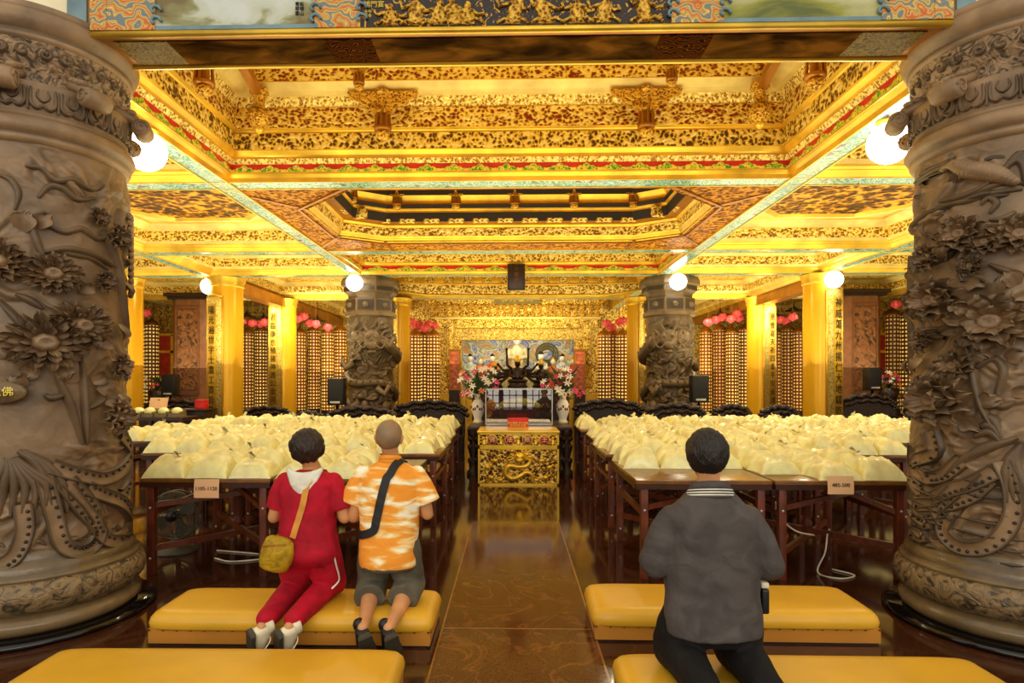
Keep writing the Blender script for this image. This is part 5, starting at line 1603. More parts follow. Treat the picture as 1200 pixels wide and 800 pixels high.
def lily(mb, c, d, R, mi):
    d = Vector(d).normalized(); u = d.cross(Vector((.2, .3, .9))).normalized(); v = d.cross(u)
    for k in range(6):
        a = 2*PI*k/6; e = u*math.cos(a)+v*math.sin(a); f = -u*math.sin(a)+v*math.cos(a)
        P = [c, c+d*R*.4+e*R*.35-f*R*.2, c+d*R*.4+e*R*.35+f*R*.2, c+d*R*.5+e*R*.8-f*R*.17, c+d*R*.5+e*R*.8+f*R*.17, c+d*R*.32+e*R*1.15]
        mb.add(P, [(0, 1, 2), (1, 3, 4, 2), (3, 5, 4)], mi)
def bouquet(x, y, z, seed, lab, wd=.36, ht=.60, n=44, leaf=26, tall=.75):
    rr = random.Random(seed)
    t = thing('flower_bouquet', lab, 'flowers', (x, y, z), 'bouquets in the altar vases')
    st = MB(); lf = MB()
    base = Vector((x, y, z-.05))
    heads = []
    for k in range(n):
        a = rr.uniform(0, 2*PI); r_ = math.sqrt(rr.random())*wd; zz = z+.02+rr.random()*ht*(1-.35*r_/wd)
        heads.append(Vector((x+r_*math.cos(a), y+r_*math.sin(a)*.7-.05, zz)))
    for h in heads: st.tube([base, base*.4+h*.6+Vector((0, 0, -.05)), h], .006, 5)
    for k in range(leaf):
        a = rr.uniform(0, 2*PI); L = rr.uniform(.3, tall); sp = rr.uniform(.2, .6)
        d = Vector((math.cos(a)*sp, math.sin(a)*sp*.6, 1)); d.normalize(); u = d.cross(Vector((0, 1, .2))).normalized()
        p0 = base; p1 = base+d*L*.6; p2 = base+d*L+Vector((math.cos(a)*.12, 0, -.04)); w_ = rr.uniform(.02, .04)
        lf.add([p0-u*.008, p0+u*.008, p1-u*w_, p1+u*w_, p2], [(0, 1, 3, 2), (2, 3, 4)], 0)
    st.build('stems', MAT['green'], t); lf.build('leaves', MAT['green'], t)
    cols = ['petal_white']*6+['petal_pink']*3+['petal_red']*2+['petal_orange']*1
    for k, h in enumerate(heads):
        q = MB(); m = cols[rr.randrange(len(cols))] if h.z < z+ht*.75 else ('petal_orange' if rr.random() < .4 else 'petal_white')
        lily(q, h, (h.x-x, (h.y-y)-.35, .15+h.z-z), rr.uniform(.055, .085), 0)
        q.build('blossom', MAT[m], t)
    return t
vl = atY(560, 495, 11.3); vr = atY(659.5, 495, 11.3)
vase(vl.x, 11.3, .826, 'white porcelain vase left of the glass case'); vase(vr.x, 11.3, .826, 'white porcelain vase right of the glass case')
bouquet(vl.x, 11.3, 1.32, 3, 'lily bouquet in the vase left of the glass case'); bouquet(vr.x, 11.3, 1.32, 9, 'lily bouquet in the vase right of the glass case')
bs = bouquet(*atY(184, 455, 16.2), 5, 'small pink bouquet beside the left brown pier', .3, .4, 16, 10, .5)
bs2 = bouquet(*atY(1042, 452, 16.2), 6, 'small orange bouquet beside the right brown pier', .3, .4, 16, 10, .5)
q = MB()
for bq, nm in ((bs, 'left'), (bs2, 'right')):
    p = bq.location
    st = thing('flower_stand', 'dark stand holding the small bouquet by the %s brown pier' % nm, 'stand', (p.x, p.y, 0))
    q = MB(); q.lathe([(.0, 0), (.25, 0), (.25, .05), (.1, .1), (.08, p.z-.5), (.2, p.z-.3), (.22, p.z-.06), (.16, p.z-.04), (0, p.z-.05)], (p.x, p.y, 0), 16); q.build('pedestal', MAT['ebony'], st)

# second altar step with the dark bronze figures
q = thing('rear_altar', 'dark rear altar ledge holding the bronze figures', 'altar', (AX, 13.4, 0))
m_ = MB(); m_.box(AX-.95, AX+1.1, 13.0, 14.2, 0, 1.38); m_.build('body', MAT['ebony'], q)
m_ = MB(); m_.box(AX-1.0, AX+1.15, 12.95, 14.25, 1.38, 1.44, 0, .01); m_.build('top', MAT['ebony'], q)
def figure(px, Y, zb, s, lab, arms=False, m='bronze', crown='gold', cat='statue', name='bronze_statue'):
    p = atY(px, 440, Y); x, y = p.x, Y
    t = thing(name, lab, cat, (x, y, zb))
    q = MB(); q.lathe([(0, 0), (.22*s, 0), (.25*s, .04*s), (.2*s, .08*s), (.23*s, .12*s), (0, .13*s)], (x, y, zb), 18); q.build('lotus_seat', MAT[m], t)
    b = Vector((x, y, zb+.12*s)); q = MB()
    q.ball(b+Vector((0, -.02*s, .05*s)), .24*s, .15*s, .07*s)
    q.rings([[b+Vector((rx*math.cos(2*PI*i/16)*s, ry*math.sin(2*PI*i/16)*s, z*s)) for i in range(16)] for (rx, ry, z) in ((.14, .10, .03), (.13, .09, .15), (.15, .09, .28), (.14, .08, .34), (.05, .05, .37), (.045, .045, .40))], 0)
    for s_ in (-1, 1):
        q.tube([b+Vector((s_*.14, 0, .32))*s, b+Vector((s_*.19, -.03, .18))*s, b+Vector((s_*.05, -.14, .13))*s], [.045*s, .04*s, .03*s], 9)
    q.ball(b+Vector((0, -.01, .46))*s, .07*s, .075*s, .085*s)
    q.build('body', MAT[m], t)
    q = MB(); q.lathe([(.075, .50), (.085, .53), (.06, .58), (.035, .64), (0, .66)], (0, 0, 0), 14)
    q.v = [(v[0]*s+b.x, v[1]*s+b.y, v[2]*s+b.z) for v in q.v]; q.build('crown', MAT[crown], t)
    if arms:
        q = MB()
        for s_ in (-1, 1):
            for k, (dx, dz, ex, ez) in enumerate(((.24, .42, .26, .80), (.34, .30, .46, .44), (.36, .22, .52, .30), (.36, .14, .54, .17), (.34, .06, .50, .05))):
                q.tube([b+Vector((s_*.10, .03, .30))*s, b+Vector((s_*dx, .04, dz))*s, b+Vector((s_*ex, .02, ez))*s], [.04*s, .032*s, .022*s], 8)
                q.ball(b+Vector((s_*ex, .02, ez))*s, .035*s)
        q.build('arm', MAT[m], t)
    return t
figure(606.5, 13.3, 1.44, .92, 'dark bronze many-armed seated statue above the glass case', True)
figure(580, 13.95, 1.44, .78, 'dark bronze seated statue left of the many-armed statue')
figure(634, 13.95, 1.44, .85, 'dark bronze seated statue right of the many-armed statue')

# ------------------------------------------------------------------ shrine facade at the back
SY = 19.2
sh = thing('gold_shrine', 'tall gold carved shrine front framing the colourful statue niche', 'shrine', (.1, SY, 0))
def sp(x0, x1, y0, y1, m, name, Y=SY, d=.25, bev=0):
    a = atY(x0, y1, Y); b = atY(x1, y0, Y); q = MB(); q.box(a.x, b.x, Y, Y+d, a.z, b.z, 0, bev); return q.build(name, MAT[m], sh)
sp(506, 705, 384, 398, 'frieze_fine', 'lower_frieze'); sp(512, 700, 374, 384, 'frieze_side', 'middle_frieze', SY-.25); sp(508, 704, 371, 374, 'gold_pale', 'cornice', SY-.3)
sp(503, 706, 350, 371, 'frieze_side', 'bracket_tier', SY-.35); sp(508, 702, 342, 351, 'frieze_red', 'ridge_frieze', SY-.2)
sp(516, 541, 384, 470, 'frieze_side', 'side_panel', SY+.05); sp(673, 700, 384, 470, 'frieze_side', 'side_panel', SY+.05)
sp(512, 545, 461, 506.8, 'gold', 'plinth', SY-.4); sp(668, 704, 461, 506.8, 'gold', 'plinth', SY-.4)
for xa_, xb_ in ((480, 512), (704, 738)):
    a = atY(xa_, 384, SY+.6); b = atY(xb_, 340, SY+.6); q = MB(); q.box(a.x, b.x, SY+.6, SY+.8, a.z, b.z)
    trim_no[0] += 1; struct(q.build('trim_%d' % trim_no[0], MAT['frieze_side']))
q = MB(); q.lathe([(0, .12), (.07, .10), (.08, .05), (.03, 0), (.05, -.05), (.02, -.09), (0, -.1), (.02, -.12), (.055, -.17), (.05, -.24), (0, -.27)], n=12); kme = q.mesh('bracket_knob', MAT['gold_dull'])
for k in range(24):
    o = bpy.data.objects.new('bracket_knob', kme); COL.objects.link(o); o.parent = sh; o.location = atY(507+k*8.4, 361, SY-.42)-wloc(sh)
q = MB()
for (x, s_) in ((505, -1), (704, 1)):
    p = atY(x, 352, SY-.35); q.tube([p+Vector((.13*math.cos(i*.6)*(1-i/14)*s_, 0, .13*math.sin(i*.6)*(1-i/14))) for i in range(13)], .05, 8)
q.build('scroll_end', MAT['gold'], sh)
for x in (528, 688):
    a = atY(x, 455, SY-.25)
    q = MB(); q.lathe([(.16, 0), (.2, .04), (.13, .1), (.14, 1.3), (.17, 1.36), (.12, 1.42), (.13, 1.9), (.18, 2.0)], (a.x, SY-.25, a.z), 18); q.build('carved_post', MAT['frieze_side'], sh)
# red lantern boxes beside the niche
for k, (x, nm) in enumerate(((533, 'left'), (679, 'right'))):
    a = atY(x, 455, SY-.7); z1 = atY(x, 411, SY-.7).z
    t = thing('red_pagoda_lantern', 'tall red glass lantern box standing at the %s of the statue niche' % nm, 'lantern', (a.x, SY-.7, 0), 'red lantern boxes by the niche')
    q = MB(); q.box(a.x-.13, a.x+.13, SY-.83, SY-.57, a.z, z1-.02); q.build('red_panel', simple('red_lantern_glass', (172, 84, 40), .3, nscale=9, var=.35), t)
    q = MB()
    for sx in (-1, 1):
        for sy in (-1, 1): q.box(a.x+sx*.14-.02, a.x+sx*.14+.02, SY-.7+sy*.14-.02, SY-.7+sy*.14+.02, a.z, z1)
    q.box(a.x-.18, a.x+.18, SY-.88, SY-.52, z1, z1+.05); q.box(a.x-.18, a.x+.18, SY-.88, SY-.52, a.z-.05, a.z)
    q.build('frame', MAT['gold_brown'], t)
    q = MB(); q.box(a.x-.16, a.x+.16, SY-.86, SY-.54, 0, a.z-.05); q.build('pedestal', MAT['ebony'], t)
# niche back: painted relief wall
t_ = NT('painted_relief_wall'); v_ = t_.coord((1, 1, 1))
n_ = t_.noise(v_, 2.2, 5, 1.2); n2_ = t_.vor(v_, 3.2, 'F1', 'Color')
c_ = t_.ramp(n_, [(0.30, (40, 60, 180)), (0.37, (200, 214, 226)), (0.42, (60, 90, 200)), (0.46, (206, 204, 160)), (0.50, (238, 236, 222)), (0.54, (120, 150, 110)), (0.58, (214, 206, 150)), (0.62, (216, 130, 60)), (0.66, (226, 226, 214)), (0.74, (50, 80, 200))])
t_.bump(n_, .6, .05)
MAT['mural'] = t_.set(color=c_, rough=.5)
mu = thing('painted_relief', 'colourful painted relief wall behind the niche statues', 'relief', (.2, 21, 0))
a = atY(536, 458, 20.6); b = atY(678, 396, 20.6)
q = MB(); q.box(a.x, b.x, 20.6, 20.75, a.z-1, b.z+.3); q.build('panel', MAT['mural'], mu)
q = MB(); p = atY(641, 415, 20.55)
for r_ in (.36, .28, .2): q.lathe([(r_-.03, 0), (r_, .03), (r_+.03, 0)], (0, 0, 0), 28)
q.v = [(v[0]+p.x, p.y-v[2], v[1]+p.z) for v in q.v]; q.build('halo_ring', simple('olive_halo', (96, 92, 40), .5), mu)
niche = [(551, 'pale blue', (190, 214, 226), .8, 20.0), (563, 'orange', (214, 110, 40), .72, 20.3), (577, 'red and green', (196, 84, 50), .8, 20.0), (606, 'white and gold', (206, 190, 146), 1.35, 20.2), (634, 'pale grey', (206, 204, 190), .85, 20.0), (648, 'orange and blue', (206, 120, 60), .72, 20.35), (659, 'blue', (180, 196, 222), .8, 20.0), (671, 'red', (206, 84, 40), .72, 20.35)]
for k, (x, nm, rgb, s_, NY) in enumerate(niche):
    MAT['robe%d' % k] = simple('robe_' + nm.replace(' ', '_'), rgb, .5, nscale=7, var=.2)
    MAT['skinw'] = simple('white_painted_face', (244, 238, 224), .5)
    p = atY(x, 452, NY)
    t = thing('painted_statue', 'standing painted statue in %s robe in the altar niche' % nm if s_ < 1.4 else 'large white and gold seated statue at centre of the altar niche', 'statue', (p.x, NY, 1.2), 'painted statues in the niche')
    zb = 1.35
    q = MB(); q.lathe([(.0, 0), (.17*s_, 0), (.18*s_, .2), (.17*s_, .6*s_), (.19*s_, .85*s_), (.15*s_, 1.0*s_), (.06*s_, 1.08*s_), (0, 1.1*s_)], (p.x, NY, zb), 18)
    for g_ in (-1, 1): q.tube([(p.x+g_*.16*s_, NY, zb+.95*s_), (p.x+g_*.22*s_, NY-.05, zb+.75*s_), (p.x+g_*.05*s_, NY-.2, zb+.72*s_)], [.07*s_, .07*s_, .05*s_], 9)
    q.build('robe', MAT['robe%d' % k], t)
    q = MB(); q.ball((p.x, NY-.03, zb+1.2*s_), .12*s_, .12*s_, .15*s_); q.build('head', MAT['skinw'], t)
    q = MB(); q.lathe([(.1*s_, 1.27*s_), (.11*s_, 1.3*s_), (.06*s_, 1.38*s_), (0, 1.42*s_)], (p.x, NY-.02, zb), 12); q.build('headdress', MAT['gold' if k % 2 else 'bronze'], t)
q = thing('niche_ledge', 'gold ledge beneath the painted niche statues', 'ledge', (.1, 20, 0))
m_ = MB(); m_.box(-1.5, 1.8, 19.72, 20.55, 0, 1.35); m_.build('block', MAT['gold'], q)

# carved wave beam above the altar, with raised scroll ends
wb = thing('carved_eave_beam', 'long gold carved beam with curled ends above the central altar', 'beam', (.1, 14.2, 3.6))
pts_t = []; pts_b = []
for i in range(41):
    x = 453+(757-453)*i/40; e = abs(i-20)/20
    pts_t.append(atY(x, 334-3*e**3-4*(e > .97), 14.2)); pts_b.append(atY(x, 347-9*max(0, (e-.62)/.38)**1.6, 14.2))
q = MB()
poly = [(p.x, p.z) for p in pts_b] + [(p.x, p.z) for p in reversed(pts_t)]
for i in range(40):
    a, b, c_, d_ = pts_b[i], pts_b[i+1], pts_t[i+1], pts_t[i]
    q.add([(v.x, Y_, v.z) for Y_ in (14.1, 14.35) for v in (a, b, c_, d_)], [(0, 1, 2, 3), (7, 6, 5, 4), (0, 4, 5, 1), (3, 2, 6, 7)], 0, False)
q.build('carved_face', MAT['frieze_side'], wb)
q = MB(); q.tube([(p.x, 14.1, p.z) for p in pts_b], .035, 8); q.tube([(p.x, 14.1, p.z) for p in pts_t], .025, 8); q.build('gilded_moulding', MAT['gold'], wb)
q = MB(); a = atY(470, 333, 14.22); b = atY(740, 326, 14.22)
for i in range(13):
    x = a.x+(b.x-a.x)*i/12; q.box(x-.12, x+.12, 14.15, 14.3, a.z-.01, b.z+.02, 0, .02)
q.build('openwork_block', MAT['gold'], wb)
q = MB()
for s_, x in ((-1, 457), (1, 753)):
    p = atY(x, 336, 14.15)
    q.tube([p+Vector((s_*(.02+.15*math.cos(i*.55)*(1-i/15)), -.02, .13*math.sin(i*.55)*(1-i/15))) for i in range(13)], .05, 8)
q.build('scroll_end', MAT['gold'], wb)
pq = thing('hanging_plaque', 'dark vertical wooden plaque hanging above the altar', 'plaque', (.07, 13.3, 3.7))
a = atY(595.5, 339, 12.9); b = atY(614.5, 310, 12.9)
q = MB(); q.box(a.x, b.x, 12.9, 12.96, a.z, b.z, 0, .01); q.build('board', MAT['plaque_dark'], pq)
q = MB()
for x in (a.x, b.x): q.box(x-.015, x+.015, 12.89, 12.97, a.z-.01, b.z+.01)
for z in (a.z, b.z): q.box(a.x, b.x, 12.89, 12.97, z-.015, z+.015)
q.build('frame', MAT['ebony'], pq)
for k, ch in enumerate('大雄寶殿'):
    facing(text_mesh(ch, .10, simple('faded_plaque_letter', (92, 60, 34), .5)), ((a.x+b.x)/2, 12.895, b.z-.09-k*.115), 'character', pq)
pg = thing('name_plaque', 'grey-gold horizontal plaque with gold characters on the shrine front', 'plaque', (.1, SY-.5, 4))
a = atY(579, 356, SY-.5); b = atY(633, 344.5, SY-.5)
q = MB(); q.box(a.x, b.x, SY-.5, SY-.45, a.z, b.z); q.build('board', MAT['plaque_grey'], pg)
facing(text_mesh('佛 光 普 照', .2, MAT['gold_ink']), ((a.x+b.x)/2, SY-.51, (a.z+b.z)/2), 'inscription', pg)

# ------------------------------------------------------------------ dark carved benches along the back of the tables
def carved_seat(x0, x1, Y, ztop, lab, arms=True):
    cx = (x0+x1)/2
    t = thing('carved_settee', lab, 'settee', (cx, Y, 0), 'dark carved settees behind the tables')
    q = MB(); n = 24; tp = []; bt = []
    for i in range(n+1):
        e = i/n; x = x0+(x1-x0)*e
        tp.append((x, ztop-.16+.16*math.sin(PI*e)**.6+.018*math.sin(e*31)))
        bt.append((x, .5))
    q.prism(bt+tp[::-1], 'y', Y, Y+.06); q.build('backrest', MAT['ebony'], t)
    q = MB()
    for i in range(0, n+1):
        q.ball((tp[i][0], Y-.02, tp[i][1]-.03), .075, .05, .05, 9, 6)
        q.ball((tp[i][0]+.05, Y-.02, tp[i][1]-.14), .05, .035, .05, 8, 6)
    q.build('crest_carving', MAT['ebony'], t)
    q = MB(); q.box(x0, x1, Y-.55, Y, .42, .5, 0, .01); q.build('seat', MAT['ebony'], t)
    for x in (x0+.05, x1-.05):
        for y in (Y-.5, Y-.05):
            q = MB(); q.box(x-.045, x+.045, y-.045, y+.045, 0, .42); q.build('leg', MAT['ebony'], t)
        q = MB(); q.box(x-.04, x+.04, Y-.5, Y, .74, .80, 0, .015); q.tube([(x, Y-.45, .5), (x, Y-.48, .74)], .03, 8); q.build('armrest', MAT['ebony'], t)
    return t
for (p0, p1, Y, yt, lab) in ((345, 382, 12.75, 482, 'short dark carved settee left of the left loudspeaker'), (386, 462, 12.3, 476, 'dark carved settee before the left dragon pillar'), (465, 545, 12.9, 469, 'dark carved settee left of the altar vases'),
                             (674, 752, 12.9, 468, 'dark carved settee right of the altar vases'), (756, 826, 12.3, 473, 'dark carved settee before the right dragon pillar'), (838, 878, 12.9, 474, 'dark carved settee right of the right loudspeaker'), (892, 934, 12.9, 475, 'dark carved settee left of the nearest right gold column'),
                             (284, 342, 14.6, 476, 'dark carved settee right of the nearest left gold column'), (985, 1048, 14.3, 462, 'dark carved settee below the right brown pier'), (170, 240, 14.6, 468, 'dark carved settee below the left brown pier')):
    a = atY(p0, yt, Y); b = atY(p1, yt, Y); carved_seat(a.x, b.x, Y, a.z, lab)

# ------------------------------------------------------------------ left side: offering table with trays, red box, paper sign
a = atY(150, 489, 11.6); b = atY(214, 489, 11.6)
ot = thing('offering_table', 'dark side table with trays of rice at far left, beside near pillar', 'table', ((a.x+b.x)/2, 11.9, 0))
q = MB(); q.box(a.x, b.x, 11.6, 12.3, a.z-.06, a.z); q.build('tabletop', MAT['table_edge'], ot)
for x in (a.x+.06, b.x-.06):
    for y in (11.66, 12.24):
        q = MB(); q.box(x-.03, x+.03, y-.03, y+.03, 0, a.z-.06); q.build('leg', MAT['table_wood'], ot)
ztab = a.z
tray = None
for k, (px, lab) in enumerate(((161, 'leftmost white tray of rice on the far left side table'), (174, 'second tray of rice from the left on the side table'), (190, 'third tray of rice from the left on the side table'), (206, 'tilted box of rice at right end of the side table'))):
    p = atY(px, 485, 11.85)
    t = thing('rice_tray', lab, 'tray', (p.x, 11.9, ztab), 'trays on the far left side table')
    q = MB(); s_ = .12
    for (xa, xb, ya, yb, za, zb) in ((-s_, s_, -s_, s_, 0, .015), (-s_, -s_+.012, -s_, s_, .015, .1), (s_-.012, s_, -s_, s_, .015, .1), (-s_+.012, s_-.012, -s_, -s_+.012, .015, .07), (-s_+.012, s_-.012, s_-.012, s_, .015, .14)):
        q.box(p.x+xa, p.x+xb, 11.9+ya, 11.9+yb, ztab+za, ztab+zb)
    q.build('box', MAT['plaque_grey'], t)
    q = MB(); q.ball((p.x, 11.9, ztab+.10), .105, .105, .085, 14, 9); q.build('rice', MAT['bag'], t)
p = atY(186, 472, 12.6)
t = thing('paper_sign', 'small tan paper sign standing on dark chest at far left', 'sign', (p.x, 12.6, 1.0))
q = MB(); q.obox(p, (.19, 0, 0), (0, .004, 0), (0, .03, .11)); q.build('sheet', MAT['paper'], t)
q = MB(); q.obox(p+Vector((0, .06, -.04)), (.02, 0, 0), (0, .006, .0), (0, .05, -.11)); q.build('easel', MAT['ebony'], t)
p2 = atY(236.5, 475, 12.6)
ch_ = thing('dark_chest', 'dark low chest under the paper sign at far left', 'chest', (p.x, 12.6, 0))
q = MB(); q.box(p.x-.3, p2.x+.14, 12.4, 12.88, 0, p.z-.16, 0, .01); q.build('body', MAT['ebony'], ch_)
q = MB(); q.box(p.x-.33, p2.x+.17, 12.36, 12.92, p.z-.16, p.z-.12, 0, .008); q.build('lid', MAT['ebony'], ch_)
t = thing('red_box', 'red box on dark chest just left of the nearest left gold column', 'box', (p2.x, 12.6, p.z-.12))
q = MB(); q.box(p2.x-.10, p2.x+.10, 12.5, 12.7, p.z-.119, p.z+.06, 0, .01); q.build('carton', MAT['red'], t)
q = MB(); q.box(p2.x-.105, p2.x+.105, 12.495, 12.705, p.z+.035, p.z+.07, 0, .006); q.build('lid', MAT['red'], t)

# ------------------------------------------------------------------ side altars far left and right (gold carved walls with niches)
for nm, x0, x1, Y in (('left', 150, 206, 19.5), ('right', 1014, 1068, 19.5)):
    a = atY(x0, 470, Y); b = atY(x1, 345, Y)
    t = thing('side_altar', 'gold carved side altar beyond the %s brown pier' % nm, 'altar', ((a.x+b.x)/2, Y, 0))
    q = MB(); q.box(a.x, b.x, Y, Y+.2, 0, b.z); q.build('carved_wall', MAT['frieze_side'], t)
    for yy in (358, 368, 380):
        for k in range(7):
            o = bpy.data.objects.new('bracket_knob', kme); COL.objects.link(o); o.parent = t; o.location = atY(x0+4+k*(x1-x0-8)/6, yy, Y-.1)-wloc(t)
    p = atY((x0+x1)/2+(14 if nm == 'left' else -14), 425, Y-.1)
    q = MB(); q.box(p.x-.28, p.x+.28, Y-.12, Y, p.z-.5, p.z+.9); q.build('framed_niche', MAT['red_band'], t)
    q = MB()
    for z in (p.z-.5, p.z+.35, p.z+.9): q.box(p.x-.34, p.x+.34, Y-.16, Y-.12, z-.04, z+.04)
    for x in (p.x-.3, p.x+.3): q.box(x-.05, x+.05, Y-.16, Y-.12, p.z-.5, p.z+.9)
    q.build('niche_frame', MAT['gold'], t)

# ------------------------------------------------------------------ things under the front tables
p = atZ(205, 652, 0)
t = thing('floor_fan', 'grey floor fan standing under the left front table', 'fan', (p.x, 5.7, 0))
fx, fy = atY(205, 600, 5.75).x, 5.75
q = MB(); q.lathe([(0, 0), (.2, 0), (.2, .02), (.05, .05), (.03, .12)], (fx, fy, 0), 24); q.build('base', MAT['fan_grey'], t)
q = MB()
for k in range(12):
    r_ = .03+.017*k; q.tube([(fx+r_*math.cos(2*PI*i/28), fy-.05-.02*math.cos(k/11*PI/2), .34+r_*math.sin(2*PI*i/28)) for i in range(29)], .0035, 4)
for r_, y_ in ((.225, -.02), (.225, .06)): q.tube([(fx+r_*math.cos(2*PI*i/28), fy+y_, .34+r_*math.sin(2*PI*i/28)) for i in range(29)], .009, 6)
for k in range(12):
    a = 2*PI*k/12; q.tube([(fx, fy-.07, .34), (fx+.225*math.cos(a), fy-.02, .34+.225*math.sin(a))], .003, 4)
q.build('guard', MAT['fan_grey'], t)
q = MB(); q.tube([(fx, fy-.075, .34), (fx, fy+.12, .34)], .05, 14); q.tube([(fx, fy+.06, .12), (fx, fy+.06, .34)], .025, 8); q.build('motor', MAT['black'], t)
for k in range(4):
    a = 2*PI*k/4+.4; d = Vector((math.cos(a), 0, math.sin(a))); u = Vector((-d.z, 0, d.x)); c_ = Vector((fx, fy, .34))
    q = MB(); q.add([c_+d*.04-u*.02, c_+d*.04+u*.02, c_+d*.2+u*.09+Vector((0, .03, 0)), c_+d*.2-u*.05-Vector((0, .02, 0))], [(0, 1, 2, 3)], 0); q.build('blade', MAT['fan_grey'], t)
def strip_box(loc, rz, lab):
    t = thing('power_strip', lab, 'power strip', loc, 'power strips on the table braces')
    q = MB(); q.box(-.10, .10, -.03, .03, 0, .035, 0, .006); q.build('housing', MAT['cable'], t)
    q = MB()
    for x in (-.05, .0): q.box(x-.016, x+.016, -.018, .018, .035, .09, 0, .005)
    q.build('plug', MAT['cable'], t)
    t.rotation_euler = (0, 0, rz)
    return t
strip_box((2.62, 5.30, .268), .5, 'cream power strip with plugs resting on brace under right front table')
strip_box((-2.08, 5.30, .268), -.4, 'cream power strip under the left front table, beside woman in red')
def cable(pts, lab):
    q = MB(); q.tube([tuple(p) for p in crom(pts, 6)], .007, 6); o = q.build('power_cable', MAT['cable']); tag(o, lab, 'cable', 'white cables under the tables')
cable([(2.16, 5.1, .62), (2.2, 5.15, .5), (2.36, 5.2, .36), (2.56, 5.28, .30)], 'white cable sagging from tabletop to the right power strip')
cable([(2.70, 5.34, .30), (2.66, 5.3, .15), (2.55, 5.2, .01), (2.66, 5.05, .008), (2.82, 5.14, .008), (2.72, 5.3, .008)], 'white cable looped on the floor below the right power strip')
cable([(-2.7, 5.5, .008), (-2.5, 5.4, .008), (-2.25, 5.5, .008), (-2.3, 5.62, .008), (-2.8, 5.75, .008)], 'white cable lying on the floor under left front table')
# ------------------------------------------------------------------ people
def cloth(name, rgb, rough=.75, wr=.5, scale=7.0, stretch=(1, 1, 1)):
    t = NT(name); v = t.coord(stretch)
    n = t.noise(v, scale, 3, .8); f = t.noise(t.coord(), 260, 2)
    c = t.ramp(n, [(0.3, tuple(x*.82 for x in rgb)), (0.7, tuple(min(255, x*1.1) for x in rgb))])
    t.bump(t.math('ADD', t.math('MULTIPLY', n, 1.0), t.math('MULTIPLY', f, .08)), wr, .02)
    return t.set(color=c, rough=rough, spec=.25)
MAT['skin'] = simple('skin_tone', (206, 146, 96), .5, nscale=9, var=.08)
MAT['red_cloth'] = cloth('crimson_tracksuit', (178, 14, 40))
MAT['white_cloth'] = cloth('white_hood_cloth', (236, 232, 216))
MAT['grey_cloth'] = cloth('charcoal_knit', (80, 74, 72), wr=.8)
MAT['black_cloth'] = cloth('black_trousers', (20, 18, 18))
MAT['denim'] = cloth('grey_denim', (96, 92, 78))
def tie_dye():
    t = NT('orange_and_white_streaked_cloth'); v = t.coord((2.6, 2.6, 11))
    n = t.noise(v, 1.55, 3, .5); w = t.noise(t.coord(), 8, 3, .8)
    c = t.ramp(n, [(0.36, (255, 250, 226)), (0.43, (250, 214, 140)), (0.5, (243, 160, 56)), (0.7, (238, 146, 44))])
    t.bump(w, .35, .02)
    return t.set(color=c, rough=.75, spec=.25)
MAT['tie_dye'] = tie_dye()
def hair_mat(name, rgb, grey=None):
    t = NT(name); v = t.coord((1, 1, .3))
    n = t.noise(v, 90, 3); 
    c = t.ramp(n, [(0.35, tuple(x*.6 for x in rgb)), (0.7, tuple(min(255, x*1.6) for x in rgb))])
    t.bump(n, 1.0, .014)
    return t.set(color=c, rough=.5)
MAT['hair_dark'] = hair_mat('dark_brown_hair', (38, 24, 18))
MAT['hair_black'] = hair_mat('black_hair', (24, 18, 16))
t_ = NT('grey_stubble'); v_ = t_.coord(); n_ = t_.noise(v_, 14, 4); f_ = t_.noise(v_, 220, 2)
sp_ = t_.n('ShaderNodeSeparateXYZ'); t_.l(t_.coord(), sp_.inputs[0])
MAT['stubble'] = t_.set(color=t_.mix(f_, t_.ramp(n_, [(.35, (186, 140, 92)), (.65, (146, 122, 90))]), (112, 98, 76)), rough=.55)
MAT['eye'] = simple('dark_eye', (30, 20, 16), .2)
MAT['lips'] = simple('lip_tone', (170, 96, 80), .5)
MAT['mustard_nylon'] = cloth('olive_mustard_nylon', (176, 140, 24), .5, .8, 16)
MAT['tan_strap'] = simple('tan_strap', (206, 138, 34), .5)
MAT['black_strap'] = simple('black_strap', (22, 18, 18), .6)
MAT['shoe_white'] = simple('cream_shoe', (232, 222, 190), .5)
MAT['sole'] = simple('dark_grey_sole', (64, 58, 44), .6)
MAT['shoe_black'] = simple('black_shoe', (20, 18, 18), .45)

def limb(mb, pts, rad, n=16, flat=1.0, end=True):
    P = [Vector(p) for p in crom(pts, 5)]
    R = [float(r[0]) for r in crom([(r,) for r in rad], 5)]
    mb.tube(P, R, n, 0, True, True, flat)
    mb.ball(P[0], R[0]*.98, n=14, m=10)
    if end: mb.ball(P[-1], R[-1]*.98, n=14, m=10)

def torso(mb, rows, n=28, p=2.4):
    """rows: (z, centre x, centre y, half width, half depth)"""
    q = crom(rows, 5); R = []
    for (z, cx, cy, rx, ry) in q:
        ring = []
        for i in range(n):
            a = 2*PI*i/n; ca, sa = math.cos(a), math.sin(a)
            ring.append((cx+math.copysign(abs(ca)**(2/p), ca)*rx, cy+math.copysign(abs(sa)**(2/p), sa)*ry, z))
        R.append(ring)
    mb.rings(R)

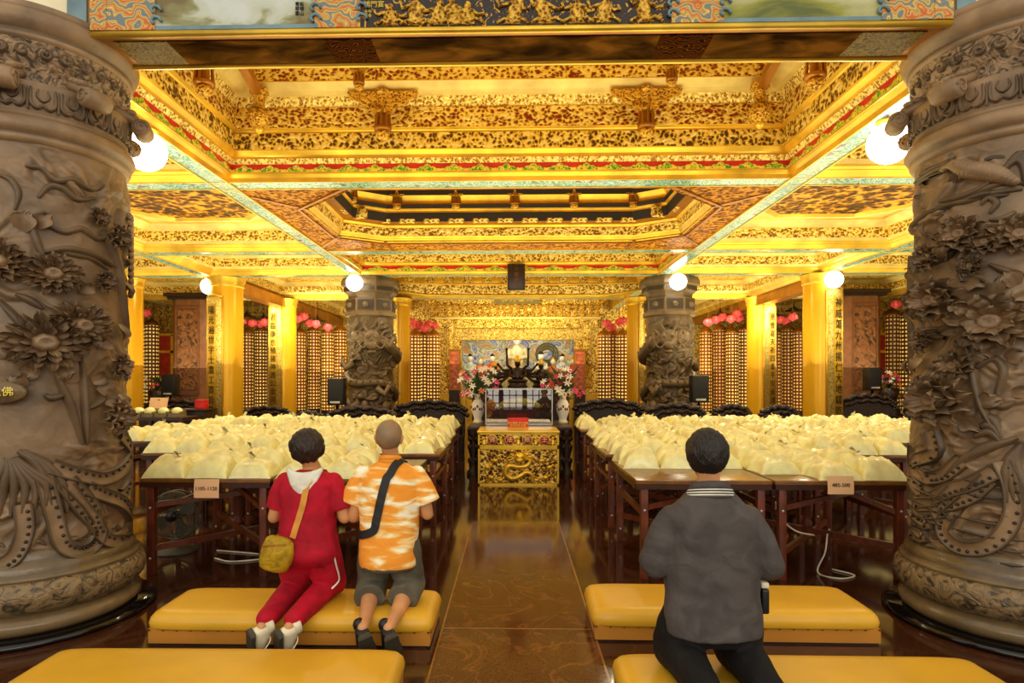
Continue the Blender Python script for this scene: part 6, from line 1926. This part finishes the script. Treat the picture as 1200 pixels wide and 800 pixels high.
def add_hand(mb, w, d, up, k=1.0, side=1):
    """palm with five separate, slightly curled fingers; d along the hand, up = back of the hand"""
    w, d, up = Vector(w), Vector(d).normalized(), Vector(up)
    s = d.cross(up).normalized()*side; up = s.cross(d).normalized()*side
    mb.rings([[w+d*t*k+s*(wd*math.cos(2*PI*i/14))*k+up*(th*math.sin(2*PI*i/14))*k for i in range(14)] for (t, wd, th) in ((-.01, .027, .02), (.03, .036, .017), (.07, .042, .015), (.095, .040, .012))])
    for f, (off, L) in enumerate(((-.031, .066), (-.0105, .078), (.0105, .074), (.031, .058))):
        b = w+d*.085*k+s*off*k
        e1 = b+d*L*.5*k-up*.006*k; e2 = b+d*L*.82*k-up*.020*k; e3 = b+d*L*.98*k-up*.034*k
        mb.tube([b, e1, e2, e3], [.0088*k, .0084*k, .0078*k, .0065*k], 9); mb.ball(e3, .0066*k, n=8, m=6)
    b = w+d*.025*k-s*.032*k
    mb.tube([b, b+d*.03*k-s*.018*k-up*.008*k, b+d*.06*k-s*.018*k-up*.014*k], [.013*k, .0105*k, .008*k], 9); mb.ball(b+d*.06*k-s*.018*k-up*.014*k, .008*k, n=8, m=6)

def head(mb, c, k, tilt):
    """skull, jaw, nose, brow, ears; faces +y"""
    M = Matrix.Rotation(tilt, 3, 'X')
    L = lambda x, y, z: Vector(c)+(M @ Vector((x, y, z)))*k
    mb.ball(L(0, -.012, .022), .076*k, .094*k, .090*k, 22, 16, rot=M)
    mb.rings([[L(rx*math.cos(2*PI*i/18), cy+ry*math.sin(2*PI*i/18), z) for i in range(18)] for (rx, ry, cy, z) in ((.02, .02, .066, -.112), (.042, .046, .040, -.100), (.056, .064, .022, -.07), (.066, .078, .006, -.03), (.072, .088, 0, .02))])
    mb.rings([[L(.014*w*math.cos(2*PI*i/10), y+.012*w*math.sin(2*PI*i/10), z) for i in range(10)] for (w, y, z) in ((.5, .082, .018), (.8, .092, -.005), (1.25, .102, -.030), (1.1, .092, -.040))])
    mb.ball(L(0, .074, .026), .05*k, .018*k, .012*k, 12, 8, rot=M)
    mb.ball(L(0, .076, -.068), .024*k, .016*k, .012*k, 12, 8, rot=M)
    mb.ball(L(0, .066, -.103), .022*k, .018*k, .014*k, 12, 8, rot=M)
    for s in (-1, 1):
        mb.ball(L(s*.082, -.010, -.008), .013*k, .020*k, .034*k, 12, 9, rot=M)
        mb.ball(L(s*.091, -.018, .006), .011*k, .014*k, .024*k, 12, 9, rot=M)
        mb.ball(L(s*.040, .060, -.03), .022*k, .02*k, .022*k, 10, 8, rot=M)
    return L

def wrinkles(amp, fz=26, seed=0):
    def f(co, no):
        n = pnoise(co[:, 0]*5+seed, co[:, 1]*5, co[:, 2]*fz*.55+seed)*.6 + pnoise(co[:, 0]*13+co[:, 2]*6, co[:, 1]*13+seed, co[:, 2]*fz*.8)*.4
        return co + no*(amp*np.clip(n*2, -1, 1))[:, None]
    return f

def shoe(t, ank, tip, k, mu, ms, up, lace=False):
    """training shoe seen from behind: heel at the ankle, toe at tip"""
    ank, tip, up = Vector(ank), Vector(tip), Vector(up).normalized()
    d = (tip-ank).normalized(); L = (tip-ank).length; s = d.cross(up).normalized(); up = s.cross(d)
    o = thing_part = MB()
    def sec(u, w, h0, h1, n=18):
        c = ank+d*L*u; r = []
        for i in range(n):
            a = 2*PI*i/n; y = math.sin(a); hh = h1 if y > 0 else h0
            r.append(c+s*w*math.copysign(abs(math.cos(a))**.7, math.cos(a))*k+up*hh*y*k)
        return r
    o.rings([sec(-.16, .018, .03, .03), sec(-.13, .030, .045, .05), sec(0, .038, .05, .062), (sec(.25, .042, .05, .055)), sec(.55, .048, .05, .032), sec(.82, .046, .05, .018), sec(.96, .03, .048, .005), sec(1.0, .012, .04, -.01)])
    up_ob = o.build('shoe', MAT[mu], t)
    q = MB()
    def sl(u, w, a, b): 
        c = ank+d*L*u; return [c+s*w*k*sx-up*z*k for (sx, z) in ((-1, a), (1, a), (1, b), (-1, b))]
    q.rings([sl(-.17, .026, .042, .066), sl(-.1, .038, .046, .072), sl(.25, .042, .048, .068), sl(.55, .051, .046, .064), sl(.85, .047, .044, .062), sl(1.02, .016, .036, .054)], smooth=False)
    q.build('sole', MAT[ms], up_ob)
    q = MB(); q.rings([[ank+up*.058*k+d*.0+(s*.034*math.cos(2*PI*i/16)+d*.046*math.sin(2*PI*i/16))*k*r_+up*h_*k for i in range(16)] for (r_, h_) in ((.92, -.03), (1.0, .0), (1.0, .012), (.85, .014))]); q.build('collar', MAT[mu], up_ob)
    if lace:
        q = MB()
        for sg in (-1, 1): q.tube(crom([ank+d*L*.3+up*.05*k, ank+d*L*.25+s*sg*.06*k+up*.03*k, ank+d*L*.4+s*sg*.09*k-up*.02*k], 4), .004, 5)
        q.build('lace', MAT['shoe_white'], up_ob)
    return up_ob

def hug(bvh, ctr, pts, off=.006):
    """lay a path onto clothing: from each point look inwards to the body axis"""
    out = []
    for p in pts:
        p = Vector(p); c = Vector((ctr[0], ctr[1], p.z if len(ctr) < 3 else min(p.z, ctr[2])))
        d = (c-p).normalized()
        h = bvh.ray_cast(p-d*.3, d)
        if h[0] is None: h = bvh.find_nearest(p)
        out.append((h[0]+h[1]*off if h[1].dot(d) < 0 else h[0]-d*off, h[1] if h[1].dot(d) < 0 else -h[1]))
    return out
def ribbon(mb, path, w, th):
    n = len(path); R = []
    for i, (p, nn) in enumerate(path):
        t = (path[min(i+1, n-1)][0]-path[max(i-1, 0)][0]).normalized()
        s = t.cross(nn).normalized(); nn = s.cross(t).normalized()
        R.append([p-s*w, p+s*w, p+s*w+nn*th, p-s*w+nn*th])
    mb.rings(R, smooth=False)

def bvh_of(me): return BVHTree.FromPolygons([v.co.copy() for v in me.vertices], [list(p.vertices) for p in me.polygons])

def person(label, O, k, hx, sh, arms, hips, knees, ankles, headc, tilt, body_rows):
    """O origin on the bench; k scale; joints are given in metres relative to O (already scaled)"""
    O = Vector(O); A = lambda p: O+Vector(p)
    mb = MB()
    torso(mb, [(O.z+z, O.x+cx, O.y+cy, rx, ry) for (z, cx, cy, rx, ry) in body_rows])
    hc = A(headc)
    nb = A((hx, -.01, body_rows[-1][0]-.01))
    limb(mb, [nb, (nb+hc)/2+Vector((0, -.012, -.01)), hc+Vector((0, -.02, -.02))], [.062*k, .056*k, .056*k])
    L = head(mb, hc, k, tilt)
    for s, (e, w) in zip((-1, 1), arms):
        S = A((hx+s*sh[0], sh[1], sh[2])); E = A(e); Wp = A(w)
        limb(mb, [S, (S*.5+E*.5), E], [.052*k, .047*k, .040*k]); limb(mb, [E, E*.6+Wp*.4, Wp], [.040*k, .041*k, .027*k])
        d = (Wp-E).normalized()
        add_hand(mb, Wp, d*.6+Vector((0, .35, .75)), Vector((s*1.0, -.1, .1)), k*.98, s)
    for h, n_, a in zip(hips, knees, ankles):
        h, n_, a = A(h), A(n_), A(a)
        limb(mb, [h, h*.5+n_*.5, n_], [.09*k, .078*k, .056*k])
        limb(mb, [n_, n_*.66+a*.34+Vector((0, 0, .012)), n_*.3+a*.7, a], [.055*k, .058*k, .042*k, .034*k])
        limb(mb, [a, a+Vector((0, .005, -.05*k)), a+Vector((-.0, .035, -.11*k))], [.033*k, .028*k, .02*k])
    me = remesh(mb, .0066, MAT['skin'], 'person', 3)
    o = bpy.data.objects.new('person', me); COL.objects.link(o)
    me.transform(Matrix.Translation(-O)); o.location = O
    tag(o, label, 'person')
    for s in (-1, 1):
        q = MB(); q.ball(L(s*.030, .083, .008), .011*k, .006*k, .006*k, 10, 8); q.build('eye', MAT['eye'], o)
    q = MB(); q.ball(L(0, .091, -.068), .02*k, .006*k, .006*k, 10, 8); q.build('mouth', MAT['lips'], o)
    return o, L, A

def hair_cap(o, L, k, mat, thick, back_low, side_low, vol=(1, 1, 1), seed=0, name='hair', amp=.006, fringe=.05):
    """hair shell round the skull: open at the face, ending at the nape"""
    vs = []; fs = []; n, m = 56, 34
    keep = {}
    for j in range(m+1):
        ph = PI/2 - (PI*.92)*j/m
        for i in range(n):
            a = 2*PI*i/n
            x, y, z = math.cos(ph)*math.cos(a), math.cos(ph)*math.sin(a), math.sin(ph)
            nz = mnoise.noise(Vector((x*4+seed, y*4, z*2.2)))*amp + mnoise.noise(Vector((x*16+seed, y*16, z*5)))*amp*.6
            rx = (.078+thick*vol[0]+nz); ry = (.097+thick*vol[1]+nz); rz = (.094+thick*vol[2]+nz)
            zz = z*rz+.022
            if z < -.1 and vol[0] > 1: pass
            p = (x*rx, y*ry-.012, zz)
            keep[(j, i)] = p
            vs.append(L(*p))
    for j in range(m):
        for i in range(n):
            k2 = (i+1) % n
            c = [keep[(j, i)], keep[(j, k2)], keep[(j+1, i)], keep[(j+1, k2)]]
            y = sum(p[1] for p in c)/4; z = sum(p[2] for p in c)/4
            f = max(0, min(1, (y+.03)/.10))                     # 0 back .. 1 face
            low = back_low*(1-f)+side_low*f if y < .045 else fringe
            low += .008*math.sin(i*2.3)*(1 if amp > .003 else .2)
            if z < low: continue
            fs.append((j*n+i, j*n+k2, (j+1)*n+k2, (j+1)*n+i))
    mb = MB(); mb.add(vs, fs, 0)
    used = sorted({i for f in fs for i in f}); mp = {u: q for q, u in enumerate(used)}
    mb.v = [mb.v[u] for u in used]; mb.f = [tuple(mp[i] for i in f) for f in mb.f]
    h = mb.build(name, MAT[mat], o)
    md = h.modifiers.new('thickness', 'SOLIDIFY'); md.thickness = .008; md.offset = -1
    return h

def garment(o, name, mb, mat, vox=.008, amp=.006, fz=26, seed=0, smooth=4):
    me = remesh(mb, vox, MAT[mat], name, smooth, wrinkles(amp, fz, seed))
    b = bvh_of(me)
    return mesh_obj(name, me, o), b

# ---- woman in red, kneeling on the left bench
WO = (-1.315, 4.02, .205); k = .93
rows = [(.27, .01, -.13, .13, .10), (.34, .01, -.125, .14, .10), (.45, .0, -.11, .135, .10), (.60, .0, -.08, .145, .105), (.72, 0, -.08, .16, .105), (.79, 0, -.08, .13, .085), (.835, 0, -.075, .06, .055)]
warm = [((-.225, -.10, .53), (-.09, .13, .60)), ((.235, -.10, .53), (.07, .13, .60))]
whip = [(-.08, -.12, .325), (.095, -.12, .325)]; wkn = [(-.10, .02, .055), (.13, .02, .055)]; wan = [(-.145, -.48, -.02), (.015, -.48, -.02)]
wo, L, A = person('woman in red tracksuit kneeling on the left bench, mustard bag at her hip', WO, k, 0, (.165, -.08, .755), warm, whip, wkn, wan, (-.02, -.055, .965), -.12, rows)
q = MB()
torso(q, [(A((0, 0, z)).z, A((cx, 0, 0)).x, A((0, cy, 0)).y, rx, ry) for (z, cx, cy, rx, ry) in ((.37, .01, -.13, .188, .142), (.41, .008, -.125, .188, .144), (.46, .005, -.118, .182, .14), (.56, 0, -.10, .176, .135), (.68, 0, -.085, .19, .135), (.77, 0, -.08, .178, .115), (.815, 0, -.08, .12, .085), (.835, 0, -.075, .07, .06))])
for s, (e, w) in zip((-1, 1), warm):
    limb(q, [A((s*.155, -.08, .762)), A((s*.185, -.09, .68)), A((e[0]*.93, -.095, .585))], [.058, .066, .068], end=False)
top, wb_ = garment(wo, 'tunic', q, 'red_cloth', .008, .006, 22, 1)
q = MB()
torso(q, [(A((0, 0, z)).z, A((cx, 0, 0)).x, A((0, cy, 0)).y, rx, ry) for (z, cx, cy, rx, ry) in ((.25, .01, -.12, .165, .125), (.31, .01, -.142, .198, .152), (.38, .01, -.135, .192, .148), (.46, .005, -.115, .165, .125))])
for h, n_, a in zip(whip, wkn, wan):
    limb(q, [A(h), (A(h)+A(n_))/2+Vector((0, -.015, -.01)), A(n_)+Vector((0, -.01, .03))], [.118, .112, .088])
    limb(q, [A(n_)+Vector((0, -.01, .03)), A(n_)*.6+A(a)*.4+Vector((0, 0, .03)), A(n_)*.1+A(a)*.9+Vector((0, 0, .015))], [.080, .074, .060])
garment(wo, 'trousers', q, 'red_cloth', .008, .007, 20, 5)
q = MB(); pth = [A((.15, -.16, .34)), A((.175, -.15, .24)), A((.185, -.13, .14)), A((.18, -.16, .12))]
q.tube(crom([A((.185, -.20, .36)), A((.20, -.17, .25)), A((.205, -.12, .14)), A((.17, -.16, .095))], 5), .006, 6); q.build('white_piping', MAT['white_cloth'], wo)
for a in wan: shoe(wo, A(a)+Vector((0, -.012, -.02)), A(a)+Vector((-.03, .05, -.155)), 1.0, 'shoe_white', 'sole', (.75, .7, .2), True)
hair_cap(wo, L, k, 'hair_dark', .022, -.105, -.085, (1.35, 1.1, .9), 3, 'hair', .012, .05)
q = MB(); pts = []
n = 16                                                   # hood folded flat on the back
for j in range(9):
    v = j/8; wd = (.115*(1-v)**.75+.012)*(1.0 if v > .1 else .9)
    for i in range(n+1):
        u = -1+2*i/n
        base = A((u*wd-.005, -.20-.02*math.sin(PI*v)+.06*u*u*(1-v), .835-.175*v+.028*u*u*(1-v)))
        pts.append(base)
q.add(pts, [(j*(n+1)+i, j*(n+1)+i+1, (j+1)*(n+1)+i+1, (j+1)*(n+1)+i) for j in range(8) for i in range(n)], 0)
hd = q.build('hood', MAT['white_cloth'], wo); md = hd.modifiers.new('t', 'SOLIDIFY'); md.thickness = .02; md.offset = 1
# her bag (held on the body, so a thing of its own)
bgp = A((-.125, -.30, .36)); 
wbg = thing('shoulder_bag', 'mustard shoulder bag with tan strap slung across the woman in red', 'bag', bgp)
q = MB(); q.rings([[bgp+Vector((rx*math.cos(2*PI*i/24), ry*math.sin(2*PI*i/24), z)) for i in range(24)] for (rx, ry, z) in ((.05, .02, -.115), (.085, .045, -.10), (.10, .058, -.05), (.10, .058, .02), (.085, .045, .075), (.06, .03, .095), (.02, .01, .10))])
q.v = [tuple(bgp+Matrix.Rotation(.25, 3, 'Y') @ (Vector(v)-bgp)) for v in q.v]
me = remesh(q, .007, MAT['mustard_nylon'], 'pouch', 2, wrinkles(.006, 14, 9)); mesh_obj('pouch', me, wbg)
q = MB(); q.tube(crom([bgp+Vector((-.07, -.045, .05)), bgp+Vector((0, -.062, .062)), bgp+Vector((.07, -.045, .06))], 4), .004, 6); q.build('zip', MAT['gold_brown'], wbg)
q = MB()
bk = [(-.10, -.5, .44), (-.065, -.5, .50), (-.02, -.5, .57), (.03, -.5, .64), (.07, -.5, .71), (.105, -.5, .77), (.125, -.4, .815), (.125, -.2, .9), (.12, .1, .83), (.08, .4, .74), (.03, .5, .64), (-.05, .5, .54), (-.12, .45, .46), (-.3, .2, .42), (-.4, -.1, .41), (-.3, -.3, .42)]
C_ = (WO[0], WO[1]-.09, WO[2]+.76)
ribbon(q, hug(wb_, C_, crom([A(p) for p in bk], 5), .004), .019, .006); q.build('strap', MAT['tan_strap'], wbg)

# ---- man in the orange streaked shirt
MO = (-.795, 4.02, .205); k = .96
rows = [(.27, 0, -.09, .13, .10), (.34, 0, -.085, .14, .10), (.48, 0, -.07, .15, .11), (.64, 0, -.06, .17, .115), (.78, 0, -.06, .18, .11), (.85, 0, -.06, .14, .085), (.89, 0, -.06, .065, .06)]
marm = [((-.235, -.08, .53), (-.16, .16, .55)), ((.245, -.07, .55), (.12, .16, .60))]
mhip = [(-.085, -.09, .36), (.085, -.09, .36)]; mkn = [(-.125, .02, .055), (.125, .02, .055)]; man = [(-.075, -.48, -.02), (.075, -.48, -.02)]
mo, L, A = person('older man in orange streaked shirt and denim shorts kneeling on the left bench', MO, k, 0, (.185, -.06, .80), marm, mhip, mkn, man, (-.01, -.035, 1.035), -.05, rows)
q = MB()
torso(q, [(A((0, 0, z)).z, A((cx, 0, 0)).x, A((0, cy, 0)).y, rx, ry) for (z, cx, cy, rx, ry) in ((.235, -.0, -.10, .185, .145), (.30, 0, -.10, .185, .145), (.42, 0, -.085, .188, .14), (.56, 0, -.07, .195, .14), (.70, 0, -.06, .21, .14), (.80, 0, -.06, .20, .125), (.855, 0, -.06, .14, .095), (.895, 0, -.055, .075, .068))])
for s, (e, w) in zip((-1, 1), marm):
    limb(q, [A((s*.175, -.06, .805)), A((s*.215, -.07, .72)), A((s*.252, -.075, .625))], [.060, .070, .082], end=False)
sh_, mb_ = garment(mo, 'shirt', q, 'tie_dye', .008, .005, 18, 12)
q = MB(); q.rings([[A((r_*math.cos(2*PI*i/24), -.055+r_*1.0*math.sin(2*PI*i/24), z+.014*math.sin(2*PI*i/24)*-1)) for i in range(24)] for (r_, z) in ((.074, .875), (.072, .92), (.066, .925), (.08, .88))], cap=False); q.build('collar', MAT['tie_dye'], mo)
q = MB()
torso(q, [(A((0, 0, z)).z, A((cx, 0, 0)).x, A((0, cy, 0)).y, rx, ry) for (z, cx, cy, rx, ry) in ((.21, 0, -.10, .16, .12), (.26, 0, -.10, .182, .142), (.42, 0, -.085, .17, .128))])
for h, n_, a in zip(mhip, mkn, man):
    limb(q, [A(h), (A(h)+A(n_))/2+Vector((0, -.02, 0)), A(n_)+Vector((0, -.03, .035))], [.115, .108, .098])
    limb(q, [A(n_)+Vector((0, -.03, .035)), A(n_)*.58+A(a)*.42+Vector((0, -.005, .02))], [.100, .098], end=False)
garment(mo, 'shorts', q, 'denim', .008, .006, 20, 15)
for a, sx in zip(man, (-1, 1)): shoe(mo, A(a)+Vector((0, -.012, -.02)), A(a)+Vector((.01, .05, -.155)), 1.02, 'shoe_black', 'sole', (-.5, .9, .2))
hair_cap(mo, L, k, 'stubble', .003, -.075, -.02, (1, 1, 1), 8, 'hair', .001, .06)
msl = thing('sling_bag', 'black sling bag strap across the back of man in orange shirt', 'bag', A((-.1, .12, .6)))
q = MB()
C_ = (MO[0], MO[1]-.06, MO[2]+.80)
bk = [(-.30, -.3, .44), (-.20, -.5, .48), (-.16, -.5, .54), (-.12, -.5, .61), (-.07, -.5, .69), (-.02, -.5, .76), (.035, -.5, .82), (.07, -.4, .86), (.09, -.2, .93), (.10, .1, .88), (.08, .4, .8), (.03, .5, .68), (-.06, .5, .55), (-.2, .4, .48), (-.4, .1, .43), (-.4, -.1, .43), (-.30, -.3, .44)]
ribbon(q, hug(mb_, C_, crom([A(p) for p in bk], 5), .004), .026, .007); q.build('strap', MAT['black_strap'], msl)
q = MB(); c = A((-.06, .125, .52)); q.box(c.x-.09, c.x+.09, c.y-.02, c.y+.05, c.z-.06, c.z+.07, 0, .02); q.build('pouch', MAT['black_strap'], msl)

# ---- man in the charcoal shirt, on the right front bench
GO_ = (.965, 3.06, .205); k = .97
rows = [(.33, 0, -.04, .11, .08), (.38, 0, -.045, .14, .10), (.48, 0, -.04, .17, .12), (.64, 0, -.03, .18, .12), (.74, 0, -.03, .175, .11), (.82, 0, -.03, .12, .09), (.885, 0, -.03, .068, .062)]
garm = [((-.265, -.04, .53), (-.10, .20, .60)), ((.262, -.04, .52), (.10, .20, .60))]
ghip = [(-.10, -.05, .36), (.10, -.05, .36)]; gkn = [(-.155, .03, .055), (.145, .03, .055)]; gan = [(-.13, -.40, .06), (.14, -.40, .06)]
go, L, A = person('man in charcoal polo shirt and black trousers kneeling on the right bench', GO_, k, 0, (.18, -.03, .72), garm, ghip, gkn, gan, (-.01, -.005, 1.04), -.04, rows)
q = MB()
torso(q, [(A((0, 0, z)).z, A((cx, 0, 0)).x, A((0, cy, 0)).y, rx, ry) for (z, cx, cy, rx, ry) in ((.205, 0, -.07, .225, .16), (.27, 0, -.065, .232, .158), (.38, 0, -.05, .222, .15), (.52, 0, -.04, .222, .15), (.65, 0, -.03, .232, .15), (.735, 0, -.03, .226, .14), (.79, 0, -.03, .188, .125), (.84, 0, -.03, .135, .11), (.885, 0, -.025, .09, .08))])
for s, (e, w) in zip((-1, 1), garm):
    limb(q, [A((s*.178, -.03, .735)), A((s*.228, -.035, .645)), A(e)+Vector((s*.006, -.01, 0))], [.072, .080, .078])
    limb(q, [A(e)+Vector((s*.01, -.01, 0)), (A(e)+A(w))/2, A(e)*.15+A(w)*.85], [.078, .064, .046])
gs, gb = garment(go, 'polo_shirt', q, 'grey_cloth', .009, .010, 20, 23)
q = MB(); ang0 = None
for (r0, r1, z0, z1, mi) in ((.120, .116, .850, .860, 0), (.1165, .1135, .860, .866, 1), (.114, .111, .866, .872, 0), (.1115, .1085, .872, .878, 1), (.109, .106, .878, .885, 0), (.1065, .1035, .885, .890, 1), (.104, .084, .890, .925, 0)):
    ring = lambda r, z: [A((r*1.02*math.cos(2*PI*i/32), -.028+r*.92*math.sin(2*PI*i/32), z-.022*math.sin(2*PI*i/32)-.012)) for i in range(32)]
    q.rings([ring(r0, z0), ring(r1, z1)], mi, cap=False)
co = q.build('collar', [MAT['grey_cloth'], MAT['white_cloth']], go); md = co.modifiers.new('t', 'SOLIDIFY'); md.thickness = .006
q = MB()
torso(q, [(A((0, 0, z)).z, A((cx, 0, 0)).x, A((0, cy, 0)).y, rx, ry) for (z, cx, cy, rx, ry) in ((.16, 0, -.06, .18, .13), (.22, 0, -.06, .212, .142), (.42, 0, -.05, .185, .125))])
for h, n_, a in zip(ghip, gkn, gan):
    limb(q, [A(h), (A(h)+A(n_))/2+Vector((0, -.02, 0)), A(n_)+Vector((0, -.02, .04))], [.105, .128, .118])
    limb(q, [A(n_)+Vector((0, -.02, .04)), A(n_)*.55+A(a)*.45+Vector((0, 0, .03)), A(n_)*.05+A(a)*.95+Vector((0, 0, .01))], [.116, .095, .075])
garment(go, 'trousers', q, 'black_cloth', .009, .007, 18, 31)
for a in gan: shoe(go, A(a)+Vector((0, -.03, -.005)), A(a)+Vector((0, -.05, -.205)), 1.0, 'shoe_black', 'sole', (0, 1, .1))
hair_cap(go, L, k, 'hair_black', .016, -.085, -.02, (1.1, 1.1, 1.1), 5, 'hair', .007, .05)
ph_ = thing('belt_pouch', 'small tan and black phone pouch clipped at charcoal-shirted man\'s right hip', 'pouch', A((.235, -.06, .375)))
c = A((.243, -.05, .37)); q = MB(); q.box(c.x-.018, c.x+.018, c.y-.05, c.y+.05, c.z-.075, c.z+.045, 0, .01); q.build('case', MAT['black'], ph_)
q = MB(); q.box(c.x-.019, c.x+.019, c.y-.045, c.y+.045, c.z+.046, c.z+.075, 0, .008); q.build('flap', MAT['cable'], ph_)
